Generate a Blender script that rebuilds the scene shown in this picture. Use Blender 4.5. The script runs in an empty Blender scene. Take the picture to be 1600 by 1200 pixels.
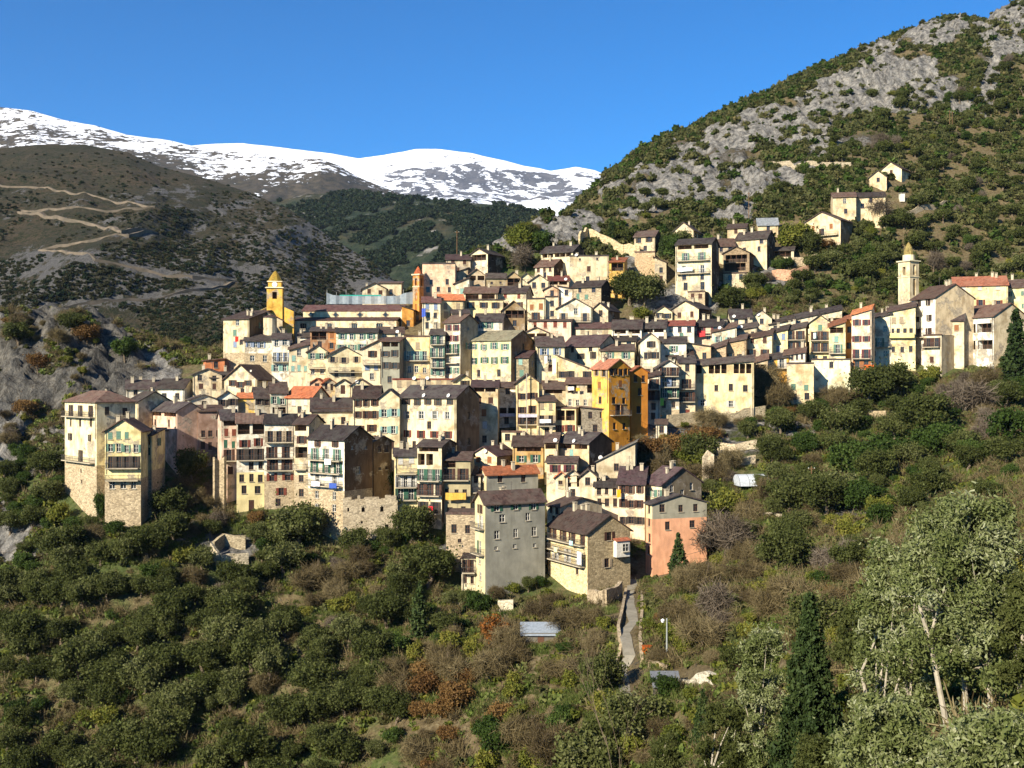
import bpy, math, random
import numpy as np
from mathutils import Vector
from mathutils.bvhtree import BVHTree

SC = bpy.context.scene
F = 1716.0            # focal length in photograph pixels (1600 wide)
HAZE = 2.2e-5

# ---------------------------------------------------------------- camera, sky, sun, exposure
cam = bpy.data.cameras.new("camera")
cam.sensor_width = 36.0
cam.lens = F * 36.0 / 1600.0
cam.clip_start = 0.5
cam.clip_end = 30000.0
cob = bpy.data.objects.new("camera", cam)
SC.collection.objects.link(cob)
cob.location = (0, 0, 0)
cob.rotation_euler = (math.radians(90), 0, 0)
SC.camera = cob

SUN_AZ = math.radians(40)      # to the left of straight behind the camera
SUN_EL = math.radians(28)
sun_dir = Vector((-math.sin(SUN_AZ) * math.cos(SUN_EL), -math.cos(SUN_AZ) * math.cos(SUN_EL), math.sin(SUN_EL)))
sl = bpy.data.lights.new("sun", 'SUN')
sl.energy = 5.0
sl.angle = math.radians(0.53)
sl.color = (1.0, 0.91, 0.75)
so = bpy.data.objects.new("sun", sl)
SC.collection.objects.link(so)
so.rotation_euler = sun_dir.to_track_quat('Z', 'Y').to_euler()

W = bpy.data.worlds.new("World")
SC.world = W
W.use_nodes = True
nt = W.node_tree
nt.nodes.clear()
wo = nt.nodes.new('ShaderNodeOutputWorld')
bg = nt.nodes.new('ShaderNodeBackground')
sky = nt.nodes.new('ShaderNodeTexSky')
sky.sky_type = 'NISHITA'
sky.sun_disc = False
sky.sun_elevation = SUN_EL
sky.sun_rotation = math.radians(180) + SUN_AZ
sky.altitude = 2500
sky.air_density = 0.85
sky.dust_density = 0.0
sky.ozone_density = 3.0
hs = nt.nodes.new('ShaderNodeHueSaturation')
hs.inputs['Saturation'].default_value = 1.9
hs.inputs['Value'].default_value = 0.80
hs.inputs['Hue'].default_value = 0.502
nt.links.new(sky.outputs[0], hs.inputs['Color'])
nt.links.new(hs.outputs[0], bg.inputs[0])
bg.inputs[1].default_value = 0.115
nt.links.new(bg.outputs[0], wo.inputs[0])

SC.view_settings.view_transform = 'Standard'
SC.view_settings.look = 'None'
SC.view_settings.exposure = 1.0
SC.view_settings.gamma = 1.0
SC.render.engine = 'CYCLES'
SC.cycles.max_bounces = 5
SC.cycles.diffuse_bounces = 3
SC.cycles.glossy_bounces = 1
SC.cycles.transmission_bounces = 2
SC.cycles.transparent_max_bounces = 6

# ---------------------------------------------------------------- helpers
COL = SC.collection
rnd = random.Random(7)

def pix(px, py, Y):
    """photograph pixel + distance -> point in the place"""
    return Vector(((px - 800) / F * Y, Y, (600 - py) / F * Y))

def tag(o, label=None, cat=None, group=None, kind=None):
    if label: o['label'] = label
    if cat: o['category'] = cat
    if group: o['group'] = group
    if kind: o['kind'] = kind
    return o

def lin(h):
    h = h.lstrip('#')
    r = []
    for i in (0, 2, 4):
        c = int(h[i:i + 2], 16) / 255.0
        r.append(c / 12.92 if c <= 0.04045 else ((c + 0.055) / 1.055) ** 2.4)
    return (r[0], r[1], r[2], 1.0)

def empty(name, loc, rz=0.0):
    o = bpy.data.objects.new(name, None)
    o.empty_display_size = 0.5
    COL.objects.link(o)
    o.location = loc
    o.rotation_euler = (0, 0, rz)
    return o

class MB:
    def __init__(self):
        self.v = []; self.f = []; self.m = []
    def face(self, pts, mi=0):
        n = len(self.v)
        self.v.extend([tuple(p) for p in pts])
        self.f.append(tuple(range(n, n + len(pts))))
        self.m.append(mi)
    def box(self, x0, x1, y0, y1, z0, z1, mi=0):
        n = len(self.v)
        self.v.extend([(x0, y0, z0), (x1, y0, z0), (x1, y1, z0), (x0, y1, z0), (x0, y0, z1), (x1, y0, z1), (x1, y1, z1), (x0, y1, z1)])
        for q in ((0, 1, 5, 4), (1, 2, 6, 5), (2, 3, 7, 6), (3, 0, 4, 7), (4, 5, 6, 7), (3, 2, 1, 0)):
            self.f.append(tuple(n + i for i in q)); self.m.append(mi)
    def slab(self, a, b, c, d, t, mi=0):
        """quad a b c d thickened downwards by t"""
        n = len(self.v)
        top = [Vector(p) for p in (a, b, c, d)]
        self.v.extend([tuple(p) for p in top]); self.v.extend([(p.x, p.y, p.z - t) for p in top])
        for q in ((0, 1, 2, 3), (7, 6, 5, 4), (0, 4, 5, 1), (1, 5, 6, 2), (2, 6, 7, 3), (3, 7, 4, 0)):
            self.f.append(tuple(n + i for i in q)); self.m.append(mi)
    def tube(self, pts, rad, seg=6, mi=0, cap=True):
        pts = [Vector(p) for p in pts]
        if not hasattr(rad, '__len__'): rad = [rad] * len(pts)
        rings = []
        for i, p in enumerate(pts):
            d = (pts[min(i + 1, len(pts) - 1)] - pts[max(i - 1, 0)])
            if d.length < 1e-6: d = Vector((0, 0, 1))
            d.normalize()
            up = Vector((0, 0, 1)) if abs(d.z) < 0.9 else Vector((1, 0, 0))
            a = d.cross(up).normalized(); b = d.cross(a)
            n = len(self.v)
            for k in range(seg):
                t = 2 * math.pi * k / seg
                self.v.append(tuple(p + (a * math.cos(t) + b * math.sin(t)) * rad[i]))
            rings.append(n)
        for i in range(len(rings) - 1):
            for k in range(seg):
                k2 = (k + 1) % seg
                self.f.append((rings[i] + k, rings[i] + k2, rings[i + 1] + k2, rings[i + 1] + k)); self.m.append(mi)
        if cap:
            self.f.append(tuple(rings[-1] + k for k in range(seg))); self.m.append(mi)
            self.f.append(tuple(rings[0] + k for k in reversed(range(seg)))); self.m.append(mi)
    def mesh(self, name, mats):
        me = bpy.data.meshes.new(name)
        me.from_pydata(self.v, [], self.f)
        for m in (mats if isinstance(mats, (list, tuple)) else [mats]): me.materials.append(m)
        me.polygons.foreach_set('material_index', self.m)
        me.update()
        return me
    def build(self, name, mats, parent=None):
        o = bpy.data.objects.new(name, self.mesh(name, mats))
        COL.objects.link(o)
        if parent is not None: o.parent = parent
        return o

def inst(name, me, parent=None, loc=None, rz=0.0, sc=None):
    o = bpy.data.objects.new(name, me)
    COL.objects.link(o)
    if parent is not None: o.parent = parent
    if loc is not None: o.location = loc
    if rz: o.rotation_euler = (0, 0, rz)
    if sc is not None: o.scale = sc
    return o

def mesh_np(name, V, Q, mat, smooth=False, attrs=None):
    """numpy verts (N,3) and quads (M,4) -> mesh"""
    me = bpy.data.meshes.new(name)
    V = np.asarray(V, dtype=np.float32); Q = np.asarray(Q, dtype=np.int32)
    k = Q.shape[1]
    me.vertices.add(len(V)); me.vertices.foreach_set('co', V.ravel())
    me.loops.add(Q.size); me.loops.foreach_set('vertex_index', Q.ravel())
    me.polygons.add(len(Q))
    me.polygons.foreach_set('loop_start', np.arange(0, Q.size, k, dtype=np.int32))
    me.polygons.foreach_set('loop_total', np.full(len(Q), k, dtype=np.int32))
    if smooth: me.polygons.foreach_set('use_smooth', np.ones(len(Q), dtype=bool))
    me.update(calc_edges=True)
    if attrs:
        for n, a in attrs.items():
            at = me.attributes.new(n, 'FLOAT', 'POINT')
            at.data.foreach_set('value', np.asarray(a, dtype=np.float32).ravel())
    if mat: me.materials.append(mat)
    return me

# ---- value noise
def _hash(ix, iy, seed):
    h = (ix * 374761393 + iy * 668265263 + seed * 974634777) & 0x7fffffff
    h = ((h ^ (h >> 13)) * 1274126177) & 0x7fffffff
    h = h ^ (h >> 16)
    return (h & 0xffff) / 65535.0
def vnoise(x, y, seed=0):
    xi = np.floor(x).astype(np.int64); yi = np.floor(y).astype(np.int64)
    fx = x - xi; fy = y - yi
    fx = fx * fx * (3 - 2 * fx); fy = fy * fy * (3 - 2 * fy)
    a = _hash(xi, yi, seed); b = _hash(xi + 1, yi, seed); c = _hash(xi, yi + 1, seed); d = _hash(xi + 1, yi + 1, seed)
    return (a * (1 - fx) + b * fx) * (1 - fy) + (c * (1 - fx) + d * fx) * fy
def fbm(x, y, oct=4, seed=0, ridged=False):
    x = np.asarray(x, dtype=float); y = np.asarray(y, dtype=float)
    s = np.zeros(np.broadcast(x, y).shape); a = 1.0; t = 0.0
    for o in range(oct):
        n = vnoise(x * 2 ** o + 17.3 * o, y * 2 ** o + 5.1 * o, seed + o)
        if ridged: n = 1 - np.abs(2 * n - 1)
        s += a * n; t += a; a *= 0.5
    return s / t
def sstep(a, b, x):
    t = np.clip((x - a) / (b - a), 0, 1)
    return t * t * (3 - 2 * t)

# ---------------------------------------------------------------- materials
def newmat(name):
    m = bpy.data.materials.new(name); m.use_nodes = True
    n = m.node_tree; n.nodes.clear()
    o = n.nodes.new('ShaderNodeOutputMaterial'); p = n.nodes.new('ShaderNodeBsdfPrincipled')
    n.links.new(p.outputs[0], o.inputs[0])
    p.inputs['Roughness'].default_value = 0.9
    p.inputs['Specular IOR Level'].default_value = 0.2
    return m, n, p
def N(n, t, **kw):
    x = n.nodes.new(t)
    for k, v in kw.items():
        if k in x.inputs: x.inputs[k].default_value = v
        else: setattr(x, k, v)
    return x
def ramp(n, src, stops):
    r = n.nodes.new('ShaderNodeValToRGB')
    while len(r.color_ramp.elements) > 1: r.color_ramp.elements.remove(r.color_ramp.elements[-1])
    for i, (p, c) in enumerate(stops):
        e = r.color_ramp.elements[0] if i == 0 else r.color_ramp.elements.new(p)
        e.position = p; e.color = c if len(c) == 4 else (c[0], c[1], c[2], 1)
    n.links.new(src, r.inputs[0]); return r.outputs[0]
def mix(n, fac, a, b, mode='MIX'):
    m = n.nodes.new('ShaderNodeMix'); m.data_type = 'RGBA'; m.blend_type = mode
    if hasattr(fac, 'is_linked'): n.links.new(fac, m.inputs[0])
    else: m.inputs[0].default_value = fac
    for s, i in ((a, 6), (b, 7)):
        if hasattr(s, 'is_linked'): n.links.new(s, m.inputs[i])
        else: m.inputs[i].default_value = s
    return m.outputs[2]
def mth(n, op, a, b=None):
    m = n.nodes.new('ShaderNodeMath'); m.operation = op
    for i, s in enumerate((a, b)):
        if s is None: continue
        if hasattr(s, 'is_linked'): n.links.new(s, m.inputs[i])
        else: m.inputs[i].default_value = s
    return m.outputs[0]
def coords(n, kind='Object', scale=(1, 1, 1)):
    t = n.nodes.new('ShaderNodeTexCoord'); mp = n.nodes.new('ShaderNodeMapping')
    mp.inputs['Scale'].default_value = scale
    n.links.new(t.outputs[kind], mp.inputs[0]); return mp.outputs[0]
def noise(n, vec, scale, detail=3, rough=0.6):
    t = n.nodes.new('ShaderNodeTexNoise'); t.inputs['Scale'].default_value = scale
    t.inputs['Detail'].default_value = detail; t.inputs['Roughness'].default_value = rough
    n.links.new(vec, t.inputs['Vector']); return t.outputs[0]
def bump(n, p, h, strength=0.5, dist=0.1):
    b = n.nodes.new('ShaderNodeBump'); b.inputs['Strength'].default_value = strength; b.inputs['Distance'].default_value = dist
    n.links.new(h, b.inputs['Height']); n.links.new(b.outputs[0], p.inputs['Normal'])

_mc = {}
def plain(name, hexc, rough=0.8, metal=0.0):
    k = ('p', hexc, rough, metal)
    if k in _mc: return _mc[k]
    m, n, p = newmat(name)
    c = lin(hexc)
    nz = noise(n, coords(n), 3.0, 4)
    cc = ramp(n, nz, [(0.3, [x * 0.75 for x in c[:3]]), (0.7, [min(1, x * 1.15) for x in c[:3]])])
    n.links.new(cc, p.inputs['Base Color'])
    p.inputs['Roughness'].default_value = rough; p.inputs['Metallic'].default_value = metal
    _mc[k] = m; return m

def wallmat(hexc, kind='plaster'):
    k = ('w', hexc, kind)
    if k in _mc: return _mc[k]
    m, n, p = newmat(kind + '_wall')
    c = lin(hexc)
    if kind == 'plaster' and sum(c[:3]) > .75 and c[2] > .12: c = tuple(c[i] * .70 + (.82, .75, .57)[i] * .30 for i in range(3)) + (1,)
    if kind == 'stone': c = tuple(min(.7, c[i] * 1.12) for i in range(3)) + (1,)
    oi = n.nodes.new('ShaderNodeObjectInfo')
    v = coords(n)
    va = n.nodes.new('ShaderNodeVectorMath'); va.operation = 'ADD'
    cmb = n.nodes.new('ShaderNodeCombineXYZ')
    r100 = mth(n, 'MULTIPLY', oi.outputs['Random'], 90.0)
    n.links.new(r100, cmb.inputs[0]); n.links.new(r100, cmb.inputs[1])
    n.links.new(v, va.inputs[0]); n.links.new(cmb.outputs[0], va.inputs[1])
    v = va.outputs[0]
    mp = n.nodes.new('ShaderNodeMapping'); mp.inputs['Scale'].default_value = (1, 1, 0.22)
    n.links.new(v, mp.inputs[0])
    streak = noise(n, mp.outputs[0], 1.1, 5, 0.65)
    blot = noise(n, v, 0.45, 5, 0.6)
    if kind == 'plaster':
        dark = [c[0] * 0.50, c[1] * 0.45, c[2] * 0.38]
        c1 = ramp(n, blot, [(0.32, dark), (0.52, c[:3]), (0.75, [min(.8, x * 1.08) for x in c[:3]])])
        f2 = ramp(n, streak, [(0.46, (0, 0, 0)), (0.66, (0.65, 0.65, 0.65))])
        c2 = mix(n, f2, c1, (c[0] * 0.55, c[1] * 0.5, c[2] * 0.45, 1))
        # plaster fallen off: patches of rubble stone
        vo = n.nodes.new('ShaderNodeTexVoronoi'); vo.inputs['Scale'].default_value = 3.2
        n.links.new(v, vo.inputs['Vector'])
        st = ramp(n, vo.outputs['Color'], [(0.1, (0.20, 0.165, 0.12)), (0.9, (0.42, 0.35, 0.25))])
        f3 = ramp(n, noise(n, v, 0.28, 4, 0.7), [(0.55, (0, 0, 0)), (0.60, (0.85, 0.85, 0.85))])
        c3 = mix(n, f3, c2, st)
        n.links.new(c3, p.inputs['Base Color'])
        bump(n, p, noise(n, v, 5, 4), 0.35, 0.08)
    elif kind == 'cement':
        c1 = ramp(n, blot, [(0.3, [x * .72 for x in c[:3]]), (0.7, [x * 1.12 for x in c[:3]])])
        f2 = ramp(n, streak, [(0.45, (0, 0, 0)), (0.75, (0.6, 0.6, 0.6))])
        n.links.new(mix(n, f2, c1, (c[0] * .55, c[1] * .55, c[2] * .5, 1)), p.inputs['Base Color'])
        bump(n, p, noise(n, v, 5, 4), 0.3, 0.06)
    else:
        vo = n.nodes.new('ShaderNodeTexVoronoi'); vo.inputs['Scale'].default_value = 2.6
        mp2 = n.nodes.new('ShaderNodeMapping'); mp2.inputs['Scale'].default_value = (1, 1, 1.6)
        n.links.new(v, mp2.inputs[0]); n.links.new(mp2.outputs[0], vo.inputs['Vector'])
        ve = n.nodes.new('ShaderNodeTexVoronoi'); ve.feature = 'DISTANCE_TO_EDGE'; ve.inputs['Scale'].default_value = 2.6
        n.links.new(mp2.outputs[0], ve.inputs['Vector'])
        st = ramp(n, vo.outputs['Color'], [(0.05, [x * .5 for x in c[:3]]), (0.5, c[:3]), (0.95, [min(.8, x * 1.35) for x in c[:3]])])
        e = ramp(n, ve.outputs['Distance'], [(0.0, (1, 1, 1)), (0.09, (0, 0, 0))])
        c1 = mix(n, mth(n, 'MULTIPLY', e, 0.6), st, (c[0] * .4, c[1] * .37, c[2] * .33, 1))
        f2 = ramp(n, blot, [(0.42, (0, 0, 0)), (0.68, (0.5, 0.5, 0.5))])
        n.links.new(mix(n, f2, c1, (c[0] * .6, c[1] * .56, c[2] * .5, 1)), p.inputs['Base Color'])
        bump(n, p, ve.outputs['Distance'], 0.8, 0.12)
    _mc[k] = m; return m

def roofmat(hexc):
    k = ('r', hexc)
    if k in _mc: return _mc[k]
    m, n, p = newmat('roof_tiles')
    c = lin(hexc)
    oi = n.nodes.new('ShaderNodeObjectInfo')
    v = coords(n)
    vo = n.nodes.new('ShaderNodeTexVoronoi'); vo.inputs['Scale'].default_value = 2.4
    n.links.new(v, vo.inputs['Vector'])
    t = ramp(n, vo.outputs['Color'], [(0.05, [x * .55 for x in c[:3]]), (0.5, c[:3]), (1, [min(1, x * 1.7) for x in c[:3]])])
    bl = ramp(n, noise(n, v, 0.6, 5, .7), [(0.42, (0, 0, 0)), (0.62, (.9, .9, .9))])
    c2 = mix(n, bl, t, (c[0] * 1.0 + .03, c[1] * 1.05 + .032, c[2] * 1.0 + .026, 1))
    h = n.nodes.new('ShaderNodeHueSaturation')
    n.links.new(c2, h.inputs['Color'])
    n.links.new(mth(n, 'ADD', mth(n, 'MULTIPLY', oi.outputs['Random'], 0.7), 0.65), h.inputs['Value'])
    n.links.new(h.outputs[0], p.inputs['Base Color'])
    wv = n.nodes.new('ShaderNodeTexWave'); wv.inputs['Scale'].default_value = 1.3; wv.inputs['Distortion'].default_value = 1.0
    n.links.new(v, wv.inputs['Vector'])
    bump(n, p, wv.outputs['Fac'], 0.6, 0.12)
    p.inputs['Roughness'].default_value = 0.85
    _mc[k] = m; return m

def leafmat(name, stops, trans=0.35, ow=0.4):
    m, n, p = newmat(name)
    oi = n.nodes.new('ShaderNodeObjectInfo')
    at = n.nodes.new('ShaderNodeAttribute'); at.attribute_name = 'leafvar'
    s = mth(n, 'ADD', mth(n, 'MULTIPLY', at.outputs['Fac'], 1 - ow), mth(n, 'MULTIPLY', oi.outputs['Random'], ow))
    c = ramp(n, s, stops)
    n.links.new(c, p.inputs['Base Color'])
    p.inputs['Roughness'].default_value = 0.6
    p.inputs['Specular IOR Level'].default_value = 0.08
    tr = n.nodes.new('ShaderNodeBsdfTranslucent'); n.links.new(c, tr.inputs[0])
    ms = n.nodes.new('ShaderNodeMixShader'); ms.inputs[0].default_value = trans
    n.links.new(p.outputs[0], ms.inputs[1]); n.links.new(tr.outputs[0], ms.inputs[2])
    out = [x for x in n.nodes if x.type == 'OUTPUT_MATERIAL'][0]
    n.links.new(ms.outputs[0], out.inputs[0])
    return m

# ---- ground: grass / earth / rock mixed by what grows there (vertex attributes) and by steepness
def groundmat():
    m, n, p = newmat('hillside_ground')
    v = coords(n)
    a = lambda nm: (lambda x: (setattr(x, 'attribute_name', nm), x.outputs['Fac'])[1])(n.nodes.new('ShaderNodeAttribute'))
    rock = a('rock'); dry = a('dry')
    n1 = noise(n, v, 0.22, 6, 0.65); n2 = noise(n, v, 1.3, 5, 0.7)
    grass = ramp(n, n2, [(0.3, (0.028, 0.036, 0.010)), (0.5, (0.055, 0.074, 0.018)), (0.7, (0.10, 0.105, 0.036))])
    earth = ramp(n, n2, [(0.3, (0.055, 0.040, 0.020)), (0.5, (0.11, 0.082, 0.040)), (0.72, (0.19, 0.155, 0.085))])
    f = ramp(n, mth(n, 'ADD', mth(n, 'MULTIPLY', n1, 0.9), mth(n, 'MULTIPLY', dry, 0.35)), [(0.42, (0, 0, 0)), (0.64, (1, 1, 1))])
    c = mix(n, f, grass, earth)
    # rock
    mp = n.nodes.new('ShaderNodeMapping'); mp.inputs['Scale'].default_value = (1, 1, 0.45); n.links.new(v, mp.inputs[0])
    r1 = noise(n, mp.outputs[0], 0.5, 8, 0.72)
    rc = ramp(n, r1, [(0.33, (0.035, 0.034, 0.032)), (0.43, (0.12, 0.115, 0.105)), (0.55, (0.235, 0.22, 0.195)), (0.7, (0.38, 0.345, 0.29))])
    geo = n.nodes.new('ShaderNodeNewGeometry'); sx = n.nodes.new('ShaderNodeSeparateXYZ'); n.links.new(geo.outputs['Normal'], sx.inputs[0])
    steep = ramp(n, sx.outputs[2], [(0.40, (1, 1, 1)), (0.60, (0, 0, 0))])
    rf = mth(n, 'ADD', rock, mth(n, 'MULTIPLY', steep, 0.22))
    rf2 = ramp(n, mth(n, 'ADD', rf, mth(n, 'MULTIPLY', n2, 0.5)), [(0.55, (0, 0, 0)), (0.66, (1, 1, 1))])
    cv = n.nodes.new('ShaderNodeTexVoronoi'); cv.feature = 'DISTANCE_TO_EDGE'; cv.inputs['Scale'].default_value = 0.38; cw = n.nodes.new('ShaderNodeVectorMath'); cw.operation = 'ADD'; n.links.new(mp.outputs[0], cw.inputs[0]); cn = n.nodes.new('ShaderNodeTexNoise'); cn.inputs['Scale'].default_value = .4; cn.inputs['Detail'].default_value = 5; n.links.new(v, cn.inputs['Vector']); cm_ = n.nodes.new('ShaderNodeVectorMath'); cm_.operation = 'SCALE'; cm_.inputs['Scale'].default_value = 5.0; n.links.new(cn.outputs['Color'], cm_.inputs[0]); n.links.new(cm_.outputs[0], cw.inputs[1]); n.links.new(cw.outputs[0], cv.inputs['Vector'])
    crk = ramp(n, cv.outputs['Distance'], [(0, (.55, .52, .48)), (.09, (1, 1, 1))])
    rc = mix(n, 1.0, rc, crk, 'MULTIPLY')
    rc = mix(n, mth(n, 'MULTIPLY', ramp(n, dry, [(.8, (0, 0, 0)), (1, (1, 1, 1))]), 0.72), rc, mix(n, 1.0, rc, (.30, .29, .26, 1), 'MULTIPLY'))  # shade of the left crag painted into the rock where dry is highest
    n.links.new(mix(n, rf2, c, rc), p.inputs['Base Color'])
    hh = mth(n, 'ADD', mth(n, 'MULTIPLY', n2, 0.5), mth(n, 'MULTIPLY', mth(n, 'MULTIPLY', r1, rf2), 2.5))
    bump(n, p, hh, 0.9, 0.6)
    return m
GROUND = groundmat()

# ---- air between here and the far mountains
_hz = bpy.data.materials.new('haze'); _hz.use_nodes = True; _hn = _hz.node_tree; _hn.nodes.clear()
_ho = _hn.nodes.new('ShaderNodeOutputMaterial'); _hv = _hn.nodes.new('ShaderNodeVolumePrincipled')
_hv.inputs['Color'].default_value = (0.62, 0.76, 1.0, 1); _hv.inputs['Density'].default_value = HAZE; _hv.inputs['Anisotropy'].default_value = 0.0
_hn.links.new(_hv.outputs[0], _ho.inputs['Volume'])
if HAZE > 0:
    _b = MB(); _b.box(-5200, 5200, -200, 10500, -420, 2100); tag(_b.build('haze', _hz), kind='stuff')

# ---------------------------------------------------------------- near hillside: one height field through surveyed points
CP = [  # px, py, distance
 (-250,1250,150),(0,1250,150),(200,1250,146),(400,1250,142),(600,1250,134),(800,1250,124),(950,1250,112),(1100,1250,92),(1250,1250,64),(1400,1250,42),(1550,1250,33),(1800,1250,27),
 (-200,1000,182),(50,1000,180),(300,1000,176),(500,1000,172),(700,1000,164),(850,1000,155),(985,1000,143),(1120,1000,130),(1250,1000,112),(1400,1000,88),(1520,1000,70),(1700,1000,55),
 (985,1100,122),(1505,1125,50),(1300,1120,76),(1650,1120,42),
 (1350,900,124),(1550,900,105),(1200,900,150),(1700,850,110),
 (50,880,198),(200,850,200),(350,860,200),(480,870,198),(600,880,193),(740,925,184),(850,915,183),(985,900,184),(1060,890,188),(1130,850,194),
 (100,790,206),(165,812,198),(215,806,196),(380,805,206),(500,830,203),(300,760,214),(620,800,205),
 (1250,800,185),(1400,800,168),(1550,750,160),(1750,700,160),
 (1000,700,222),(1060,670,236),(1140,660,240),(1250,628,248),(1350,605,252),(1480,578,256),(1600,560,262),(1800,520,275),
 (1150,740,214),(1250,710,216),(1400,690,215),(1550,650,222),(1350,640,238),
 (330,660,235),(200,640,246),(60,640,250),(-60,620,252),(-60,700,238),(60,730,226),
 (50,560,266),(-60,500,276),(60,482,282),(150,500,280),(230,560,272),(-250,480,285),
 (380,590,255),(450,570,258),(520,560,262),(500,525,276),(620,500,282),(640,470,292),(700,520,270),
 (700,600,246),(850,640,238),(930,690,226),(800,560,256),(900,560,258),(1000,560,254),(500,650,236),(600,690,226),(750,735,216),(850,770,208),(950,780,206),
 (700,440,296),(640,452,298),(770,425,300),(850,415,302),(920,420,300),(960,440,296),(800,480,284),(900,500,278),(1000,520,272),(1100,520,270),(1200,530,272),(1300,510,278),
 (760,395,306),(830,372,312),(880,352,322),(940,370,320),
 (1010,395,306),(1080,375,314),(1090,455,292),(1180,440,298),(1200,404,306),(1240,400,310),(1300,375,316),(1340,340,326),(1390,282,348),(1440,300,345),(1150,360,322),(1500,440,300),(1600,470,296),(1400,420,304),
 (960,300,372),(1050,300,362),(1150,300,352),(1250,290,352),(1400,220,385),(1500,250,372),(1600,260,368),(1800,250,375),
 (1000,250,410),(1100,220,410),(1200,200,410),(1300,160,425),(1500,120,440),(1600,150,425),(1800,120,430),
]
SK = [(850,335,335),(905,302,400),(935,276,440),(1000,232,470),(1100,185,490),(1200,138,505),(1300,92,520),(1400,48,535),(1450,28,540),(1500,20,545),(1540,30,545),(1570,6,550),(1600,-12,555),(1800,-80,575)]
WP = [(0,0,-1.7),(-30,0,-3),(40,5,-1.2),(0,-60,8),(-60,-60,6),(90,-60,14),(0,25,-17),(-60,25,-26),(35,12,-6),(12,8,-4.5),(60,25,-9),(-30,60,-50),(-90,60,-52),(20,60,-34),(0,100,-56),(-70,105,-60),(90,60,-12),(130,90,-8),
 (200,60,30),(-200,120,-50),(-260,200,-20),(-260,270,22)]
for px, py, Y in SK[1:]:
    q = pix(px, py, Y)
    WP.append((q.x + 6, q.y + 60, q.z - 30))
for (x, y, z) in [(-220,330,-15),(-160,330,-18),(-100,330,-20),(-60,335,-15),(-30,345,0),(0,360,14),(-120,450,-80),(-20,450,-60),(-240,450,-60),(-200,600,-90),(0,600,-60)]:
    WP.append((x, y, z))
P = [tuple(pix(*c)) for c in CP + SK] + WP
P = np.array(P, dtype=float)
def rbf_fit(P, lam=6.0):
    X = P[:, :2] / 100.0; n = len(X)
    r2 = ((X[:, None] - X[None]) ** 2).sum(-1)
    K = np.where(r2 > 0, 0.5 * r2 * np.log(r2 + 1e-12), 0)
    K += np.eye(n) * lam * 1e-3
    Q = np.hstack([np.ones((n, 1)), X])
    A = np.block([[K, Q], [Q.T, np.zeros((3, 3))]])
    s = np.linalg.solve(A, np.concatenate([P[:, 2], np.zeros(3)]))
    return X, s
_RX, _RS = rbf_fit(P)
def rbf_eval(x, y):
    sh = np.shape(x); x = np.ravel(x) / 100.0; y = np.ravel(y) / 100.0
    out = np.zeros(len(x)); n = len(_RX)
    for i in range(0, len(x), 20000):
        a = x[i:i + 20000, None] - _RX[None, :, 0]; b = y[i:i + 20000, None] - _RX[None, :, 1]
        r2 = a * a + b * b
        out[i:i + 20000] = (0.5 * r2 * np.log(r2 + 1e-12)) @ _RS[:n] + _RS[n] + x[i:i + 20000] * _RS[n + 1] + y[i:i + 20000] * _RS[n + 2]
    return out.reshape(sh)

GX0, GX1, GY0, GY1 = -280.0, 420.0, -70.0, 680.0
cx = np.arange(GX0, GX1 + 1, 7.0); cy = np.arange(GY0, GY1 + 1, 7.0)
CG = rbf_eval(*np.meshgrid(cx, cy))
def bil(G, x, y):
    u = np.clip((x - GX0) / 7.0, 0, len(cx) - 1.001); v = np.clip((y - GY0) / 7.0, 0, len(cy) - 1.001)
    i = u.astype(int); j = v.astype(int); fu = u - i; fv = v - j
    return (G[j, i] * (1 - fu) + G[j, i + 1] * fu) * (1 - fv) + (G[j + 1, i] * (1 - fu) + G[j + 1, i + 1] * fu) * fv

# rock areas (photo px, py, half width, half height, strength, roughness m)
ROCKS = [(1380,125,45,48,1,9),(1448,108,28,30,1,7),(1470,45,48,26,.8,6),(1570,50,34,44,.9,8),(1310,150,50,32,.85,7),(1205,188,66,26,.85,6),(1125,215,36,26,.9,6),
 (1060,262,70,46,.62,6),(1010,300,34,40,.8,6),(1168,300,26,46,1,9),(1225,278,30,20,.8,5),(1340,215,40,30,.35,3),(1130,335,40,20,.5,4),(960,300,24,20,.5,3),(1260,120,60,30,.4,4),(1545,140,24,50,.6,6),(1100,265,50,40,.6,6),(1150,250,36,30,.6,6),(1270,215,40,30,.7,5),(1350,60,50,18,.7,5),(1480,150,30,24,.7,5),(1420,170,50,20,.6,4),(1280,180,44,16,.55,4),
 (880,362,58,36,.75,5),(780,400,30,16,.6,3),(1010,420,34,30,.6,2),(1060,470,80,24,.7,1.5),(1190,440,60,20,.6,1.5),
 (110,560,120,80,1,9),(235,600,36,24,.8,3),(-40,600,120,110,1,9),(60,690,90,40,.75,4),(10,820,50,50,.7,4),
 (1120,670,150,12,.6,1),(1150,700,120,18,.5,1.2),(330,860,80,25,.45,1.5),(290,960,60,30,.3,1),(1290,830,110,36,.5,2),(560,990,60,20,.35,1),(630,935,70,12,.5,1),(690,855,50,14,.6,1)]
DRY_SHADE = [(1100,950,160,160,1),(1300,900,220,130,.8),(560,950,110,90,.7),(760,1120,140,80,1),(900,1000,120,80,.5),(1480,1100,140,100,.9),(300,1050,300,140,.35),(1000,680,90,50,.8),(1050,300,200,150,.2),(300,780,60,50,.8),(700,600,400,150,1),(1400,1150,120,60,.7),(50,640,150,100,.8),(1250,230,520,230,.62),(90,570,170,110,1)]  # dry earth; the highest values also paint shade onto rock
def emask(px, py, lst):
    m = np.zeros(np.shape(px))
    for e in lst:
        d = ((px - e[0]) / e[2]) ** 2 + ((py - e[1]) / e[3]) ** 2
        m = np.maximum(m, e[4] * (1 - sstep(0.5, 1.5, d)))
    return m
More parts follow.
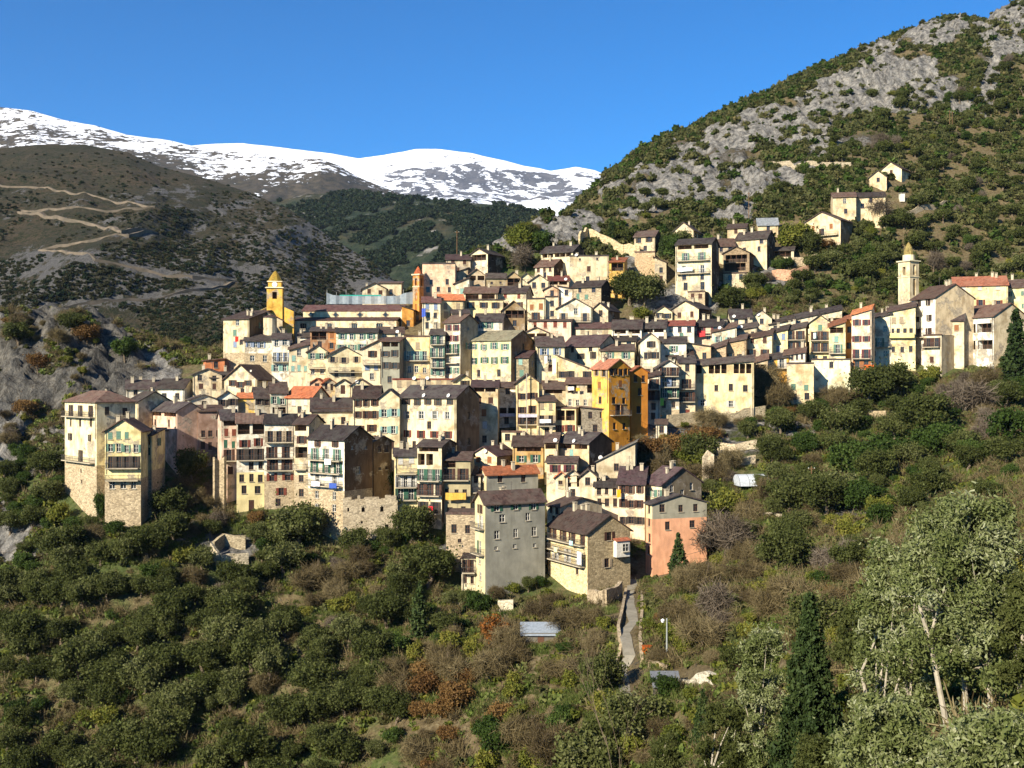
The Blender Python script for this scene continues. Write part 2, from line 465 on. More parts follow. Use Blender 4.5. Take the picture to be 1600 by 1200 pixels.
def near_height(x, y, full=True):
    z = bil(CG, x, y)
    if full:   # the crest line of the right mountain
        yq = np.maximum(y, 300.0); pq = 800 + F * x / yq
        ska = np.array(SK, dtype=float)
        sy = np.interp(pq, ska[:, 0], ska[:, 1]) + 5; sY = np.interp(pq, ska[:, 0], ska[:, 2])
        zc = yq * (600 - sy) / F - ((yq - sY) / 42.0) ** 2
        m_ = sstep(340, 380, y) * sstep(840, 880, pq)
        z = np.where(m_ > 0, z * (1 - m_) + m_ * (-np.log(np.exp(-(z - zc) / 3.0).clip(1e-30, 1e30) + 1) * 3.0 + zc), z)
    yy = np.maximum(y, 5.0)
    px = 800 + F * x / yy; py = 600 - F * z / yy
    front = (y > 20)
    jx = 70 * (fbm(x / 16, y / 16, 4, 91) - .5); jy = 60 * (fbm(x / 12, y / 20, 4, 92) - .5)
    wob = fbm(x / 5, y / 5, 3, 93)
    rk = np.zeros(np.shape(x)); amp = np.zeros(np.shape(x))
    for e in ROCKS:
        d = ((px + jx - e[0]) / e[2]) ** 2 + ((py + jy - e[1]) / e[3]) ** 2
        w = (1 - sstep(0.35, 2.4, d + (wob - .5) * .8)) * front
        rk = np.maximum(rk, e[4] * w); amp = np.maximum(amp, e[5] * w)
    near = sstep(6, 40, np.hypot(x, y))
    z = z + (fbm(x / 22, y / 22, 5, 3) - 0.5) * 3.0 * near
    wx = x + 6 * (fbm(x / 15, y / 15, 3, 21) - .5); wy = y + 6 * (fbm(x / 15, y / 15, 3, 22) - .5)
    cr = fbm(wx / 7, wy / 10, 6, 9, True) - .55; blk = np.floor(fbm(wx / 5 + 9, wy / 5, 3, 19) * 5) / 5 - .5
    z = z + amp * (cr * 0.95 + blk * .45) + np.clip(amp, 0, 9) * .28 * (fbm(wx / 2.6, wy / 3.2, 3, 29, True) - .55)
    # garden terraces on the lower slopes and above the houses on the right
    tm = np.maximum(sstep(830, 880, py) * sstep(60, 90, y) * (1 - sstep(215, 235, y)) * 0.75, emask(px, py, [(1400,380,280,140,.55,0),(1230,720,220,70,.7,0),(1300,780,250,80,.6,0)]) * front)
    tm = tm * sstep(0.40, 0.56, fbm(x / 38, y / 38, 2, 41))
    st = 2.4; u = z / st + (fbm(x / 40, y / 40, 2, 5) - .5) * 1.2; fr = u - np.floor(u)
    z = z + tm * st * ((np.floor(u) + sstep(0.62, 0.98, fr)) - u) * (1 - np.clip(rk, 0, 1))
    dry = emask(px, py, DRY_SHADE) * front
    wallm = tm * (sstep(.62, .7, fr) * (1 - sstep(.93, 1, fr))) * 0.38
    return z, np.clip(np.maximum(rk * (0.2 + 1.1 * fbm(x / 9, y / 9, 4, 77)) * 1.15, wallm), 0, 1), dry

NX = np.arange(GX0, GX1 + .5, 1.0); NY = np.concatenate([np.arange(GY0, 350, 0.9), np.arange(350, GY1, 1.6)])
gx, gy = np.meshgrid(NX, NY)
gz, grock, gdry_shade = near_height(gx, gy)
nv, nu = gx.shape
V = np.stack([gx, gy, gz], -1).reshape(-1, 3)
ii = (np.arange(nv - 1)[:, None] * nu + np.arange(nu - 1)[None]).ravel()
Q = np.stack([ii, ii + 1, ii + nu + 1, ii + nu], -1)
me = mesh_np('ground', V, Q, GROUND, True, {'rock': grock, 'dry': gdry_shade})
go = inst('ground', me); tag(go, kind='structure')
# coarse copy for ray casts
sx_ = gx[::2, ::2]; V2 = np.stack([sx_, gy[::2, ::2], gz[::2, ::2]], -1); h2, w2 = sx_.shape
i2 = (np.arange(h2 - 1)[:, None] * w2 + np.arange(w2 - 1)[None]).ravel()
BV = BVHTree.FromPolygons(V2.reshape(-1, 3).tolist(), np.stack([i2, i2 + 1, i2 + w2 + 1, i2 + w2], -1).tolist())
def ground_z(x, y):
    z, _, _ = near_height(np.array([x]), np.array([y])); return float(z[0])
def hit(px, py, bv=None, start=20.0):
    d = Vector(((px - 800) / F, 1.0, (600 - py) / F)).normalized()
    r = (bv or BV).ray_cast(d * start, d)
    return r[0]

# ---------------------------------------------------------------- far mountains, each a real relief at its own distance
def lerp_pts(pts, x):
    a = np.array(pts, dtype=float); return np.interp(x, a[:, 0], a[:, 1])
def mountain(name, mat, ridge, Yr, base, Yb, amp, sc, n=(560, 320), prof=1.0, back=1.25, seed=1, px0=None, px1=None, attrs=None, gully=0.6, wst=.75):
    px0 = ridge[0][0] if px0 is None else px0; px1 = ridge[-1][0] if px1 is None else px1
    pxs = np.linspace(px0, px1, n[0]); v = np.concatenate([np.linspace(0, 1, n[1]), np.linspace(1.01, back, 30)])
    PX, Vv = np.meshgrid(pxs, v)
    yr = lerp_pts(Yr, PX); yb = Yb
    Y = yb + (yr - yb) * Vv
    X = (PX - 800) / F * Y
    zr = (600 - lerp_pts(ridge, PX)) / F * yr; zb = (600 - lerp_pts(base, PX)) / F * yb
    s = np.clip(Vv, 0, 1) ** prof
    Z = zb + (zr - zb) * s - np.clip(Vv - 1, 0, 9) * (yr - yb) * 0.8
    wq = sc * .5 * (fbm(X / sc, Y / sc, 3, seed + 90) - .5)
    g = fbm((X + wq) / sc / 0.8, (Y - wq) / sc / 1.8, 6, seed, True)
    h = fbm(X / sc, Y / sc, 6, seed + 50)
    w = 1 - 0.9 * sstep(wst, 1.0, Vv)
    Z = Z + amp * ((g - .6) * gully + (h - .5) * (1.6 - gully)) * w
    Vx = np.stack([X, Y, Z], -1).reshape(-1, 3)
    nu = n[0]; nv = len(v)
    ii = (np.arange(nv - 1)[:, None] * nu + np.arange(nu - 1)[None]).ravel()
    Q = np.stack([ii, ii + 1, ii + nu + 1, ii + nu], -1)
    at = {}
    if attrs: at = attrs(X, Y, Z, PX, 600 - F * Z / Y)
    o = inst(name, mesh_np(name, Vx, Q, mat, True, at)); tag(o, kind='structure')
    bv = BVHTree.FromPolygons(Vx[:].tolist(), Q.tolist())
    return o, bv

def brownmat():
    m, n, p = newmat('scrub_mountain')
    v = coords(n)
    at = n.nodes.new('ShaderNodeAttribute'); at.attribute_name = 'scree'
    n1 = noise(n, v, 0.02, 6, 0.65); n2 = noise(n, v, 0.26, 7, 0.8); n3 = noise(n, v, 0.8, 4, .7)
    brown = ramp(n, n1, [(0.35, (0.046, 0.044, 0.024)), (0.5, (0.080, 0.064, 0.036)), (0.65, (0.105, 0.075, 0.045))])
    green = ramp(n, n3, [(0.3, (0.014, 0.020, 0.008)), (0.7, (0.050, 0.056, 0.022))])
    f = ramp(n, n2, [(0.47, (0, 0, 0)), (0.56, (1, 1, 1))])
    c = mix(n, f, brown, green)
    scr = ramp(n, n3, [(0.3, (0.10, 0.095, 0.09)), (0.7, (0.21, 0.20, 0.185))])
    mp = n.nodes.new('ShaderNodeMapping'); mp.inputs['Scale'].default_value = (1.0, 0.35, 1); mp.inputs['Rotation'].default_value = (0, 0, 0.5); n.links.new(v, mp.inputs[0])
    sn = noise(n, mp.outputs[0], 0.075, 8, 0.76)
    fs = ramp(n, mth(n, 'ADD', mth(n, 'MULTIPLY', at.outputs['Fac'], 0.215), sn), [(0.655, (0, 0, 0)), (0.69, (1, 1, 1))])
    n.links.new(mix(n, fs, c, scr), p.inputs['Base Color'])
    bump(n, p, mth(n, 'ADD', n2, mth(n, 'MULTIPLY', n3, .4)), 1.0, 6.0)
    return m
def scree_attr(X, Y, Z, PX, PY):
    return {'scree': emask(PX, PY, [(480,430,150,90,1,0),(330,440,150,60,1,0),(130,440,190,55,.95,0),(60,320,80,30,.5,0),(560,450,80,60,.9,0),(300,340,160,60,.55,0)])}
MB1, BV1 = mountain('brown_mountain', brownmat(),
    [(-200,210),(0,233),(60,226),(130,226),(200,240),(250,262),(330,283),(400,303),(450,325),(520,372),(570,400),(620,440),(660,478),(720,530),(800,590)],
    [(-200,950),(150,930),(400,860),(600,760),(800,640)], [(-200,700),(300,690),(800,640)], 440, 34, 120, n=(640, 420), prof=0.85, seed=4, attrs=scree_attr)

def woodmat():
    m, n, p = newmat('wooded_mountain')
    v = coords(n)
    n1 = noise(n, v, 0.008, 6, 0.6); n2 = noise(n, v, 0.05, 6, 0.75)
    g = ramp(n, n2, [(0.35, (0.010, 0.022, 0.010)), (0.5, (0.030, 0.046, 0.022)), (0.68, (0.070, 0.075, 0.040))])
    b = ramp(n, n2, [(0.35, (0.04, 0.038, 0.018)), (0.65, (0.11, 0.085, 0.045))])
    c = mix(n, ramp(n, n1, [(0.50, (0, 0, 0)), (0.62, (.8, .8, .8))]), g, b)
    mp = n.nodes.new('ShaderNodeMapping'); mp.inputs['Scale'].default_value = (1, 1, 2.2); n.links.new(v, mp.inputs[0])
    f = ramp(n, noise(n, mp.outputs[0], 0.014, 8, 0.7), [(0.585, (0, 0, 0)), (0.62, (1, 1, 1))])
    n.links.new(mix(n, f, c, (0.30, 0.28, 0.25, 1)), p.inputs['Base Color'])
    bump(n, p, n2, 1.0, 18.0)
    return m
MB2, BV2 = mountain('wooded_mountain', woodmat(),
    [(300,330),(400,322),(480,302),(560,298),(620,306),(700,316),(800,322),(830,330),(880,350),(1000,400)],
    [(300,1700),(1000,1500)], [(300,560),(1000,560)], 950, 80, 330, n=(460, 300), prof=0.9, seed=12, gully=0.9)

def snowmat(name, amt, sc, rocky):
    m, n, p = newmat(name)
    v = coords(n)
    at = n.nodes.new('ShaderNodeAttribute'); at.attribute_name = 'snow'
    n1 = noise(n, v, sc, 8, 0.72); n2 = noise(n, v, sc * 7, 5, 0.7)
    rockc = ramp(n, n2, [(0.35, rocky[0]), (0.65, rocky[1])])
    geo = n.nodes.new('ShaderNodeNewGeometry'); sx = n.nodes.new('ShaderNodeSeparateXYZ'); n.links.new(geo.outputs['Normal'], sx.inputs[0])
    s = mth(n, 'ADD', mth(n, 'MULTIPLY', mth(n, 'SUBTRACT', n1, .5), 1.9), mth(n, 'MULTIPLY', mth(n, 'SUBTRACT', n2, .5), 1.9))
    s = mth(n, 'SUBTRACT', s, mth(n, 'MULTIPLY', sx.outputs[2], amt))
    s = mth(n, 'SUBTRACT', s, mth(n, 'MULTIPLY', at.outputs['Fac'], 1.0))
    f = ramp(n, mth(n, 'ADD', s, 0.80), [(0.50, (0, 0, 0)), (0.54, (1, 1, 1))])
    n.links.new(mix(n, f, (0.86, 0.88, 0.93, 1), rockc), p.inputs['Base Color'])
    p.inputs['Roughness'].default_value = 0.7
    bump(n, p, n1, 0.6, 25.0)
    return m
def snow3(X, Y, Z, PX, PY):
    line = np.interp(PX, [-200, 0, 150, 300, 420, 520, 700], [215, 218, 232, 262, 285, 275, 300])
    return {'snow': np.clip((line - PY) / 40.0, -1.6, .9) * 0.36 - 0.10}
MB3, BV3 = mountain('snowy_ridge', snowmat('thin_snow', 0.25, 0.006, ((0.022, 0.022, 0.014), (0.085, 0.066, 0.042))),
    [(-200,150),(-50,166),(0,168),(50,172),(100,186),(150,195),(200,210),(270,222),(330,236),(400,240),(450,250),(500,246),(530,258),(560,276),(600,293),(640,308),(720,340)],
    [(-200,3300),(720,2700)], [(-200,420),(720,400)], 1750, 110, 480, n=(560, 300), prof=1.25, wst=.4, seed=31, attrs=snow3)
def snow4(X, Y, Z, PX, PY):
    a = emask(PX, PY, [(690,285,120,34,.85,0),(600,272,60,18,.6,0),(800,292,120,28,.9,0),(880,298,60,22,.8,0),(910,278,40,12,.7,0),(655,262,30,14,.6,0),(760,262,40,14,.45,0),(720,250,40,10,.3,0)])
    return {'snow': 0.60 - a * 0.74}
MB4, BV4 = mountain('snowy_mountain', snowmat('deep_snow', 0.30, 0.0016, ((0.04, 0.045, 0.06), (0.13, 0.125, 0.13))),
    [(250,235),(340,228),(380,227),(440,234),(520,243),(560,251),(600,246),(650,236),(690,235),(740,240),(790,250),(820,258),(860,266),(900,261),(930,268),(980,290),(1100,330)],
    [(250,7500),(1100,7000)], [(250,380),(1100,380)], 4600, 420, 1300, n=(520, 260), prof=1.5, wst=.3, seed=61, attrs=snow4, gully=1.1)
# ================================================================ houses
GLASS, _n, _p = newmat('window_glass')
_p.inputs['Base Color'].default_value = (0.02, 0.024, 0.028, 1); _p.inputs['Roughness'].default_value = 0.15; _p.inputs['Specular IOR Level'].default_value = 0.5
DARK = plain('recess_shade', '3a332c')  # shade of unlit openings put into the colour of their back faces
IRON = plain('iron_railing', '4b4743', 0.6)
WOOD = plain('weathered_wood', '5b4030')
WHITEP = plain('white_paint', 'd9d2c2')
CHIM = wallmat('b5a88f', 'cement')
DISHM = plain('satellite_dish', 'd8d6cf', 0.5)
SHUT = {'b': '483026', 'g': '5b7968', 'a': '7d9f93', 'r': '6e392b', 'o': '8b5a36', 'y': '9a8970', 'w': 'b7b3a9', 'u': '77859c', 'k': '3f3730', 'e': '325744', 'm': '603134'}
def SM(c): return plain('shutter_' + c, SHUT[c], 0.7)

_wc = {}
def window_mesh(w, h, kind):
    """frame with cross bars round a pane, sits in the reveal; origin at the sill centre"""
    k = (round(w, 1), round(h, 1), kind)
    if k in _wc: return _wc[k]
    w, h = k[0] if k[0] > .3 else .4, k[1] if k[1] > .3 else .5
    b = MB()
    t = 0.07
    b.box(-w / 2, w / 2, .02, .06, 0, h, 1)
    for x in (-w / 2 + t / 2, w / 2 - t / 2, 0.0): b.box(x - t / 2, x + t / 2, -.02, .018, 0, h, 0)
    b.box(-w / 2, w / 2, -.022, .016, h - t, h, 0); b.box(-w / 2, w / 2, -.022, .016, 0, t, 0)
    if h > 1: b.box(-w / 2, w / 2, -.021, .017, h * .55, h * .55 + .05, 0)
    b.box(-w / 2 - .08, w / 2 + .08, -.30, -.0205, -.09, 0.0, 2)
    _wc[k] = b.mesh('window', [WHITEP if kind in 'wguae' else WOOD, GLASS, CHIM]); return _wc[k]
_sc = {}
def shutter_mesh(w, h, c):
    k = (round(w, 1), round(h, 1), c)
    if k in _sc: return _sc[k]
    w, h = max(k[0], .3), max(k[1], .4)
    b = MB(); b.box(-w / 2, w / 2, -.05, 0, 0, h)
    n = max(2, int(h / .35))
    for i in range(n): b.box(-w / 2 + .05, w / 2 - .05, -.075, -.052, (i + .2) * h / n, (i + .8) * h / n)
    _sc[k] = b.mesh('shutter', SM(c)); return _sc[k]

def wall_face(b, u0, u1, z0, z1, holes, P3, mi=0, mir=0):
    """wall rectangle in (u,z) with real recesses; P3(u, z, depth) -> local point; holes (u0,u1,z0,z1,depth,arch)"""
    us = sorted(set([u0, u1] + [min(max(v, u0), u1) for h in holes for v in h[:2]]))
    zs = sorted(set([z0, z1] + [min(max(v, z0), z1) for h in holes for v in h[2:4]]))
    for i in range(len(us) - 1):
        if us[i + 1] - us[i] < 1e-4: continue
        j = 0
        while j < len(zs) - 1:
            uc = (us[i] + us[i + 1]) / 2
            def inside(jj):
                zc = (zs[jj] + zs[jj + 1]) / 2
                return any(h[0] < uc < h[1] and h[2] < zc < h[3] for h in holes)
            if inside(j): j += 1; continue
            k = j
            while k + 1 < len(zs) - 1 and not inside(k + 1): k += 1
            b.face([P3(us[i], zs[j], 0), P3(us[i + 1], zs[j], 0), P3(us[i + 1], zs[k + 1], 0), P3(us[i], zs[k + 1], 0)], mi)
            j = k + 1
    for h in holes:
        a, c, d, e, dp = h[0], h[1], h[2], h[3], h[4]
        q = [(a, d), (c, d), (c, e), (a, e)]
        for i in range(4):
            p1, p2 = q[i], q[(i + 1) % 4]
            b.face([P3(p1[0], p1[1], 0), P3(p1[0], p1[1], dp), P3(p2[0], p2[1], dp), P3(p2[0], p2[1], 0)], mi)
        b.face([P3(a, d, dp), P3(c, d, dp), P3(c, e, dp), P3(a, e, dp)], mir)

def balcony_mesh(w, col):
    k = ('b', round(w, 1), col)
    if k in _wc: return _wc[k]
    w = k[1]; b = MB(); D = 1.0
    b.box(-w / 2, w / 2, -D, 0, -.16, 0, 1)
    b.box(-w / 2, w / 2, -D + .01, -D + .05, .92, .98, 0)
    b.box(-w / 2, w / 2, -D + .012, -D + .04, .10, .13, 0)
    for s in (-1, 1): b.box(s * w / 2 - .02, s * w / 2 + .02, -D, 0, .93, .97, 0)
    n = int(w / .22)
    for i in range(n + 1):
        x = -w / 2 + .02 + i * (w - .04) / n; b.box(x - .014, x + .014, -D + .015, -D + .043, 0, .93, 0)
    for s in (-1, 1):
        for y in (-.75, -.5, -.25): b.box(s * w / 2 - .014, s * w / 2 + .014, y - .014, y + .014, 0, .93, 0)
    for s in (-.42, 0, .42): b.face([(w * s - .06, 0, -.17), (w * s + .06, 0, -.17), (w * s + .06, 0, -.6), (w * s - .06, 0, -.6)], 1); b.box(w * s - .05, w * s + .05, -.7, 0, -.26, -.165, 1)
    _wc[k] = b.mesh('balcony', [plain('balcony_rail_' + col, SHUT.get(col, '4b4743')) if col != 'i' else IRON, CHIM]); return _wc[k]
def parapet_balcony_mesh(w, hexc):
    k = ('pb', round(w, 1), hexc)
    if k in _wc: return _wc[k]
    b = MB(); w = k[1]; b.box(-w / 2, w / 2, -1.0, 0, -.18, 0, 0)
    b.box(-w / 2, w / 2, -1.0, -.88, 0.002, .95, 0); b.box(-w / 2, -w / 2 + .1, -.878, 0, 0.002, .95, 0); b.box(w / 2 - .1, w / 2, -.878, 0, 0.002, .95, 0)
    _wc[k] = b.mesh('balcony', wallmat(hexc, 'cement')); return _wc[k]

def dish(parent, x, y, z):
    b = MB(); n = 10; r = .42
    c = Vector((0, -.25, 0.2)); ax = Vector((-.25, -.85, .45)).normalized(); a = ax.cross(Vector((0, 0, 1))).normalized(); d = a.cross(ax)
    base = c - ax * .12
    for i in range(n):
        t1 = 2 * math.pi * i / n; t2 = 2 * math.pi * (i + 1) / n
        b.face([base, c + (a * math.cos(t1) + d * math.sin(t1)) * r, c + (a * math.cos(t2) + d * math.sin(t2)) * r])
    b.tube([(0, 0, -.2), (0, 0, .1), base], .03, 5); b.tube([c - d * r, c + ax * .45], .015, 4)
    return inst('satellite_dish', b.mesh('satellite_dish', DISHM), parent, (x, y, z))

HOUSES = {}
FOOT = []
DARKR = ['3e322f', '483731', '362d2b', '4e3d36', '423732', '584238', '3a3130']
def depth_at(px, py, hid):
    """distance at which the ray through (px,py) runs `hid` metres above the hillside"""
    t = (px - 800) / F; s = (600 - py) / F
    Y = np.arange(60, 420, 0.5)
    z = bil(CG, t * Y, Y); g = s * Y - z - hid
    prev = g[:-1]; nxt = g[1:]
    k = np.where((prev > 0) & (nxt <= 0) & (Y[:-1] > 100))[0]
    if len(k): return float(Y[k[0]])
    return None

def house(key, x0, x1, x2, yr, ye, yb, roof, wall, label, rows='', hid=3.5, rc=None, sh='b', Y=None, ang=None, d=None, st=None, kind='plaster', side=None, srows='', chim=1, dishes=0, lower=None, cat='house', name='house', group=None, rise=None, boff=0, smat=None):
    """x0..x1 front in the photo, x2 far end of the visible side; yr ridge, ye eave, yb lowest visible row"""
    xc = (x0 + x1) / 2; tilt = 0.0
    if roof == 'T':
        tilt = min(8.0, (ye - yr) * .85); ye = (yr + ye) / 2 + 1.5; roof = 'L'; rise = 1.25 if rise is None else rise
    if Y is None:
        Y = depth_at(xc, yb, hid)
        if Y is None: Y = 285.0
    Y += boff
    th = math.atan2((xc - 800), F)
    mpp = Y / F / math.cos(th)
    sw = (x2 - (x1 if x2 >= x1 else x0)) * mpp if x2 is not None else 0.0
    if x2 is not None and x2 < x0: sw = -(x0 - x2) * mpp
    if ang is None:
        dd = d or max(8.0, abs(sw) / 0.85)
        ang = math.asin(max(-.95, min(.95, sw / dd)))
    else:
        ang = math.radians(ang); dd = d or (abs(sw) / abs(math.sin(ang)) if abs(ang) > .05 else 8.0)
    if x2 is None: ang += math.radians(((hash_s(key) % 101) / 50 - 1) * 7)
    w = max(1.2, (x1 - x0) * mpp / math.cos(ang))
    phi = th + ang                     # facing
    c = pix(xc, ye, Y); zeave = c.z
    # corner ground heights
    ux = Vector((math.cos(phi), -math.sin(phi), 0)); uy = Vector((math.sin(phi), math.cos(phi), 0))
    base = Vector((c.x, c.y, 0))
    gz = []
    for a in (-.5, 0, .5):
        for e in (0, 1):
            q = base + ux * (w * a) + uy * (dd * e); gz.append(ground_z(q.x, q.y))
    zb = min(gz[0], gz[2], gz[4]) - 1.0
    zb = min(zb, pix(xc, yb, Y).z - .5) if hid <= 0.5 else zb
    H = zeave - zb
    root = empty(name, (c.x, c.y, zb), -phi)
    tag(root, label, cat, group)
    hw = w / 2
    rr = random.Random(hash_s(key))
    if rise is None:
        if roof == 'L':
            zr = (600 - yr) / F * (Y + dd / 2 * math.cos(ang)); rise = max(.18 * dd / 2, min(.62 * dd / 2, zr - zeave))
        elif roof in 'S': zr = (600 - yr) / F * (Y + dd * math.cos(ang)); rise = max(.12 * dd, min(.45 * dd, zr - zeave))
        elif roof == 'G': rise = max(.22 * hw, min(.8 * hw, (ye - yr) * Y / F))
        elif roof == 'H': zr = (600 - yr) / F * (Y + dd / 2); rise = max(.25 * min(hw, dd / 2), min(.6 * min(hw, dd / 2), zr - zeave))
        elif roof in ('A', 'B'): rise = max(.1 * w, min(.5 * w, abs(ye - yr) * Y / F))
        else: rise = .6
    wm = [wallmat(wall, kind), DARK]
    zpx = lambda py: (600 - py) / F * Y - zb
    # openings of the front
    holes = []; wins = []
    def do_rows(spec, width, u0, holes, wins):
        for tok in spec.split():
            a, bb = tok.split(':')
            py = float(a); m_ = ''
            num = ''.join(ch for ch in bb if ch.isdigit()); kd = bb[len(num):] or 's'
            num = int(num)
            z = zpx(py)
            colr = sh
            if len(kd) > 1: colr = kd[1]
            kd = kd[0]
            if z > H - .75 and kd in 'scwab': z = H - .75
            for i in range(num):
                u = u0 + width * (i + .5 + (rr.random() - .5) * .12) / num
                cell = width / num
                if num >= 3 and kd in 'scwq' and rr.random() < .10: continue
                ww = min(.95, cell * .5); hh = 1.45
                if kd == 'q': ww, hh = .6, .65
                if kd == 'l': ww, hh = cell * .84, 1.3
                if kd == 'L': ww, hh = cell * .88, 2.1
                if kd == 'a': ww, hh = min(1.1, cell * .6), 2.0
                if kd == 'd': ww, hh = 1.0, 2.1
                if kd == 'b' or kd == 'p': ww, hh = min(1.0, cell * .55), 2.1
                if kd in 'bp': zc0 = z - 1.05
                elif kd == 'd': zc0 = z - 1.05
                else: zc0 = z - hh / 2
                if zc0 + hh > H - .12: hh = max(.5, min(hh, H - .12 - zc0)); 
                if kd in 'scwq' and num > 1: vv = rr.uniform(.85, 1.12); ww *= vv; hh *= rr.uniform(.85, 1.08); zc0 += rr.uniform(-.12, .12)
                if zc0 + hh > H - .08: hh = H - .08 - zc0
                if zc0 < .2 or hh < .3: continue
                dp = 1.6 if kd in 'lL' else .22
                holes.append((u - ww / 2, u + ww / 2, zc0, zc0 + hh, min(dp, dd * .4)))
                wins.append((u, zc0, ww, hh, kd, colr, cell))
            if kd in 'bp': wins.append((u0 + width / 2, z - 1.05, width * .96, 0, 'B' if kd == 'b' else 'P', 'i' if len(bb) - len(str(num)) < 3 else bb[-1], width))
    if not rows:
        k0 = ye + 9 * 245 / Y
        t_ = []
        while k0 < yb + 4:
            t_.append('%d:%d%s' % (k0, max(1, int(w / 2.7)), rr.choice(['s', 's', 'w', 'c']))); k0 += 3.0 * F / Y
        rows = ' '.join(t_)
    do_rows(rows, w * .94, -w * .47, holes, wins)
    sholes = []; swins = []
    if srows: do_rows(srows, dd * .92, dd * .04, sholes, swins)
    elif abs(sw) > 2.2 and rr.random() < .8:
        t_ = []
        for q in range(rr.choice([1, 2, 2, 3])):
            pyq = ye + (10 + 27 * q) * 245 / Y
            if pyq < yb + 8: t_.append('%d:%d%s' % (pyq, rr.choice([1, 1, 2]), rr.choice('qws')))
        do_rows(' '.join(t_), dd * .8, dd * .1, sholes, swins)
    right = not (x2 is not None and x2 < x0)
    # merge overlapping holes out
    def clean(hs, ws):
        keep = []; kw = []
        bals = [q for q in ws if q[4] in 'BP']; rest = [q for q in ws if q[4] not in 'BP']
        for h, q in zip(hs, rest):
            if any(h[0] < g[1] + .1 and h[1] > g[0] - .1 and h[2] < g[3] + .1 and h[3] > g[2] - .1 for g in keep): continue
            keep.append(h); kw.append(q)
        return keep, kw + bals
    holes, wins = clean(holes, wins); sholes, swins = clean(sholes, swins)
    b = MB()
    front = lambda u, z, q: (u, q, z)
    rs = (lambda u, z, q: (hw - q, u, z))
    ls = (lambda u, z, q: (-hw + q, u, z))
    zst = zpx(st) if st else None
    zl = zpx(lower[0]) if lower else None
    fb = [b]
    if (zst and 0.3 < zst < H - .5) or (zl and .3 < zl < H - .5):
        zc = zst or zl
        lb = MB(); fb.append(lb)
        segs = [(b, zc, H), (lb, 0, zc)]
    else: segs = [(b, 0, H)]
    for bb_, za, zbb in segs:
        def cl(hs):
            r = []
            for h in hs:
                if (h[2] + h[3]) / 2 < za or (h[2] + h[3]) / 2 >= zbb: continue
                r.append((h[0], h[1], max(h[2], za + .02), min(h[3], zbb - .02), h[4]))
            return r
        wall_face(bb_, -hw, hw, za, zbb, cl(holes), front, 0, 1 if True else 0)
        if right:
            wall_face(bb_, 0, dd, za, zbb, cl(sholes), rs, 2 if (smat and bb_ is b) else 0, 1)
            bb_.face([(-hw, 0, za), (-hw, dd, za), (-hw, dd, zbb), (-hw, 0, zbb)])
        else:
            wall_face(bb_, 0, dd, za, zbb, cl(sholes), ls, 0, 1)
            bb_.face([(hw, 0, za), (hw, dd, za), (hw, dd, zbb), (hw, 0, zbb)])
        bb_.face([(hw, dd, za), (-hw, dd, za), (-hw, dd, zbb), (hw, dd, zbb)])
    # gable triangles / tops
    if roof == 'L':
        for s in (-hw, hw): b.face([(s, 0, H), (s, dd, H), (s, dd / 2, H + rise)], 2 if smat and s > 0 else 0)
    elif roof == 'G':
        for y in (0, dd): b.face([(-hw, y, H), (hw, y, H), (0, y, H + rise)])
    elif roof == 'S':
        for s in (-hw, hw): b.face([(s, 0, H), (s, dd, H), (s, dd, H + rise)], 2 if smat and s > 0 else 0)
        b.face([(-hw, dd, H), (hw, dd, H), (hw, dd, H + rise), (-hw, dd, H + rise)])
    elif roof == 'A':   # sheds down to the left
        for y in (0, dd): b.face([(-hw, y, H), (hw, y, H), (hw, y, H + rise)])
        b.face([(hw, 0, H), (hw, dd, H), (hw, dd, H + rise), (hw, 0, H + rise)])
    elif roof == 'B':
        for y in (0, dd): b.face([(-hw, y, H), (hw, y, H), (-hw, y, H + rise)])
        b.face([(-hw, 0, H), (-hw, dd, H), (-hw, dd, H + rise), (-hw, 0, H + rise)])
    tk = tilt / F * Y / w
    if tilt:
        for mb_ in fb: mb_.v = [(x, y, z + (x * tk if z > H - .01 else 0)) for x, y, z in mb_.v]
    mats_ = wm + ([wallmat(smat, kind)] if smat else [])  # separate side colour, on many houses with that side's shade painted in
    wo_ = b.build('wall', mats_, root)
    if len(fb) > 1:
        lo_ = fb[1].build('stone_base' if st else 'lower_wall', [wallmat('a8977a', 'stone') if st else wallmat(lower[1], 'cement'), DARK], root)
    # roof
    rm = roofmat(rc or rr.choice(DARKR)); r = MB(); ov = .45; t = .2
    hgt = {}
    if roof == 'L':
        k = rise / (dd / 2); e = ov * k
        r.slab((-hw - .3, -ov, H - e + .12), (hw + .3, -ov, H - e + .12), (hw + .3, dd / 2, H + rise + .12), (-hw - .3, dd / 2, H + rise + .12), t)
        r.slab((hw + .3, dd + ov, H - e + .12), (-hw - .3, dd + ov, H - e + .12), (-hw - .3, dd / 2 + .002, H + rise + .12), (hw + .3, dd / 2 + .002, H + rise + .12), t)
        cz = lambda x, y: H + rise * (1 - abs(y - dd / 2) / (dd / 2))
    elif roof == 'G':
        k = rise / hw; e = ov * k
        r.slab((-hw - ov, -.45, H - e + .12), (0, -.45, H + rise + .12), (0, dd + .3, H + rise + .12), (-hw - ov, dd + .3, H - e + .12), t)
        r.slab((0.002, -.45, H + rise + .12), (hw + ov, -.45, H - e + .12), (hw + ov, dd + .3, H - e + .12), (0.002, dd + .3, H + rise + .12), t)
        cz = lambda x, y: H + rise * (1 - abs(x) / hw)
    elif roof == 'S':
        k = rise / dd; e = ov * k
        r.slab((-hw - .3, -ov, H - e + .12), (hw + .3, -ov, H - e + .12), (hw + .3, dd + .3, H + rise + .12 + .3 * k), (-hw - .3, dd + .3, H + rise + .12 + .3 * k), t)
        cz = lambda x, y: H + rise * y / dd
    elif roof in 'AB':
        za_, zb_ = (H, H + rise) if roof == 'A' else (H + rise, H)
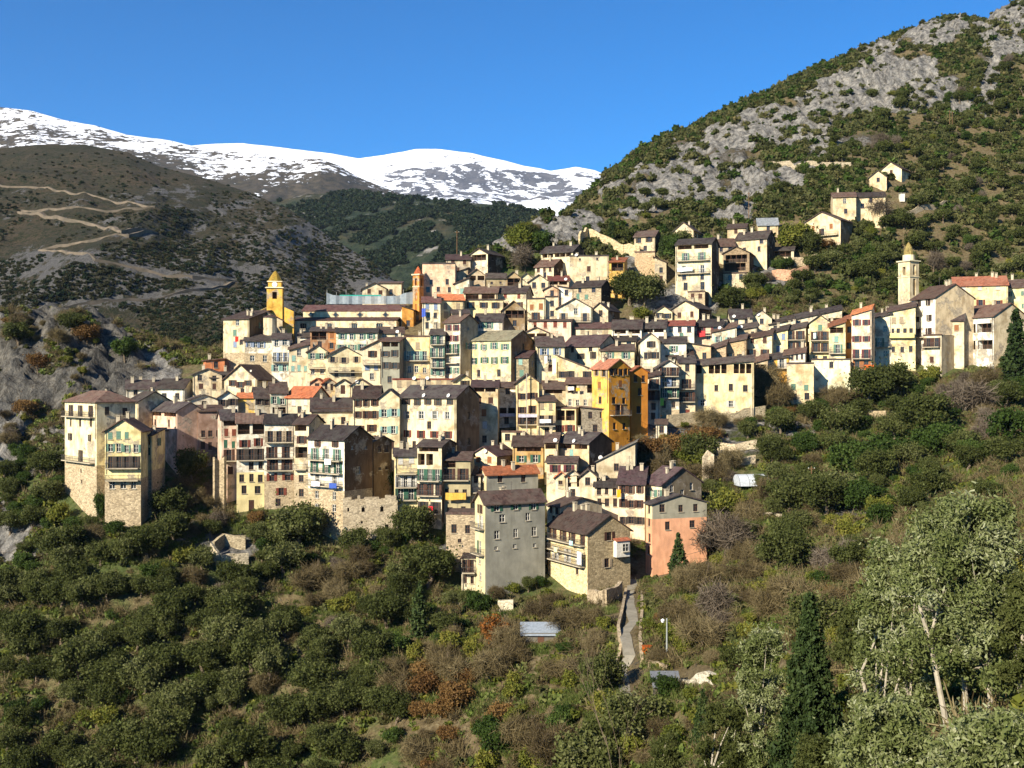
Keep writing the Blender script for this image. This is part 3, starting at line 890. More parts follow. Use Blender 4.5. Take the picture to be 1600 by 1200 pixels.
        k = (zb_ - za_) / w
        r.slab((-hw - ov, -.45, za_ - ov * k + .12), (hw + ov, -.45, zb_ + ov * k + .12), (hw + ov, dd + .3, zb_ + ov * k + .12), (-hw - ov, dd + .3, za_ - ov * k + .12), t)
        cz = lambda x, y: za_ + (zb_ - za_) * (x + hw) / w
    elif roof == 'H':
        o = ov; z0 = H; z1 = H + rise; m = min(hw, dd / 2)
        a1, a2 = (-hw + m, dd / 2, z1), (hw - m, dd / 2, z1)
        c0, c1_, c2_, c3 = (-hw - o, -o, z0), (hw + o, -o, z0), (hw + o, dd + o, z0), (-hw - o, dd + o, z0)
        if hw <= dd / 2: a1, a2 = (0, m, z1), (0, dd - m, z1); r.face([c0, c1_, a1]); r.face([c1_, c2_, a2, a1]); r.face([c2_, c3, a2]); r.face([c3, c0, a1, a2])
        else: r.face([c0, c1_, a2, a1]); r.face([c1_, c2_, a2]); r.face([c2_, c3, a1, a2]); r.face([c3, c0, a1])
        r.box(-hw - o, hw + o, -o, dd + o, H - .18, H - .003, 0)
        cz = lambda x, y: H + rise * .55
    else:
        r.box(-hw, hw, 0, dd, H + .003, H + .10, 0)
        r.box(-hw - .1, hw + .1, -.1, .2, H - .1, H + .28, 0)
        cz = lambda x, y: H
    if tilt: r.v = [(x, y, z + x * tk) for x, y, z in r.v]
    ro = r.build('roof', rm, root)
    for i in range(chim + (1 if chim and rr.random() < .35 else 0)):
        x = rr.uniform(-.35, .35) * w; y = dd * rr.uniform(.3, .6); z = cz(x, y) + x * tk
        c_ = MB(); s = rr.uniform(.22, .34); hh = rr.uniform(.8, 1.3)
        c_.box(x - s, x + s, y - s, y + s, z - .3, z + hh, 0)
        c_.box(x - s - .08, x + s + .08, y - s - .08, y + s + .08, z + hh + .18, z + hh + .26, 0)
        for q in (-1, 1):
            for p in (-1, 1): c_.box(x + q * s * .8 - .05, x + q * s * .8 + .05, y + p * s * .8 - .05, y + p * s * .8 + .05, z + hh, z + hh + .178, 0)
        c_.build('chimney', CHIM, ro)
    if rr.random() < .3:
        x = rr.uniform(-.3, .3) * w; z = cz(x, dd * .5) + x * tk; b2 = MB(); b2.tube([(x, dd * .5, z - .2), (x, dd * .5, z + 2.0)], .03, 4)
        for q in (1.5, 1.7, 1.9): b2.tube([(x - .45, dd * .5, z + q), (x + .45, dd * .5, z + q)], .02, 4)
        b2.build('antenna', IRON, ro)
    for i in range(dishes): dish(wo_, rr.uniform(-.4, .4) * w, .0, H + .1 + (cz(0, 0) - H) * .3)
    # rain pipe down the front
    if rr.random() < .55 and H > 5:
        x = rr.choice([-1, 1]) * (hw - .25); b2 = MB(); b2.tube([(x, -.12, H - .1), (x, -.12, max(.5, H - rr.uniform(6, 12)))], .05, 5, cap=False); b2.build('rain_pipe', IRON, root)
    # things in the openings
    def fill(wins, rz, org, ux_):
        for (u, z, ww, hh, kd, cc, cell) in wins:
            loc = lambda du, dz, q: Vector((org[0] + ux_[0] * (u + du) - ux_[1] * -q * 1.0, org[1] + ux_[1] * (u + du) + (q if ux_[0] else 0), z + dz)) if False else None
            def P_(du, q):
                if rz == 0: return (u + du, q, z)
                if rz > 0: return (hw - q, u + du, z)
                return (-hw + q, u + du, z)
            if kd == 'B':
                inst('balcony', balcony_mesh(ww, cc), root, P_(0, 0), rz); continue
            if kd == 'P':
                inst('balcony', parapet_balcony_mesh(ww, wall), root, P_(0, 0), rz); continue
            if kd in 'lL':
                b2 = MB(); n = max(1, int(ww / 1.3))
                for i in range(n + 1):
                    x = -ww / 2 + i * ww / n
                    b2.box(x - .06, x + .06, .08, .2, 0, hh)
                b2.box(-ww / 2, ww / 2, .085, .135, .78, .84); 
                for i in range(int(ww / .3)): xx = -ww / 2 + i * .3 + .15; b2.box(xx - .015, xx + .015, .1, .12, 0, .78)
                inst('loggia_railing', b2.mesh('loggia_railing', WOOD), root, P_(0, 0), rz); continue
            if kd == 'd':
                b2 = MB(); b2.box(-ww / 2, ww / 2, .1, .16, 0, hh - .02)
                for xx in (-.25, .25): b2.box(xx - .15, xx + .15, .07, .098, .2, hh - .3)
                inst('door', b2.mesh('door', SM(cc if cc in SHUT else 'b')), root, P_(0, 0), rz); continue
            wi = inst('window', window_mesh(ww, hh, cc if cc in 'wguae' else 'b'), root, P_(0, .14), rz)
            if kd in 'sb' and cell > ww * 1.75:
                for s in (-1, 1):
                    if rr.random() < .93:
                        so_ = inst('shutter', shutter_mesh(ww * .5, hh, cc), wi, (s * ww * .77, -.145, 0))
            elif kd == 'c' or (kd in 'sb' and rr.random() < .5):
                inst('shutter', shutter_mesh(ww * .96, hh - .04, cc), wi, (0, -.08, .02))
    fill(wins, 0, None, (1, 0))
    fill(swins, math.pi / 2 if right else -math.pi / 2, None, (0, 1))
    ctr = base + uy * (dd / 2)
    FOOT.append((ctr.x, ctr.y, max(w, dd) * .55))
    HOUSES[key] = dict(root=root, Y=Y, phi=phi, w=w, d=dd, zb=zb, H=H, base=base, ux=ux, uy=uy, px=xc, py=(ye + yb) / 2)
    return root

def hash_s(s):
    h = 5381
    for ch in str(s): h = (h * 33 + ord(ch)) & 0x7fffffff
    return h
def on_house(key, px, py, off=.3):
    """the point where the sight line through (px,py) meets the front of a house, `off` metres out"""
    h = HOUSES[key]; n = -h['uy']; o = h['base'] + n * off
    d = Vector(((px - 800) / F, 1.0, (600 - py) / F))
    t = (o.x * n.x + o.y * n.y) / (d.x * n.x + d.y * n.y)
    return d * t
# ---- every house of the village: front x0..x1, side to x2, ridge, eave, lowest visible row
H_ = house
CR = 'd9c795'; PY = 'dccb8a'; WH = 'ddd6c2'; TAN = 'c4ac80'; YE = 'd9b45e'; GR = '9c978a'; SAL = 'cf8f70'; ST = 'a8977a'; OC = 'c78a3a'; BE = 'cdbb93'
# lower left
H_('tower',104,147,200,610,627,795,'H',CR,'tall cream tower house under a hipped roof, leftmost in the village above the cliff','642:3b 660:3w 682:3s 712:1b 735:1q 752:1q',hid=0,st=724,sh='k',ang=68,srows='642:2c',boff=0)
H_('tower_wing',200,215,262,612,627,690,'L',CR,'cream wing with a dark shaded gable joined behind the leftmost tower house','642:1c',hid=4,srows='625:1q',boff=3)
H_('yellow_gable',167,217,232,655,673,812,'G','d8c77c','pale yellow gabled house with stacked balconies in front of the leftmost tower house','680:4cg 700:4sg 722:4bk 741:3bk 757:3w',hid=0,st=748,sh='g',chim=2,d=7,boff=-5)
H_('yellow_annex',218,236,256,672,680,790,'S','d3c27b','narrow yellow annex with a stone foot on the right of the yellow gabled house','690:1l 705:1se 724:1w 745:1w 757:1w',hid=0,st=735,sh='e',boff=-4)
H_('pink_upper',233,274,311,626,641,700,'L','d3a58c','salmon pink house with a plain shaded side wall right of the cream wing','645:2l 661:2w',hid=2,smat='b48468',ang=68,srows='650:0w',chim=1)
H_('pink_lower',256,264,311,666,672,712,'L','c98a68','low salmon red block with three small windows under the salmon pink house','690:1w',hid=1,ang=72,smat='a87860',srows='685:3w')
H_('shaded_block',311,347,None,636,642,712,'S','8f7565','dark brown block in deep shade between the pink house and the stacked balcony row','677:3w 697:3w',hid=2)  # shadow on this front is put into its dull brown wall colour
H_('dark_roof_left',200,249,None,594,607,622,'L',WH,'low white house under a long dark roof below the rocky outcrop','612:2w',hid=2.5,chim=2)
H_('white_mid_left',248,286,303,592,606,626,'L',WH,'white walled house beside the long dark roof, with a short gable on its right','618:2w',hid=3)
H_('white_low',300,340,None,617,624,642,'G',WH,'low white house with a shallow gable left of the white gabled cottage','632:1w',hid=3)
H_('white_cottage',341,371,None,611,622,655,'G',WH,'small white gabled cottage with two grey shuttered windows','629:2sk 646:1w',hid=3,sh='k')
H_('yellow_box',371,399,None,614,621,645,'L',YE,'little mustard yellow house with an orange roof strip beside the white cottage','633:2cy',hid=3,rc='a8603c')
H_('purple_roof',399,423,None,605,621,645,'L',GR,'grey rendered house with a purple tiled roof right of the mustard house','628:2sk',hid=3)
H_('green_shut_grey',423,448,None,597,613,645,'L','a9a18c','grey house with pale green shutters between the purple roof and the orange roof','626:2sg 641:1l',hid=3)
H_('orange_roof',448,487,513,604,620,648,'L','b0a586','grey stone house under a bright orange tiled roof','628:2cw 640:1w',hid=3,rc='9c5838',chim=1)
H_('gable_tan_left',303,345,None,576,585,612,'G',TAN,'tan house with a low gable just right of the rocky slope, far upper left','590:2w 603:2cb',hid=3)
H_('salmon_scrap',322,350,None,562,563,580,'A','cc8156','small orange rendered house tucked left of the tall tan church-end house','570:1w',hid=3)
H_('big_gable_left',352,400,428,569,592,618,'G','cdb98a','wide cream gabled house with a shaded right wall below the white terrace row','586:2sb 600:3sb 612:1w',hid=3,ang=28)
H_('lean_left',330,362,None,581,590,614,'L',TAN,'small tan house under a dark flat roof left of the wide cream gable','600:2cb',hid=3,boff=2)
# middle-left stacked balconies
H_('pink_strip',347,371,None,640,655,745,'L','d0a690','narrow pinkish house at the left end of the stacked balcony row','660:1l 676:2cr 694:2ce 711:1b 735:1cb',hid=6,boff=1)
H_('arch_house',371,414,None,646,660,803,'L',WH,'white and cream house with red arched doorway and glazed veranda in stacked balcony row','670:2Lw 692:2sr 710:3bk 727:3w 747:3w 765:2w 790:1db',hid=0,lower=(738,'d6c48e'),sh='r',chim=2)
H_('white_balconies',414,460,None,647,661,802,'L',WH,'bright white house with three long balconies in the middle of the stacked balcony row','682:3by 707:2bb 726:2bb 745:2sr 768:1sr 785:1w',hid=0,st=742,sh='y',chim=3)
H_('loggia_edge',460,482,506,648,662,810,'L',BE,'beige house with open loggias on the right of the white balcony house','668:1l 687:1sb 707:1L 724:1bk 747:1w 770:1w',hid=0,st=742,chim=1)
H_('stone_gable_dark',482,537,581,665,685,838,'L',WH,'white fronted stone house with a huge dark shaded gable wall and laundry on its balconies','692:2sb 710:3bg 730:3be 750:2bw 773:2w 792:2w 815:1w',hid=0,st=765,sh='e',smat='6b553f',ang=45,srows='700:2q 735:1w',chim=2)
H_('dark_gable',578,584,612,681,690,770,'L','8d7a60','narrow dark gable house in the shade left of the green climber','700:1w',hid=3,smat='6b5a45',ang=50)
# under church middle row
H_('veranda_house',487,552,None,618,641,668,'L',BE,'beige house with wooden veranda and arched glazed door, left of the big cream mansion','636:2Lb 658:2w',hid=4,chim=1,sh='b')
H_('mansion_left',552,592,None,603,621,700,'L','d6c795','cream three storey mansion with brown shutters on every window','629:3sb 648:3sb 669:2sb 686:2sb',hid=4,chim=1)
H_('mansion_mid',592,624,None,603,621,712,'G','cdbb8d','tall beige house with an open dark attic gable and aqua shutters','645:2sa 671:2sa 680:1w 695:1sb 707:1w',hid=4,sh='a',chim=0)
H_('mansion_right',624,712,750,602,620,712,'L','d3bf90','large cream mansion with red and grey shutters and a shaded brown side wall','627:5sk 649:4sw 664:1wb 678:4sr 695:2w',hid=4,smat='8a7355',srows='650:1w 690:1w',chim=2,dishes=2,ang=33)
H_('small_gable_a',524,549,None,593,601,620,'G',BE,'small beige gabled house, left one of a twin pair above the veranda house','608:1d',hid=3,chim=0)
H_('small_gable_b',549,577,None,592,601,622,'G',CR,'small beige gabled house with a white dish, right one of the twin pair','606:1w 614:1w',hid=3,chim=0,dishes=1)
H_('hut_a',485,505,None,591,598,612,'G','c88f63','little orange roofed hut left of the twin gables','604:1w',hid=3,rc='9c5637',chim=0)
H_('hut_b',505,524,None,591,598,612,'G','d6b57a','little ochre hut with an orange roof next to the twin gables','604:2w',hid=3,rc='9c5637',chim=0)
H_('terrace_long',614,712,None,588,593,606,'F',TAN,'long low tan terrace house with a reddish flat roof and two dishes','600:6cy',hid=3,dishes=2,rc='8a4a3c',chim=0)
# under the church
H_('church_end_tower',350,388,421,494,498,576,'S','c3b083','tall tan house with a red cloth at its window, left of the church steps','504:1w 520:1cg 538:1cu',hid=2,smat='6d5b45',ang=32,sh='g',chim=2,rise=2.4,st=551)
H_('white_terrace_a',383,425,None,523,532,578,'L','e0d8c2','long white house with blue grey windows right of the tall tan house','538:4su 560:2w',hid=2,st=552,sh='u')
H_('white_terrace_b',425,452,None,521,529,590,'L','e0d8c2','white house with grey shutters above a dark balcony below the church steps','535:2sw 558:3b 575:2sa',hid=2,sh='u')
H_('sloping_roof_small',452,482,None,534,546,586,'T',BE,'beige house with a one-sided dark roof and aqua doors below the church','551:1w 560:2c 575:3ca',hid=3,sh='a')
H_('bluewin_white',466,485,None,520,526,545,'L',WH,'tiny white house with two tall blue windows at the church foot','537:2sw',hid=2,sh='u')
H_('brown_box',485,512,None,511,517,544,'S','9e7a5a','brown veranda house with a big rust red blind below the church aisle','524:1Lr 538:1w',hid=2,sh='r')
H_('orange_door_house',513,525,None,512,517,547,'L','b98457','slim house with orange shutters squeezed below the church aisle','524:1co 540:1so',hid=2)
H_('long_white_green',526,589,None,513,519,552,'L','ddd8b8','long whitish house with sea green shutters below the church wall','525:4sg 543:4sg',hid=2,sh='g')
H_('blue_window_house',590,631,None,511,520,536,'L','cfc39c','cream house with a blue window under a wide dark roof below the church','524:2wu',hid=2,dishes=1)
H_('gable_balcony_a',481,511,None,539,549,588,'G',CR,'cream gabled house with a pale green balcony, left of the dark arch','556:2s 568:3bg 580:2w',hid=3,sh='g')
H_('arch_dark_house',511,566,None,541,556,592,'G','cdbd8d','yellowish gabled house beside the tall dark archway','559:3s 574:3by 584:2w',hid=3,sh='y')
H_('slant_roof_mid',566,596,None,529,544,594,'A','d5c19c','house with a one-sided roof and blue shutters right of the dark archway','553:1sb 562:2b 573:2cu 588:1w',hid=3,sh='u')
H_('grey_loggia_tower',596,624,640,527,533,604,'L','8d8a78','grey four storey house with an open top floor below the church','537:2l 552:2sk 572:2sk 593:1w',hid=3,kind='cement',sh='k')
H_('yellow_flat',632,671,None,523,526,590,'F','d9bd76','bright yellow flat topped house with a white balcony under the slim orange steeple','540:1cy 556:3ba 577:3w',hid=3,sh='a')
H_('green_balcony',672,695,None,514,522,592,'L','bfb694','house with green railings and flowered balconies right of the yellow flat topped house','531:2be 551:2b 567:2bg 581:2sg',hid=3,sh='g')
H_('bay_tower',694,719,747,492,503,590,'L','d9cfb8','slender tower house with stacked white bays and balconies, roof at the level of the church','512:2sm 528:2sm 545:2be 560:2bg 578:2sg',hid=3,smat='a58b62',ang=40,sh='g',st=None)
H_('penthouse',706,733,None,484,489,502,'L','b59b6c','small rooftop storey behind the slender bay tower','496:1w',hid=8,chim=0)
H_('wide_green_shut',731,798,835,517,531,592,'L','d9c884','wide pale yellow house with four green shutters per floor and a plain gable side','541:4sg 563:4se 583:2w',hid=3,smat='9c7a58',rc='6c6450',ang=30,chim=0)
H_('stone_purple',780,826,846,548,558,598,'L','8d8268','rubble stone house with aqua shutters under a purple roof','566:2ca 584:2cg',hid=3,kind='stone',sh='a',rc='4d3432')
H_('orange_lean',802,838,None,538,549,556,'L',CR,'low house showing only its bright orange roof above the rubble stone house','552:1w',hid=3.5,rc='9a573c',chim=0)
H_('rows_white_y',742,785,None,490,501,522,'L',WH,'white house with green shutters and a deep roof above the wide yellow house','509:3sg',hid=3,sh='g')
H_('barn_dark',785,820,None,466,484,512,'G','8c7656','dark open barn with timber posts between the yellow house and the orange shuttered house','490:1L 505:1w',hid=3,chim=0)
H_('shutter_orange',824,852,None,463,467,512,'F',CR,'cream house with two tall orange shutters right of the dark barn','479:2co 495:1b',hid=3,chim=0)
H_('plain_tan_flat',852,872,None,462,464,510,'F',BE,'plain beige flat topped house with two small windows','474:1w 490:1w 504:1w',hid=3,chim=0)
H_('big_white_gable',871,925,None,466,481,516,'G','dfd4b0','broad pale gabled house brightly lit, with a blue balcony','486:1wu 496:3by 508:2cr',hid=3,chim=0)
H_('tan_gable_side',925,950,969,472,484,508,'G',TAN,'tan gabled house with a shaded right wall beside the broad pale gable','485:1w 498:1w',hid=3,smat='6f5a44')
H_('pink_row',826,892,None,498,501,520,'S','d5a78e','pinkish low house with red doors under the cream and beige flat tops','507:4cr',hid=3,chim=1,boff=-2)
H_('long_roof_mid',900,957,None,504,512,524,'L',BE,'low beige house under a long purple roof below the tan gable','516:3cy',hid=3,rc='533a38')
H_('long_roof_east',957,1002,None,500,513,530,'L',WH,'low white house under wide dark roof, left of the pair above arched attic windows','517:2l',hid=3,chim=2)
H_('long_roof_east_b',1002,1040,None,500,512,530,'L',WH,'low white house under wide dark roof, right of the pair above arched attic windows','515:2l',hid=3,chim=2)
H_('little_gable_mid',818,858,None,511,520,536,'G',CR,'small cream house with a brown veranda and lifted gable above the large dark roof','523:2lb 532:1w',hid=3)
H_('curtain_house',839,882,None,526,540,590,'L','dccf9c','cream house with grey blue shutters and white sheets hanging down its wall','549:2su 560:1w 575:1cb',hid=3,sh='u')
H_('large_dark_roof',880,937,967,519,540,566,'L','c9b587','beige house under the largest dark purple roof in the middle of the village','544:2w 556:3sk',hid=3,rc='4c3a3a',sh='k')
H_('arch_win_house',957,993,None,525,532,546,'L',BE,'beige house with two arched attic windows under a brown roof','537:2a',hid=3)
H_('low_purple_two',938,991,None,538,547,569,'L','d8c88f','yellowish house with green shutters below the arched attic windows','555:2sg',hid=3,sh='g',boff=-2)
H_('white_gable_tall',1001,1031,None,520,532,575,'G','e0d5b4','tall white gabled house with brown shuttered windows in the middle of the village','538:1sk 556:2sk 568:1b',hid=3,chim=0)
H_('white_wide_east',1031,1072,None,526,535,568,'L','e2dac6','plain white house joined to the right of the tall white gabled house','545:1sg 558:1cg',hid=3)
H_('tan_slope_east',1072,1110,None,535,541,568,'B','c4a06c','tan house with a sloping parapet right of the plain white house','556:2w',hid=3,chim=0)
# orange house group
H_('orange_left',872,925,None,556,577,600,'B','dcc183','long yellow house with brown shutters joined to the orange house','585:4sk',hid=3,chim=0)
H_('orange_house',925,951,984,560,575,690,'L','e2b45a','bright orange house with deep amber side wall and small balcony, most vivid in the village','582:2sy 602:1co 625:1w',hid=1,smat='d09032',rc='8f5a44',srows='581:5k 600:1co 625:2w 640:1bb 665:2w'.replace('5k','4sk'),ang=48,sh='k',chim=2)
H_('orange_wing',980,985,1012,572,581,684,'L','c98a34','amber lower wing joined to the right of the bright orange house','600:0w',hid=1,smat='c07c30',ang=62,srows='592:2w 612:1w 640:1w',kind='cement',rc='8a5036',chim=0,boff=3)
H_('garage_yellow',713,738,None,585,594,640,'G','d5c584','narrow yellow gabled house left of the stucco block with a window band','598:1sk 620:1cb 636:1w',hid=3,sh='b')
H_('stucco_block',737,778,None,594,604,700,'L','c7ac78','tall tan stucco block with a band of small loggia windows under its purple roof','607:2l 625:2cb 645:1co 664:1cw 686:1w',hid=1,rc='54403f',st=None)
H_('white_slim',779,807,None,597,605,655,'L','e3dac8','slim white house with brown shutters between the stucco block and the tall post','608:1w 620:2cr 642:2lm 657:1w',hid=2,sh='b')
H_('attic_yellow',807,842,None,584,597,676,'G','dcc27e','yellow house with an open timber attic and red shutters on four floors','592:1l 618:2sb 640:2sb 655:2bb 667:2s',hid=2,sh='b',chim=0)
H_('roof_step',850,884,None,595,607,618,'L','c0ab80','beige house with a dark open attic under a broad hipped roof','610:1l',hid=3,boff=1)
H_('loggia_laundry',884,934,None,590,599,640,'L','b5a27c','house with open galleries full of laundry left of the orange house','606:3L 628:4wg',hid=3,sh='w',chim=1)
H_('yellow_step',840,868,None,618,626,684,'L','dbc078','bright yellow narrow house with a plant filled balcony','634:2cy 657:2by 674:1w',hid=2)
H_('yellow_tall_win',866,900,910,635,638,678,'F','dcc07c','yellow cube house with two very tall shuttered windows','649:2Lk 669:2sr',hid=2,chim=0)
H_('stone_stub',910,952,None,636,640,684,'B','857b69','grey stone outbuilding leaning against the foot of the orange house','648:2w 669:1w',hid=2,kind='stone',chim=0)
H_('tan_gallery',801,849,None,681,696,732,'L','b7955f','tan house with a dark gallery below its brown roof','700:1l 716:2se',hid=2,sh='e')
H_('low_cream_flat',784,820,None,672,675,692,'F',CR,'low cream flat roofed house with a tiled edge below the slim white house','682:2w',hid=2,chim=0)
H_('terrace_yellow',851,871,None,676,690,740,'L','dcc078','yellow house corner with an open tiled terrace','693:1L 716:1w',hid=2,dishes=1)
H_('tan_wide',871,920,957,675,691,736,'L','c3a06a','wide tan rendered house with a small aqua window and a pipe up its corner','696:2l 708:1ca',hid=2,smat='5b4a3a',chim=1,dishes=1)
H_('barn_roof',930,992,None,690,722,742,'A','a08e6c','long low barn under a big sloping slate grey roof beside the autumn trees','730:1w',hid=2,rc='57504a',chim=1,dishes=1,d=9)
H_('turret_house',854,901,None,713,722,778,'L','cfbd92','narrow beige house with a red framed window at the left of the twin white gables','731:2sm 751:1w 762:2w',hid=2)
H_('gable_row_a',868,886,None,734,744,778,'G','d2c29a','tiny house with an orange roof, leftmost of three joined gables','757:1w',hid=2,rc='a65b3b',chim=0)
H_('gable_row_b',885,906,None,731,742,782,'G','dccdaa','cream gabled house with a tall white window, middle of three joined gables','752:1Lw 770:1w',hid=2)
H_('gable_row_c',906,932,None,729,744,785,'G','cab894','flaking beige gabled house, right one of three joined gables','752:1w 765:1w',hid=2)
H_('purple_low',929,968,None,748,760,800,'L','cdb994','beige house with small dark windows under a low purple roof','767:3w 785:3w',hid=2,chim=1)
H_('salmon_face',966,1007,None,729,755,826,'L','e0bd98','pale salmon four storey house with red brown shutters and a yellow cloth','765:3sb 787:3sb 812:3sk',hid=1,rc='4d3a3b',d=11,chim=2,sh='b')
H_('cream_corner',1006,1034,1096,729,755,826,'L','d9cba0','cream corner house with grey shutters and a shaded stone gable','770:3sg 790:2w',hid=1,rc='4d3a3b',smat='7d715c',ang=48,srows='745:2w 772:1w',sh='g',chim=3)
H_('pink_big',1009,1019,1104,771,786,893,'L','dcc898','big house with grey render above and pink render below, beside the steep path','795:1w 815:1w 840:1w 860:1w',hid=0,ang=64,smat='9a9480',srows='793:3w 820:2w 850:0w',lower=(810,'dca27c'),chim=1,kind='cement',d=None)
H_('hooded_house',855,876,942,776,790,850,'L','d6c59a','beige house with wide brown roof and shaded stone gable behind the front stone house','795:2w 812:1w',hid=2,smat='a3906c',ang=52)
H_('front_stone',856,917,984,797,826,915,'L','cdb98e','front stone house with cluttered balconies and a broad rubble gable, left of the steep path','836:4b 852:4be 868:3bw 885:2w',hid=0,kind='stone',smat='a08f6e',ang=58,srows='823:1sb 860:0w 874:1sy',st=None,chim=3)
# big grey and neighbours
H_('orange_grey',750,760,842,729,739,776,'G','c9b98f','grey rendered house with a faded orange roof and one dish above the big grey wall','745:1cw 760:1w',hid=3,ang=66,smat='8f8b7d',rc='a2603f',srows='748:2w',dishes=1,kind='cement',chim=2)
H_('big_grey',742,758,853,768,784,925,'G','cbbd92','huge plain grey rendered building with white framed windows in the lower village','795:1sb 815:1bw 832:1Lo 855:1be 875:1w 900:1w',hid=0,ang=66,smat='8d8a7c',kind='cement',srows='788:3s 808:2w 833:3w 855:3q',sh='e',chim=1)
H_('grey_foot',721,743,None,868,872,920,'F','cdbf98','narrow cream foot building with small balconies at the left corner of the huge grey building','884:2b 905:2w',hid=0,chim=0)
H_('balc_yellow',617,652,None,700,712,818,'L','d9c582','yellow topped narrow house with three loaded balconies above the stone ruin wall','718:2cw 731:2bo 752:3bw 772:2be 800:1a',hid=0,sh='o')
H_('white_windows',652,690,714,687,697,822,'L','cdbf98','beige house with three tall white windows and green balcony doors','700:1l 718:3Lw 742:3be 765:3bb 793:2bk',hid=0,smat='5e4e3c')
H_('yellow_block',690,735,None,706,718,800,'L','a89b78','grey house with a projecting bright yellow room under a balcony','722:2L 741:2b 770:3w 798:2w',hid=2,kind='cement')
H_('stone_tall_low',697,743,None,802,803,892,'F','a39277','tall rubble stone ruin building with narrow windows left of the huge grey building','827:2w 845:1q 850:1q',hid=0,kind='stone',chim=0)
H_('gable_wood',736,776,808,698,711,738,'G',CR,'cream gabled house with orange wooden attic shutters and a dish','707:2co 725:2w',hid=2,smat='8b8170',dishes=1,rc='4a3534')
H_('narrow_mid',737,751,None,733,742,790,'S','d0c39d','very narrow cream house beside the grey house with the faded orange roof','748:1w 760:1b',hid=2,chim=0)
# upper village centre
H_('top_stone_flat',672,697,None,414,415,442,'F','b7a07a','small stone house with a flat top at the upper left end of the village','423:1cb 433:1w',hid=2,chim=0)
H_('top_stone_a',697,735,None,398,405,432,'L','ab9570','stone house with four brown shutters at the top left of the village','409:2cb 422:3cb',hid=2,rc='453130')
H_('top_gable_tall',735,762,787,388,397,428,'G','c9b389','tall gabled house with open attic standing on the skyline','401:1L 413:2cw',hid=2,smat='57483a')
H_('top_white_gable',758,787,None,384,391,405,'G','dccfa9','white lit gable rising behind the tall open attic house','398:0w',hid=2,boff=8,chim=0)
H_('slope_stone',680,731,None,419,437,448,'A','a3916f','stone house with a one-sided slanting roof under the top row','440:2w',hid=2,chim=0)
H_('rust_balcony',731,758,None,420,430,450,'G','a58a66','small stone gable with a rust coloured balcony room','434:2lo 442:1co',hid=2)
H_('salmon_top',660,711,None,409,412,465,'F','cf9f7a','salmon flat topped house at the left edge above the slim steeple','440:2w 452:3w',hid=3,chim=0,Y=None)
H_('lean_white_top',710,733,None,434,443,475,'A','d2c6a9','narrow whitish house with a leaning roof right of the salmon flat top','455:1ca',hid=3)
H_('glass_gable',790,814,None,423,434,452,'G','a08a68','stone gable with a large black glazed window in the upper village','440:1Lk',hid=2)
H_('grey_lean_top',760,791,None,427,434,452,'L','9c8c6c','low stone house with a grey roof left of the large black window','442:2q',hid=2,chim=0)
H_('cream_gable_top',812,833,None,426,435,452,'G','d8c794','small cream gable right of the large black window','442:0w',hid=2,chim=0)
H_('thin_gable_top',826,858,None,429,440,455,'G','cbb58c','low gabled house with thin roof beams above the middle terrace','446:2w',hid=2)
H_('long_brown_top',725,777,None,448,457,485,'L','bfa272','long tan house with large windows under a wide dark roof in the upper centre','463:2lb 478:2s',hid=3,sh='k')
H_('cream_brown_win',777,822,833,447,457,484,'L',CR,'cream house with red brown attic windows in the upper centre','461:2cr 477:2s',hid=3,sh='b')
H_('tower_foot_white',660,688,None,464,472,525,'L','dccfa8','cream house with a blue cloth right below the slim orange steeple','479:2cu 492:2w 508:2w',hid=3,rc='5a3b36')
H_('orange_strip_top',687,725,None,460,468,510,'L','dac68e','pale yellow house under an orange roof in the upper centre','478:2cy 492:2cy 500:1w',hid=3,rc='a8603c')
H_('yellow_wide_top',725,786,None,467,469,500,'F','d8c07c','wide bright yellow house with grey shutters in the upper centre','477:3sk',hid=3,sh='k',chim=0)
H_('five_windows',845,895,914,384,394,420,'L','c9b587','house with a row of five small windows under the highest long roof, upper village','398:5l 412:1cb',hid=2,smat='6a5744',chim=1)
H_('shaded_low_top',836,865,886,406,416,438,'L','d2c198','beige house with a brown shuttered band and side wall coloured dark for shade','419:3cb 430:1w',hid=2,smat='3f342b')
H_('tall_flat_tan',890,951,None,396,400,445,'F','b9a277','tall plain tan house with a tiled parapet at the top of the village','405:2q 420:1cb 436:1wr',hid=2,chim=1,dishes=1)
H_('ochre_blue_win',952,975,None,403,409,452,'S','caa457','ochre house with a wide blue window at the upper right of the centre','417:1Lu 438:1w',hid=2,rc='9c5b3c')
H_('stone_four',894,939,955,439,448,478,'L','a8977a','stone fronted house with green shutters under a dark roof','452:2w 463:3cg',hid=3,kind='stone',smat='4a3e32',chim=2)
H_('salmon_gable_top',850,873,None,446,452,468,'G','cf9b74','small salmon gabled house in the upper centre','458:1w',hid=3,chim=0)
H_('white_vertical',873,895,None,447,451,466,'B','e0d9c6','small white rendered house leaning right in the upper centre','457:1w',hid=3,chim=0)
H_('red_low_top',857,889,None,431,438,447,'L','b79469','low house with a red tinted roof between the shuttered band and the stone house','441:2l',hid=3,rc='6d3a33',dishes=1)
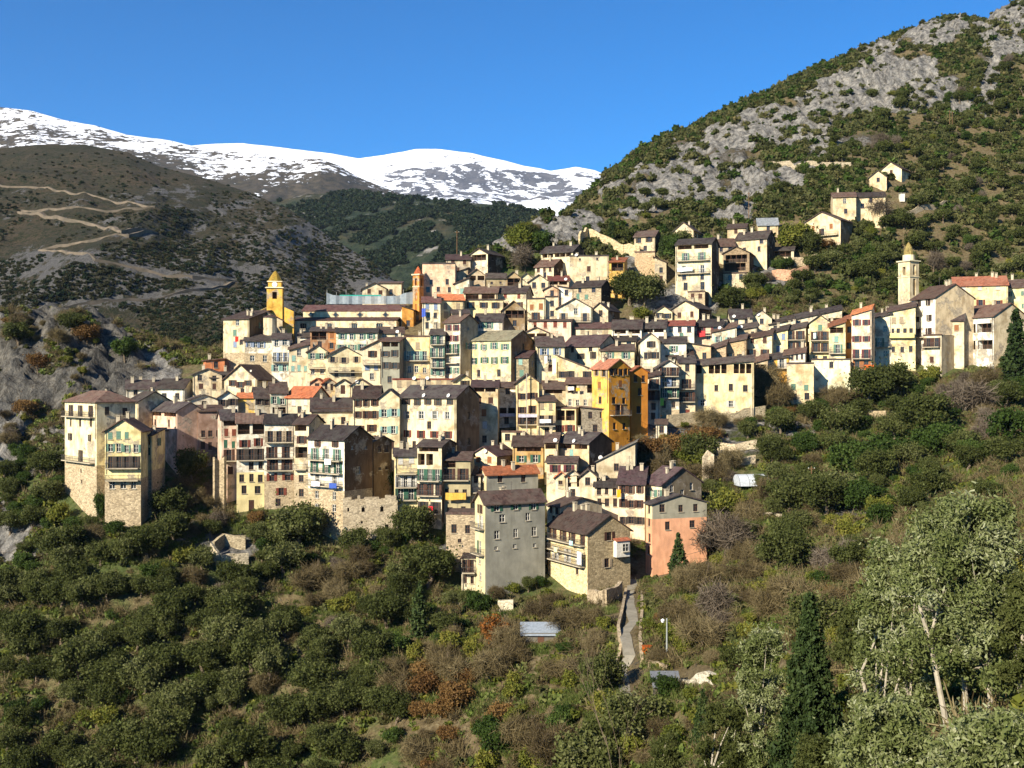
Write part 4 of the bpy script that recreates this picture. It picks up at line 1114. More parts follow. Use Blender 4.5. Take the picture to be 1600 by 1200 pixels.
# top right cluster
H_('hill_cube',991,1023,1033,361,369,392,'L','b9a175','cube shaped stone house standing alone above the ruin','375:2sk 388:1w',hid=1,smat='4a3e32',chim=0)
H_('ruin_gable',1023,1041,None,402,410,444,'B','ab9670','ruined narrow stone gable with one window beside the old wall','422:1w 437:1db',hid=0,chim=0)
H_('ruin_wall_house',992,1023,None,392,394,432,'F','b39a78','roofless pinkish stone ruin below the cube shaped house','400:0w',hid=0,kind='stone',chim=0)
H_('pale_gable_hill',1053,1083,1096,347,360,376,'G','c9b185','pale stone gable with one window above the five storey house','360:1w',hid=1)
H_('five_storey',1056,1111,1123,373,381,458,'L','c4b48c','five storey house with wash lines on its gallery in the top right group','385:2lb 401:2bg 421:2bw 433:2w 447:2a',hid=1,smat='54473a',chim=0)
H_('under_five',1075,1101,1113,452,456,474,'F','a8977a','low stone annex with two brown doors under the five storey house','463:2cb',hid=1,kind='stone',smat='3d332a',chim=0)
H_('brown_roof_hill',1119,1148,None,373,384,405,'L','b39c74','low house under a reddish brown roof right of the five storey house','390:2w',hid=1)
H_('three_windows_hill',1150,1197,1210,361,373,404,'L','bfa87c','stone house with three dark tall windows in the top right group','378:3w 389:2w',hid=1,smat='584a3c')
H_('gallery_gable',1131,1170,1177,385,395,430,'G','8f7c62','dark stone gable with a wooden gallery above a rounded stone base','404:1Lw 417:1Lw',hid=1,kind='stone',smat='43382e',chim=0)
H_('round_base',1131,1168,None,425,427,448,'F','b09a72','rounded pale stone lower storey below the gallery gable','433:2w',hid=0,chim=0)
H_('tan_hill_low',1137,1165,None,350,356,374,'L','c2aa78','small tan house with one brown window behind the three window house','361:1cb',hid=1)
H_('tin_roof',1185,1215,None,341,351,362,'L','c0a97b','small stone shed under a pale grey metal roof on the hillside','356:1w',hid=1,rc='8d8f92',chim=0)
H_('carport',1197,1239,None,386,391,402,'L','b7a078','low open shelter with dark bays right of the three window house','396:1L',hid=0,chim=0)
H_('hill_balcony',1258,1311,1329,331,346,374,'G','c4ab7c','gabled hillside house with an orange door and a long wooden balcony','355:2co 363:3bb',hid=1,smat='7d6a50',chim=2)
H_('hill_long_a',1303,1336,None,301,307,345,'L','c3a877','stone farmhouse half with a blue window on the hillside','314:1wu 330:1w',hid=1,chim=1)
H_('hill_long_b',1336,1381,None,301,307,340,'L','bfa474','stone farmhouse half behind a bare tree on the hillside','313:1w 322:2w',hid=1,chim=0)
H_('hill_hut_low',1359,1384,None,266,277,292,'G','c9af80','small cream hut with a black opening, lower one of the two highest huts','280:1w',hid=0,chim=0)
H_('hill_hut_high',1377,1407,1420,253,265,276,'G','d2bc8c','small cream gabled hut, highest building on the mountainside','262:1cb',hid=0,chim=0)
# right row
H_('yellow_gable_e',1024,1050,None,478,487,502,'G','dcc88e','small yellow gabled house at the foot of the stone slope','493:2s',hid=2,sh='k',chim=0)
H_('cream_gable_e',1051,1091,1112,470,482,504,'G','d0b886','large cream gabled house with a little round window near its peak','480:1q 492:2cb',hid=2,smat='57483a')
H_('red_roof_white',1041,1084,None,501,508,532,'L','e0d8c6','white house under a red tiled strip right of the wide dark roofs','514:3w 525:1cg',hid=3,rc='8a4a3e')
H_('red_awning',1086,1128,1142,499,509,532,'L','caa98a','house with red cloths on its balcony in the middle right','517:2bm 526:1w',hid=3,chim=2)
H_('slope_roofs_a',1113,1150,None,505,520,545,'T','cdbf9c','low house under a slanting dark roof below the house with red cloths','530:2sa',hid=3,dishes=1)
H_('slope_roofs_b',1150,1182,None,508,514,535,'T','b8aa8a','low grey beige house under a slanting roof with two dishes','523:3w',hid=3,dishes=2)
H_('villa_gable',1142,1175,None,483,496,518,'L','d2c4a2','villa with white balcony room and dish, left half of the pair under olive trees','502:2w 512:2w',hid=2,dishes=1,chim=1)
H_('villa_gable_b',1174,1205,None,481,497,516,'G','bfae88','villa gable with a dark attic window, right half of the pair under the olive trees','494:1w 508:2w',hid=2,dishes=1,chim=1)
H_('stair_roof_a',1203,1240,None,495,507,520,'T','d8cba8','white walled house under a dark roof, lowest step of the climbing roof line','512:2w',hid=2.5,chim=2)
H_('stair_roof_b',1240,1277,None,485,501,514,'T','d8cba8','white walled house under a dark roof, middle step of the climbing roof line','506:2w',hid=2.5,chim=2)
H_('stair_roof_c',1277,1314,None,477,494,507,'T','c8b88f','white walled house under a dark roof, highest step of the climbing roof line','501:1l',hid=2.5,chim=1)
H_('stone_row_a',1110,1134,None,536,545,568,'T','a89274','small rubble house with a tilted roof at the left of the long climbing row','555:1w',hid=2,kind='stone',chim=0)
H_('stone_row_b',1133,1165,None,527,534,566,'T','b29a74','rubble stone house in the long climbing row','558:2sk',hid=2,kind='stone',chim=0)
H_('cream_row_c',1164,1205,None,520,529,566,'T','dcc892','cream house with brown windows in the long climbing row','532:2cb 553:2bb',hid=2,chim=1)
H_('yellow_row_d',1204,1230,None,512,519,562,'T','e0c983','lemon yellow house with lilac shutters in the long climbing row','526:2cu 545:1cu',hid=2)
H_('grey_row_e',1228,1258,None,508,515,562,'T','c1ab84','beige house with a brown topped bay and balconies in the long climbing row','524:2b 542:2b 533:1w',hid=2)
H_('gable_row_f',1266,1297,None,492,504,570,'G','dfc987','yellow gabled house with stacked small balconies in the long climbing row','512:1cg 525:2b 543:2b 560:2w',hid=2,chim=1)
H_('green_yellow',1296,1320,None,499,511,590,'T','dbd495','pale lime house with open loggias and aqua doors in the long climbing row','516:1l 530:1ca 545:1bg 575:1l',hid=1,sh='a',rc='8f5a40')
H_('orange_side_e',1319,1334,None,494,500,572,'T','d8a45e','narrow orange house beside the tall house with dark red shutters','515:1w 540:1w',hid=1,rc='8f5a40',chim=0)
H_('red_shutters',1332,1360,None,476,495,596,'T','e0c4a4','tall pale pink house with dark red shutters and an orange roof','503:2sm 529:2sm 553:2b 570:2bo',hid=1,rc='a5653f',sh='m')
H_('cream_green_doors',1358,1391,None,486,500,565,'T','e2d6b4','cream house with pale green balcony doors right of the dark red shutters','514:2w 535:1bg 552:2w',hid=1,sh='a')
H_('yellow_terrace_e',1390,1428,None,473,489,568,'T','e1cf90','yellow house with a broad projecting floor beneath the bell tower','500:3cy 520:4py 545:3w',hid=1)
H_('white_brown_win',1426,1459,1512,447,466,560,'L','e2dcd2','white house with grey brown shutters and a wide plain tan gable to its right','474:2sk 498:2sk 520:2b 542:1cb',hid=1,smat='b79c70',ang=50,srows='472:0w',chim=2)
H_('balcony_low_e',1445,1469,1492,521,524,580,'F','d8cca8','lower cream house with two railed balconies under the white house','535:2b 562:1cb',hid=0,smat='b79c70',chim=0)
H_('orange_shutters_e',1463,1503,None,484,500,565,'L','cfbd90','beige house with tall orange shutters at the right end of the row','512:2co 535:1cb 555:1co',hid=1,boff=.5,chim=0)
H_('blue_frame',1502,1548,1593,477,495,560,'L','dfe0d8','pale blue framed house with four big dark windows at the far right','513:2Lk 539:2Lk',hid=1,smat='c0aa80',ang=42,srows='530:0w')
H_('yellow_top_e',1497,1568,None,431,445,484,'L','dfc985','long yellow house with red brown shutters at the top right above the blue framed house','449:3cw 473:3sr',hid=2,sh='r',chim=3,rc='8a5540')
H_('yellow_edge_e',1567,1612,None,437,448,484,'L','dfcb88','yellow house with grey green shutters at the right edge of the picture','458:2sg 478:2sg',hid=2,sh='g')
H_('bay_white_e',1226,1257,None,548,553,600,'T','dfd6bd','white bayed house with a row of little windows over a railed balcony','556:4w 578:2b',hid=1.5)
H_('tan_tall_e',1231,1270,None,566,568,630,'F','d3b680','tall tan house with green shutters standing on the garden slope','575:0w 605:2cg 620:2w',hid=0,chim=0,boff=.6)
H_('orange_bay_e',1197,1231,None,555,561,585,'T','d9a64c','amber house with a white curtained balcony','568:2bw',hid=2.5,boff=-1)
H_('loggia_long',1086,1176,None,561,570,655,'T','d9c285','long yellow house with a fifteen bay white loggia over a concrete gallery','576:9L 606:4w 630:4sw 645:2q',hid=0,d=8,chim=1)
H_('plant_end_e',1175,1199,None,558,566,610,'T','b49b74','beige end house overgrown with a climber right of the long loggia','574:1l',hid=1)
H_('lime_low_e',1270,1326,None,558,562,586,'F','ded9ae','whitish green projecting block below the yellow gabled house','570:3w',hid=2,chim=0,boff=-2)
H_('stack_left',1010,1031,None,583,588,664,'T','cfc4a8','cream house with iron balconies, left of three tall joined houses over the cliff wall','600:1b 618:2b 635:1w 650:1w',hid=0)
H_('stack_mid',1030,1061,None,563,573,662,'G','d6ceb6','white gabled house with five balconies, middle of three tall joined houses over the cliff wall','580:2b 597:2bu 614:2be 632:2w',hid=0,st=640)
H_('stack_right',1061,1086,None,556,566,657,'L','c4ab7e','stone and cream house with a lean corner, right of three tall joined cliff houses','575:1w 600:1b 620:2b 645:1cr',hid=0)
H_('stack_top',1042,1082,None,545,556,572,'L','cdbfa0','small house under a brown roof right above the three tall joined houses','562:2l',hid=3)
H_('wall_hut',1025,1042,None,655,662,690,'L','d5cbb0','tiny cream hut with a lean-to roof below the three tall joined houses','671:1w',hid=0,chim=0)
# ================================================================ church, steeples, walls, small things
def frame_at(px, py, Y, hid_z=None, ang=0.0):
    th = math.atan2((px - 800), F); c = pix(px, py, Y)
    return c, -(th + math.radians(ang))
# ---- church
CY = 272.0
mp_ = CY / F
c, rz = frame_at(545, 517, CY, ang=10); zg = ground_z(c.x, c.y) - 3
root = empty('church', (c.x, c.y, zg), rz)
tag(root, 'long cream church nave with dark tiled roofs and four diamond windows below the mountain', 'church')
X_ = lambda px: (px - 545) * mp_ * 1.02
Z_ = lambda py: (600 - py) * mp_ - zg
CRM = wallmat('e0c795'); CHR = roofmat('563a36')
b = MB(); x0, x1 = X_(467), X_(618); x00 = X_(441)
hs = []
for i, px in enumerate((475, 514, 553, 592)):
    u = X_(px + 0.0); hs.append((u - .8, u + .8, Z_(514), Z_(505), .5))
wall_face(b, x00, x1, 0, Z_(500.5), hs, lambda u, z, q: (u, q, z), 0, 1)
b.face([(x1, 0, 0), (x1, 15, 0), (x1, 15, Z_(501)), (x1, 0, Z_(501))]); b.face([(x00, 0, 0), (x00, 15, 0), (x00, 15, Z_(501)), (x00, 0, Z_(501))])
b.build('aisle_wall', [CRM, DARK], root)
b = MB(); b.slab((x00 + 3, -.15, Z_(500.2)), (x1 + .3, -.15, Z_(500.2)), (x1 + .3, 5, Z_(493.5)), (x00 + 3, 5, Z_(493.5)), .15); b.build('aisle_roof', CHR, root)
b = MB(); x2, x3 = X_(468), X_(622)
b.box(x2, x3, 5.01, 15.5, Z_(496), Z_(483))
b.face([(x3, 5.01, Z_(483)), (x3, 15.5, Z_(483)), (x3, 10.2, Z_(473))]); b.face([(x2, 5.01, Z_(483)), (x2, 15.5, Z_(483)), (x2, 10.2, Z_(473))])
b.box(x3 + .002, x3 + .6, 4.6, 6.2, 0, Z_(482)); b.build('nave_wall', CRM, root)
b = MB(); b.slab((x2 - .4, 4.85, Z_(482.6)), (x3 + .5, 4.85, Z_(482.6)), (x3 + .5, 10.2, Z_(471.5)), (x2 - .4, 10.2, Z_(471.5)), .3)
b.slab((x3 + .5, 16, Z_(484.5)), (x2 - .4, 16, Z_(484.5)), (x2 - .4, 10.202, Z_(471.5)), (x3 + .5, 10.202, Z_(471.5)), .3)
b.build('nave_roof', CHR, root)
for px in (480, 519, 557, 597):
    b = MB(); u = X_(px); z = Z_(489.8)
    rad = [(1.15 if k % 2 == 0 else .72) for k in range(8)]
    o_ = [(u + math.cos(k * math.pi / 4) * rad[k] * .75, 4.9, z + math.sin(k * math.pi / 4) * rad[k] * .75) for k in range(8)]
    b.face(o_, 0); 
    i_ = [(u + math.cos(k * math.pi / 4) * rad[k] * .5, 4.88, z + math.sin(k * math.pi / 4) * rad[k] * .5) for k in range(8)]
    b.face(i_, 1)
    for k in range(8): k2 = (k + 1) % 8; b.face([o_[k], o_[k2], (o_[k2][0], 5.01, o_[k2][2]), (o_[k][0], 5.01, o_[k][2])], 0)
    b.build('window', [plain('stone_tracery', '6d675b'), GLASS], root)
for px in (475, 514, 553, 592):
    b = MB(); u = X_(px); zt = Z_(505)
    pts = [(u - .85, -.05, zt - .5)] + [(u + .85 * math.cos(math.pi - k * math.pi / 8), -.05, zt - .5 + .85 * math.sin(k * math.pi / 8)) for k in range(1, 8)] + [(u + .85, -.05, zt - .5)]
    for k in range(len(pts) - 1): b.box(min(pts[k][0], pts[k + 1][0]), max(pts[k][0], pts[k + 1][0]), -.07, -.003, min(pts[k][2], pts[k + 1][2]), max(pts[k][2], pts[k + 1][2]) + .12, 0)
    b.box(u - .75, u + .75, .3, .36, Z_(513.5), zt - .05, 1)
    for q in (-.25, .25): b.box(u + q - .03, u + q + .03, .26, .295, Z_(513.5), zt - .05, 0)
    b.build('window', [CHIM, GLASS], root)
# ---- bell tower
def steeple(name, label, px0, px1, py_base, Y, stages, cap, mat, ang, cat='bell tower', trim=None, side_mat=None, depth=None):
    xc = (px0 + px1) / 2; c, rz = frame_at(xc, py_base, Y, ang=ang)
    zb = min(ground_z(c.x, c.y), c.z) - 2
    r = empty(name, (c.x, c.y, zb), rz); tag(r, label, cat)
    w = (px1 - px0) * Y / F / max(.3, math.cos(math.radians(ang))); return r, w, zb, (lambda py: (600 - py) / F * Y - zb)
YT = wallmat('dcae50'); 
r, w, zb, z_ = steeple('bell_tower', 'yellow bell tower with clock and pointed mossy gold roof beside the church', 417, 441, 482, 264, None, None, None, 6)
hw = w / 2; b = MB()
wall_face(b, -hw, hw, 0, z_(450), [(-.55, .55, z_(467), z_(456), 1.2)], lambda u, z, q: (u, q, z), 0, 1)
wall_face(b, 0, w, 0, z_(450), [(w / 2 - .55, w / 2 + .55, z_(467), z_(456), 1.0)], lambda u, z, q: (hw - q, u, z), 0, 1)
b.face([(-hw, 0, 0), (-hw, w, 0), (-hw, w, z_(450)), (-hw, 0, z_(450))]); b.face([(hw, w, 0), (-hw, w, 0), (-hw, w, z_(450)), (hw, w, z_(450))])
b.build('shaft', [YT, DARK], r)
b = MB(); b.box(-hw - .35, hw + .35, -.35, w + .35, z_(450.0), z_(449.0)); b.box(-hw - .15, hw + .15, -.15, w + .15, z_(449) + .003, z_(448.4)); b.box(-hw + .05, hw - .05, .05, w - .05, z_(440.2), z_(439.0)); b.build('cornice', wallmat('e6d9b8', 'cement'), r)
b = MB(); b.box(-hw + .3, hw - .3, .3, w - .3, z_(448.4) + .003, z_(440.2) - .003); b.build('clock_stage', YT, r)
b = MB(); n = 20; zc = z_(444.3)
b.face([(math.cos(2 * math.pi * k / n) * .62, .17, zc + math.sin(2 * math.pi * k / n) * .62) for k in range(n)], 0)
for k in range(n):
    a1, a2 = 2 * math.pi * k / n, 2 * math.pi * (k + 1) / n
    b.face([(math.cos(a1) * .62, .17, zc + math.sin(a1) * .62), (math.cos(a2) * .62, .17, zc + math.sin(a2) * .62), (math.cos(a2) * .62, .296, zc + math.sin(a2) * .62), (math.cos(a1) * .62, .296, zc + math.sin(a1) * .62)], 0)
ck = b.build('clock_face', plain('clock_white', 'f0eee6'), r)
b = MB(); b.box(-.03, .03, .14, .165, zc, zc + .45); b.box(0, .3, .14, .166, zc - .03, zc + .03); b.build('clock_hand', plain('black_iron', '26221f'), ck)
gm, gn, gp = newmat('glazed_gold_tiles'); gv = coords(gn)
gvo = gn.nodes.new('ShaderNodeTexVoronoi'); gvo.inputs['Scale'].default_value = 5; gn.links.new(gv, gvo.inputs['Vector'])
gn.links.new(ramp(gn, gvo.outputs['Color'], [(.1, (.13, .085, .012)), (.5, (.34, .20, .03)), (.9, (.20, .17, .03))]), gp.inputs['Base Color']); gp.inputs['Roughness'].default_value = .5
def dome(b, rad, z0, z1, seg, prof, cy, x=0):
    rings = []
    for i, (rr_, t) in enumerate(prof):
        rings.append([(x + math.cos(2 * math.pi * (k + .5) / seg) * rad * rr_, cy + math.sin(2 * math.pi * (k + .5) / seg) * rad * rr_, z0 + (z1 - z0) * t) for k in range(seg)])
    for i in range(len(rings) - 1):
        for k in range(seg):
            k2 = (k + 1) % seg; b.face([rings[i][k], rings[i][k2], rings[i + 1][k2], rings[i + 1][k]])
b = MB(); dome(b, hw * 1.10, z_(439), z_(422), 8, [(.94, 0), (.80, .16), (.64, .38), (.46, .62), (.26, .84), (.05, 1)], w / 2)
sp = b.build('spire', gm, r)
b = MB(); b.tube([(0, w / 2, z_(422.5)), (0, w / 2, z_(418.5))], .06, 5); b.tube([(-.35, w / 2, z_(419.8)), (.35, w / 2, z_(419.8))], .05, 4); b.build('cross', IRON, sp)
# shoulder on the right of the shaft
b = MB(); xs = hw + .003; xe = hw + 17 * 264 / F
for y in (.4, 3.4): b.face([(xs, y, 0), (xe, y, 0), (xe, y, z_(486)), (xs, y, z_(478.5))])
b.face([(xs, .4, z_(478.5)), (xe, .4, z_(486)), (xe, 3.4, z_(486)), (xs, 3.4, z_(478.5))]); b.face([(xe, .4, 0), (xe, 3.4, 0), (xe, 3.4, z_(486)), (xe, .4, z_(486))]); b.build('shoulder_wall', YT, r)
# apse building with round turret left of tower
H_('church_side_house',418,441,None,480,500,524,'B','cdb88f','pale sloping church annex with a round corner turret below the bell tower','510:0w',hid=3,chim=0,Y=262,srows='',cat='annex')
c = pix(422, 500, 258); zg = ground_z(c.x, c.y) - 1
b = MB(); b.tube([(c.x, c.y, zg), (c.x, c.y, (600 - 496) / F * 258)], 1.6, 12); t = b.build('round_turret', wallmat('c9b48a')); tag(t, 'round pale stair turret with a conical foot below the yellow bell tower', 'turret')
b = MB(); dome(b, 1.9, (600 - 496) / F * 258, (600 - 492) / F * 258, 12, [(1, 0), (.5, .6), (.02, 1)], c.y, c.x); cp = b.build('roof', roofmat('4a3535'), t)
# long slanting wall behind the tall tan house
H_('slant_wall_house',388,417,None,480,494,520,'A','bda983','tan building with a long slanting roof edge running up to the bell tower','490:1q',hid=4,chim=0,Y=268,cat='house',rc='9c8a66')
# ---- slim orange steeple
OM = wallmat('cf8a45')
r, w, zb, z_ = steeple('steeple', 'slim orange steeple with a terracotta spire right of the church', 645, 655, 510, 280, None, None, None, 35)
hw = w / 2; b = MB()
wall_face(b, -hw, hw, 0, z_(430), [(-.35, .35, z_(446), z_(435), .5), (-.3, .3, z_(470), z_(452), .12), (-.3, .3, z_(492), z_(475), .12)], lambda u, z, q: (u, q, z), 0, 1)
wall_face(b, 0, w, 0, z_(430), [(w / 2 - .35, w / 2 + .35, z_(446), z_(435), .5)], lambda u, z, q: (hw - q, u, z), 0, 1)
b.face([(-hw, 0, 0), (-hw, w, 0), (-hw, w, z_(430)), (-hw, 0, z_(430))]); b.face([(hw, w, 0), (-hw, w, 0), (-hw, w, z_(430)), (hw, w, z_(430))])
b.build('shaft', [OM, wallmat('a06a35')], r)
b = MB(); b.box(-hw - .25, hw + .25, -.25, w + .25, z_(430) + .003, z_(428)); b.box(-hw - .12, hw + .12, -.12, w + .12, z_(448.4), z_(447.4)); b.build('cornice', wallmat('e2c9a0', 'cement'), r)
b = MB(); dome(b, hw * 1.25, z_(428), z_(415.5), 8, [(1, 0), (.92, .1), (.6, .5), (.08, .97), (.02, 1)], w / 2); b.build('spire', roofmat('a5532e'), r)
H_('ochre_chapel',628,646,655,478,484,520,'B','b9853f','ochre chapel wall with a stepped top between the church end and the slim steeple','505:1w',hid=3,chim=0,Y=276,cat='chapel',smat='a5742f')
H_('behind_church',567,604,None,442,451,470,'G','c2ae86','tan gabled house with dark windows behind the church scaffolding','455:2cb',hid=3,Y=294,chim=1)
H_('behind_church_b',592,627,None,440,442,470,'S','b5a27d','square tan house with a thin red roof edge behind the church scaffolding','456:1w',hid=3,Y=297,chim=0)
# ---- scaffolding sheet
nm, nn, np_ = newmat('scaffold_netting')
nz_ = noise(nn, coords(nn), 1.5, 4); nn.links.new(ramp(nn, nz_, [(.3, (.20, .24, .27)), (.7, (.30, .34, .36))]), np_.inputs['Base Color'])
np_.inputs['Alpha'].default_value = 0.8
c, rz = frame_at(577, 472, 286, ang=8); zg = ground_z(c.x, c.y) - 2
r = empty('scaffolding', (c.x, c.y, zg), rz); tag(r, 'pale blue net covered scaffolding standing behind the church roof', 'scaffolding')
k = 286 / F; b = MB(); tb = MB()
def prof_(px): return np.interp(px, [510, 520, 540, 620, 632, 645], [457, 461, 462.5, 462.5, 458, 456])
pts = list(range(510, 646, 5))
for i in range(len(pts) - 1):
    u0, u1 = (pts[i] - 577) * k, (pts[i + 1] - 577) * k
    y0, y1 = .25 * math.sin(i * 1.7), .25 * math.sin((i + 1) * 1.7)
    zz = lambda p: (600 - prof_(p)) * k - zg
    b.face([(u0, y0, (600 - 475) * k - zg), (u1, y1, (600 - 475) * k - zg), (u1, y1, zz(pts[i + 1])), (u0, y0, zz(pts[i]))])
    if 530 <= pts[i] < 595: tb.box(u0, u1, .5, 1.2, zz(560), zz(560) + .35)
b.build('netting', nm, r); tb.build('teal_edge', plain('teal_sheet', '2f8f80'), r)
b = MB()
for i in range(0, len(pts), 3):
    u = (pts[i] - 577) * k; b.tube([(u, .7, 0), (u, .7, (600 - 452 - (i % 2) * 4) * k - zg)], .05, 5)
for py in (473, 468, 463): b.tube([((510 - 577) * k, .7, (600 - py) * k - zg), ((645 - 577) * k, .7, (600 - py) * k - zg)], .04, 4)
b.build('poles', plain('galvanised_pipe', '9c9d9b', .5, .3), r)
# ---- right bell tower with gilded spire
BT = wallmat('d0b98c')
r, w, zb, z_ = steeple('bell_tower', 'cream bell tower with drum and ochre scaled spire above the long climbing row', 1404, 1421, 480, 276, None, None, None, 40)
hw = w / 2; b = MB(); dd = w * .95
wall_face(b, -hw, hw, 0, z_(409), [(-.45, .45, z_(430), z_(417), 1.0)], lambda u, z, q: (u, q, z), 0, 1)
wall_face(b, 0, dd, 0, z_(409), [(dd / 2 - .45, dd / 2 + .45, z_(430), z_(414), 1.0), (dd / 2 - .5, dd / 2 + .5, z_(462), z_(436), .15)], lambda u, z, q: (hw - q, u, z), 0, 1)
b.face([(-hw, 0, 0), (-hw, dd, 0), (-hw, dd, z_(409)), (-hw, 0, z_(409))]); b.face([(hw, dd, 0), (-hw, dd, 0), (-hw, dd, z_(409)), (hw, dd, z_(409))])
b.build('shaft', [BT, wallmat('8f7a58')], r)
b = MB(); b.box(-hw - .35, hw + .35, -.35, dd + .35, z_(409) + .003, z_(407.2)); b.box(-hw - .15, hw + .15, -.15, dd + .15, z_(433.4), z_(432.4)); b.build('cornice', wallmat('d8cba8', 'cement'), r)
b = MB(); b.tube([(0, dd / 2, z_(407.2) + .003), (0, dd / 2, z_(398))], hw * .82, 12); b.build('drum', wallmat('dccfae', 'cement'), r)
b = MB(); dome(b, hw * .66, z_(398), z_(378), 10, [(1, 0), (.98, .25), (.74, .58), (.36, .86), (.08, 1)], dd / 2); sp = b.build('spire', roofmat('8f7a45'), r)
b = MB(); b.tube([(0, dd / 2, z_(380)), (0, dd / 2, z_(375))], .06, 5); b.build('cross', IRON, sp)

# ---- free standing stone walls
def terrain_wall(label, pts, h, th=.6, hexc='a39277', name='stone_wall', cap=None, up=None):
    """wall following the ground between picture points given at its foot"""
    W = []
    for px, py in pts:
        q = hit(px, py)
        if q is None: return None
        W.append(q)
    P = []
    for i in range(len(W) - 1):
        n = max(1, int((W[i + 1] - W[i]).length / 1.5))
        for j in range(n): P.append(W[i].lerp(W[i + 1], j / n))
    P.append(W[-1]); o = P[0].copy()
    root = empty(name, o); tag(root, label, 'wall')
    b = MB(); rr = random.Random(len(label))
    hh = [h * (1 + rr.uniform(-.1, .1)) if not hasattr(h, '__call__') else h(i / (len(P) - 1)) for i in range(len(P))]
    for i in range(len(P) - 1):
        a, c = P[i] - o, P[i + 1] - o
        za = ground_z(P[i].x, P[i].y) - o.z; zc = ground_z(P[i + 1].x, P[i + 1].y) - o.z
        d = Vector((c.x - a.x, c.y - a.y, 0)); d = d.normalized() if d.length > 1e-4 else Vector((1, 0, 0)); s = Vector((-d.y, d.x, 0)) * th / 2
        A0, A1 = a + s, a - s; C0, C1 = c + s, c - s
        lo = -1.2
        q = [(A1.x, A1.y, za + lo), (C1.x, C1.y, zc + lo), (C0.x, C0.y, zc + lo), (A0.x, A0.y, za + lo), (A1.x, A1.y, za + hh[i]), (C1.x, C1.y, zc + hh[i + 1]), (C0.x, C0.y, zc + hh[i + 1]), (A0.x, A0.y, za + hh[i])]
        for f in ((0, 1, 5, 4), (1, 2, 6, 5), (2, 3, 7, 6), (3, 0, 4, 7), (4, 5, 6, 7)): b.face([q[k] for k in f])
    b.build('masonry', wallmat(hexc, 'stone'), root)
    return root
terrain_wall('curved bare stone wall sweeping up behind the tall flat tan house at the village top', [(905,385),(918,372),(945,385),(975,398),(1000,402)], 3.0, hexc='b8a580')
terrain_wall('pinkish garden wall on the slope below the low open shelter at top right', [(1206,436),(1235,437),(1262,430)], 2.6, hexc='c99c7c')
terrain_wall('grey terrace wall right of the low open shelter at top right', [(1240,414),(1262,415),(1276,408)], 2.2)
terrain_wall('round pale stone retaining wall of a ruin standing among the lower left olives', [(330,872),(345,884),(372,888),(388,882)], 2.6, hexc='b3a68c')
terrain_wall('ruined inner wall rising behind the round retaining wall among the lower left olives', [(333,866),(350,852),(384,856)], 2.2, hexc='9c8f74')
terrain_wall('leaning stone buttress wall left of the stacked balcony houses', [(334,800),(343,795),(352,800)], 9.5, hexc='9c8c70')
terrain_wall('pale dry wall on the garden terrace below the long climbing row, upper one', [(1112,700),(1150,704),(1195,700)], 1.6, hexc='b5a68a')
terrain_wall('pale dry wall on the garden terrace right of the polytunnel, lower one', [(1100,722),(1150,727),(1180,724)], 1.6, hexc='b5a68a')
terrain_wall('rough cliff wall carrying the long loggia house', [(1042,666),(1090,660),(1140,662),(1195,652)], 2.4, hexc='a8997c')
terrain_wall('low wall among bushes below the tall house with dark red shutters', [(1296,650),(1345,652),(1385,656)], 1.8, hexc='a39274')
terrain_wall('white capped roadside wall right of the lamp post', [(1048,1068),(1080,1070),(1118,1066)], .7, hexc='b0a894')
terrain_wall('broken stone wall below the huge grey building', [(700,945),(730,948),(760,945)], 1.6, hexc='a89c84')
terrain_wall('short pale wall stub right of the broken wall below the grey building', [(778,958),(802,955)], 2.0, hexc='c2b79c')
terrain_wall('mountain terrace wall above the farmhouse, long upper one', [(1410,340),(1470,325),(1530,300)], 1.5, hexc='9c8f78')
terrain_wall('mountain terrace wall left of the two highest huts', [(1200,262),(1270,258),(1330,262)], 1.5, hexc='9c8f78')
terrain_wall('ragged standing wall stump above the cream corner house', [(1098,755),(1106,752),(1116,752)], 5.5, hexc='b3a48a')
terrain_wall('long stone path wall climbing the slope at right centre', [(1170,806),(1240,806),(1310,790)], .9, hexc='9c917c')

# ---- great ruin wall below the dark gable, with arched openings
c, rz = frame_at(578, 858, 199); zg = min(ground_z(c.x, c.y), (600 - 858) / F * 199) - 1.5
r = empty('ruined_wall', (c.x, c.y, zg), rz); tag(r, 'big ragged stone ruin wall with a dark arched doorway below the dark gable', 'wall')
k = 199 / F; zz = lambda py: (600 - py) * k - zg; uu = lambda px: (px - 578) * k
hs = [(uu(563), uu(572), zz(850), zz(831), 1.2), (uu(565), uu(570), zz(800), zz(791), .6), (uu(594), uu(599), zz(800), zz(790), .6), (uu(601), uu(607), zz(830), zz(820), .8), (uu(543), uu(546), zz(799), zz(793), .5), (uu(563.5), uu(567), zz(818), zz(814), .5)]
b = MB(); wall_face(b, uu(536), uu(621), 0, zz(782), hs, lambda u, z, q: (u, q, z), 0, 1)
b.box(uu(536), uu(621), 1.61, 1.8, 0, zz(782.5)); b.face([(uu(536), 0, 0), (uu(536), 1.8, 0), (uu(536), 1.8, zz(782)), (uu(536), 0, zz(782))]); b.face([(uu(621), 0, 0), (uu(621), 1.8, 0), (uu(621), 1.8, zz(782)), (uu(621), 0, zz(782))])
rr = random.Random(3); x = uu(536)
while x < uu(621) - .8:
    w_ = rr.uniform(.5, 1.4); b.box(x, min(x + w_, uu(621)), 0.002, 1.79, zz(782) + .002, zz(782) + rr.uniform(.1, .9)); x += w_ + .002
b.build('masonry', [wallmat('a3957c', 'stone'), DARK], r)
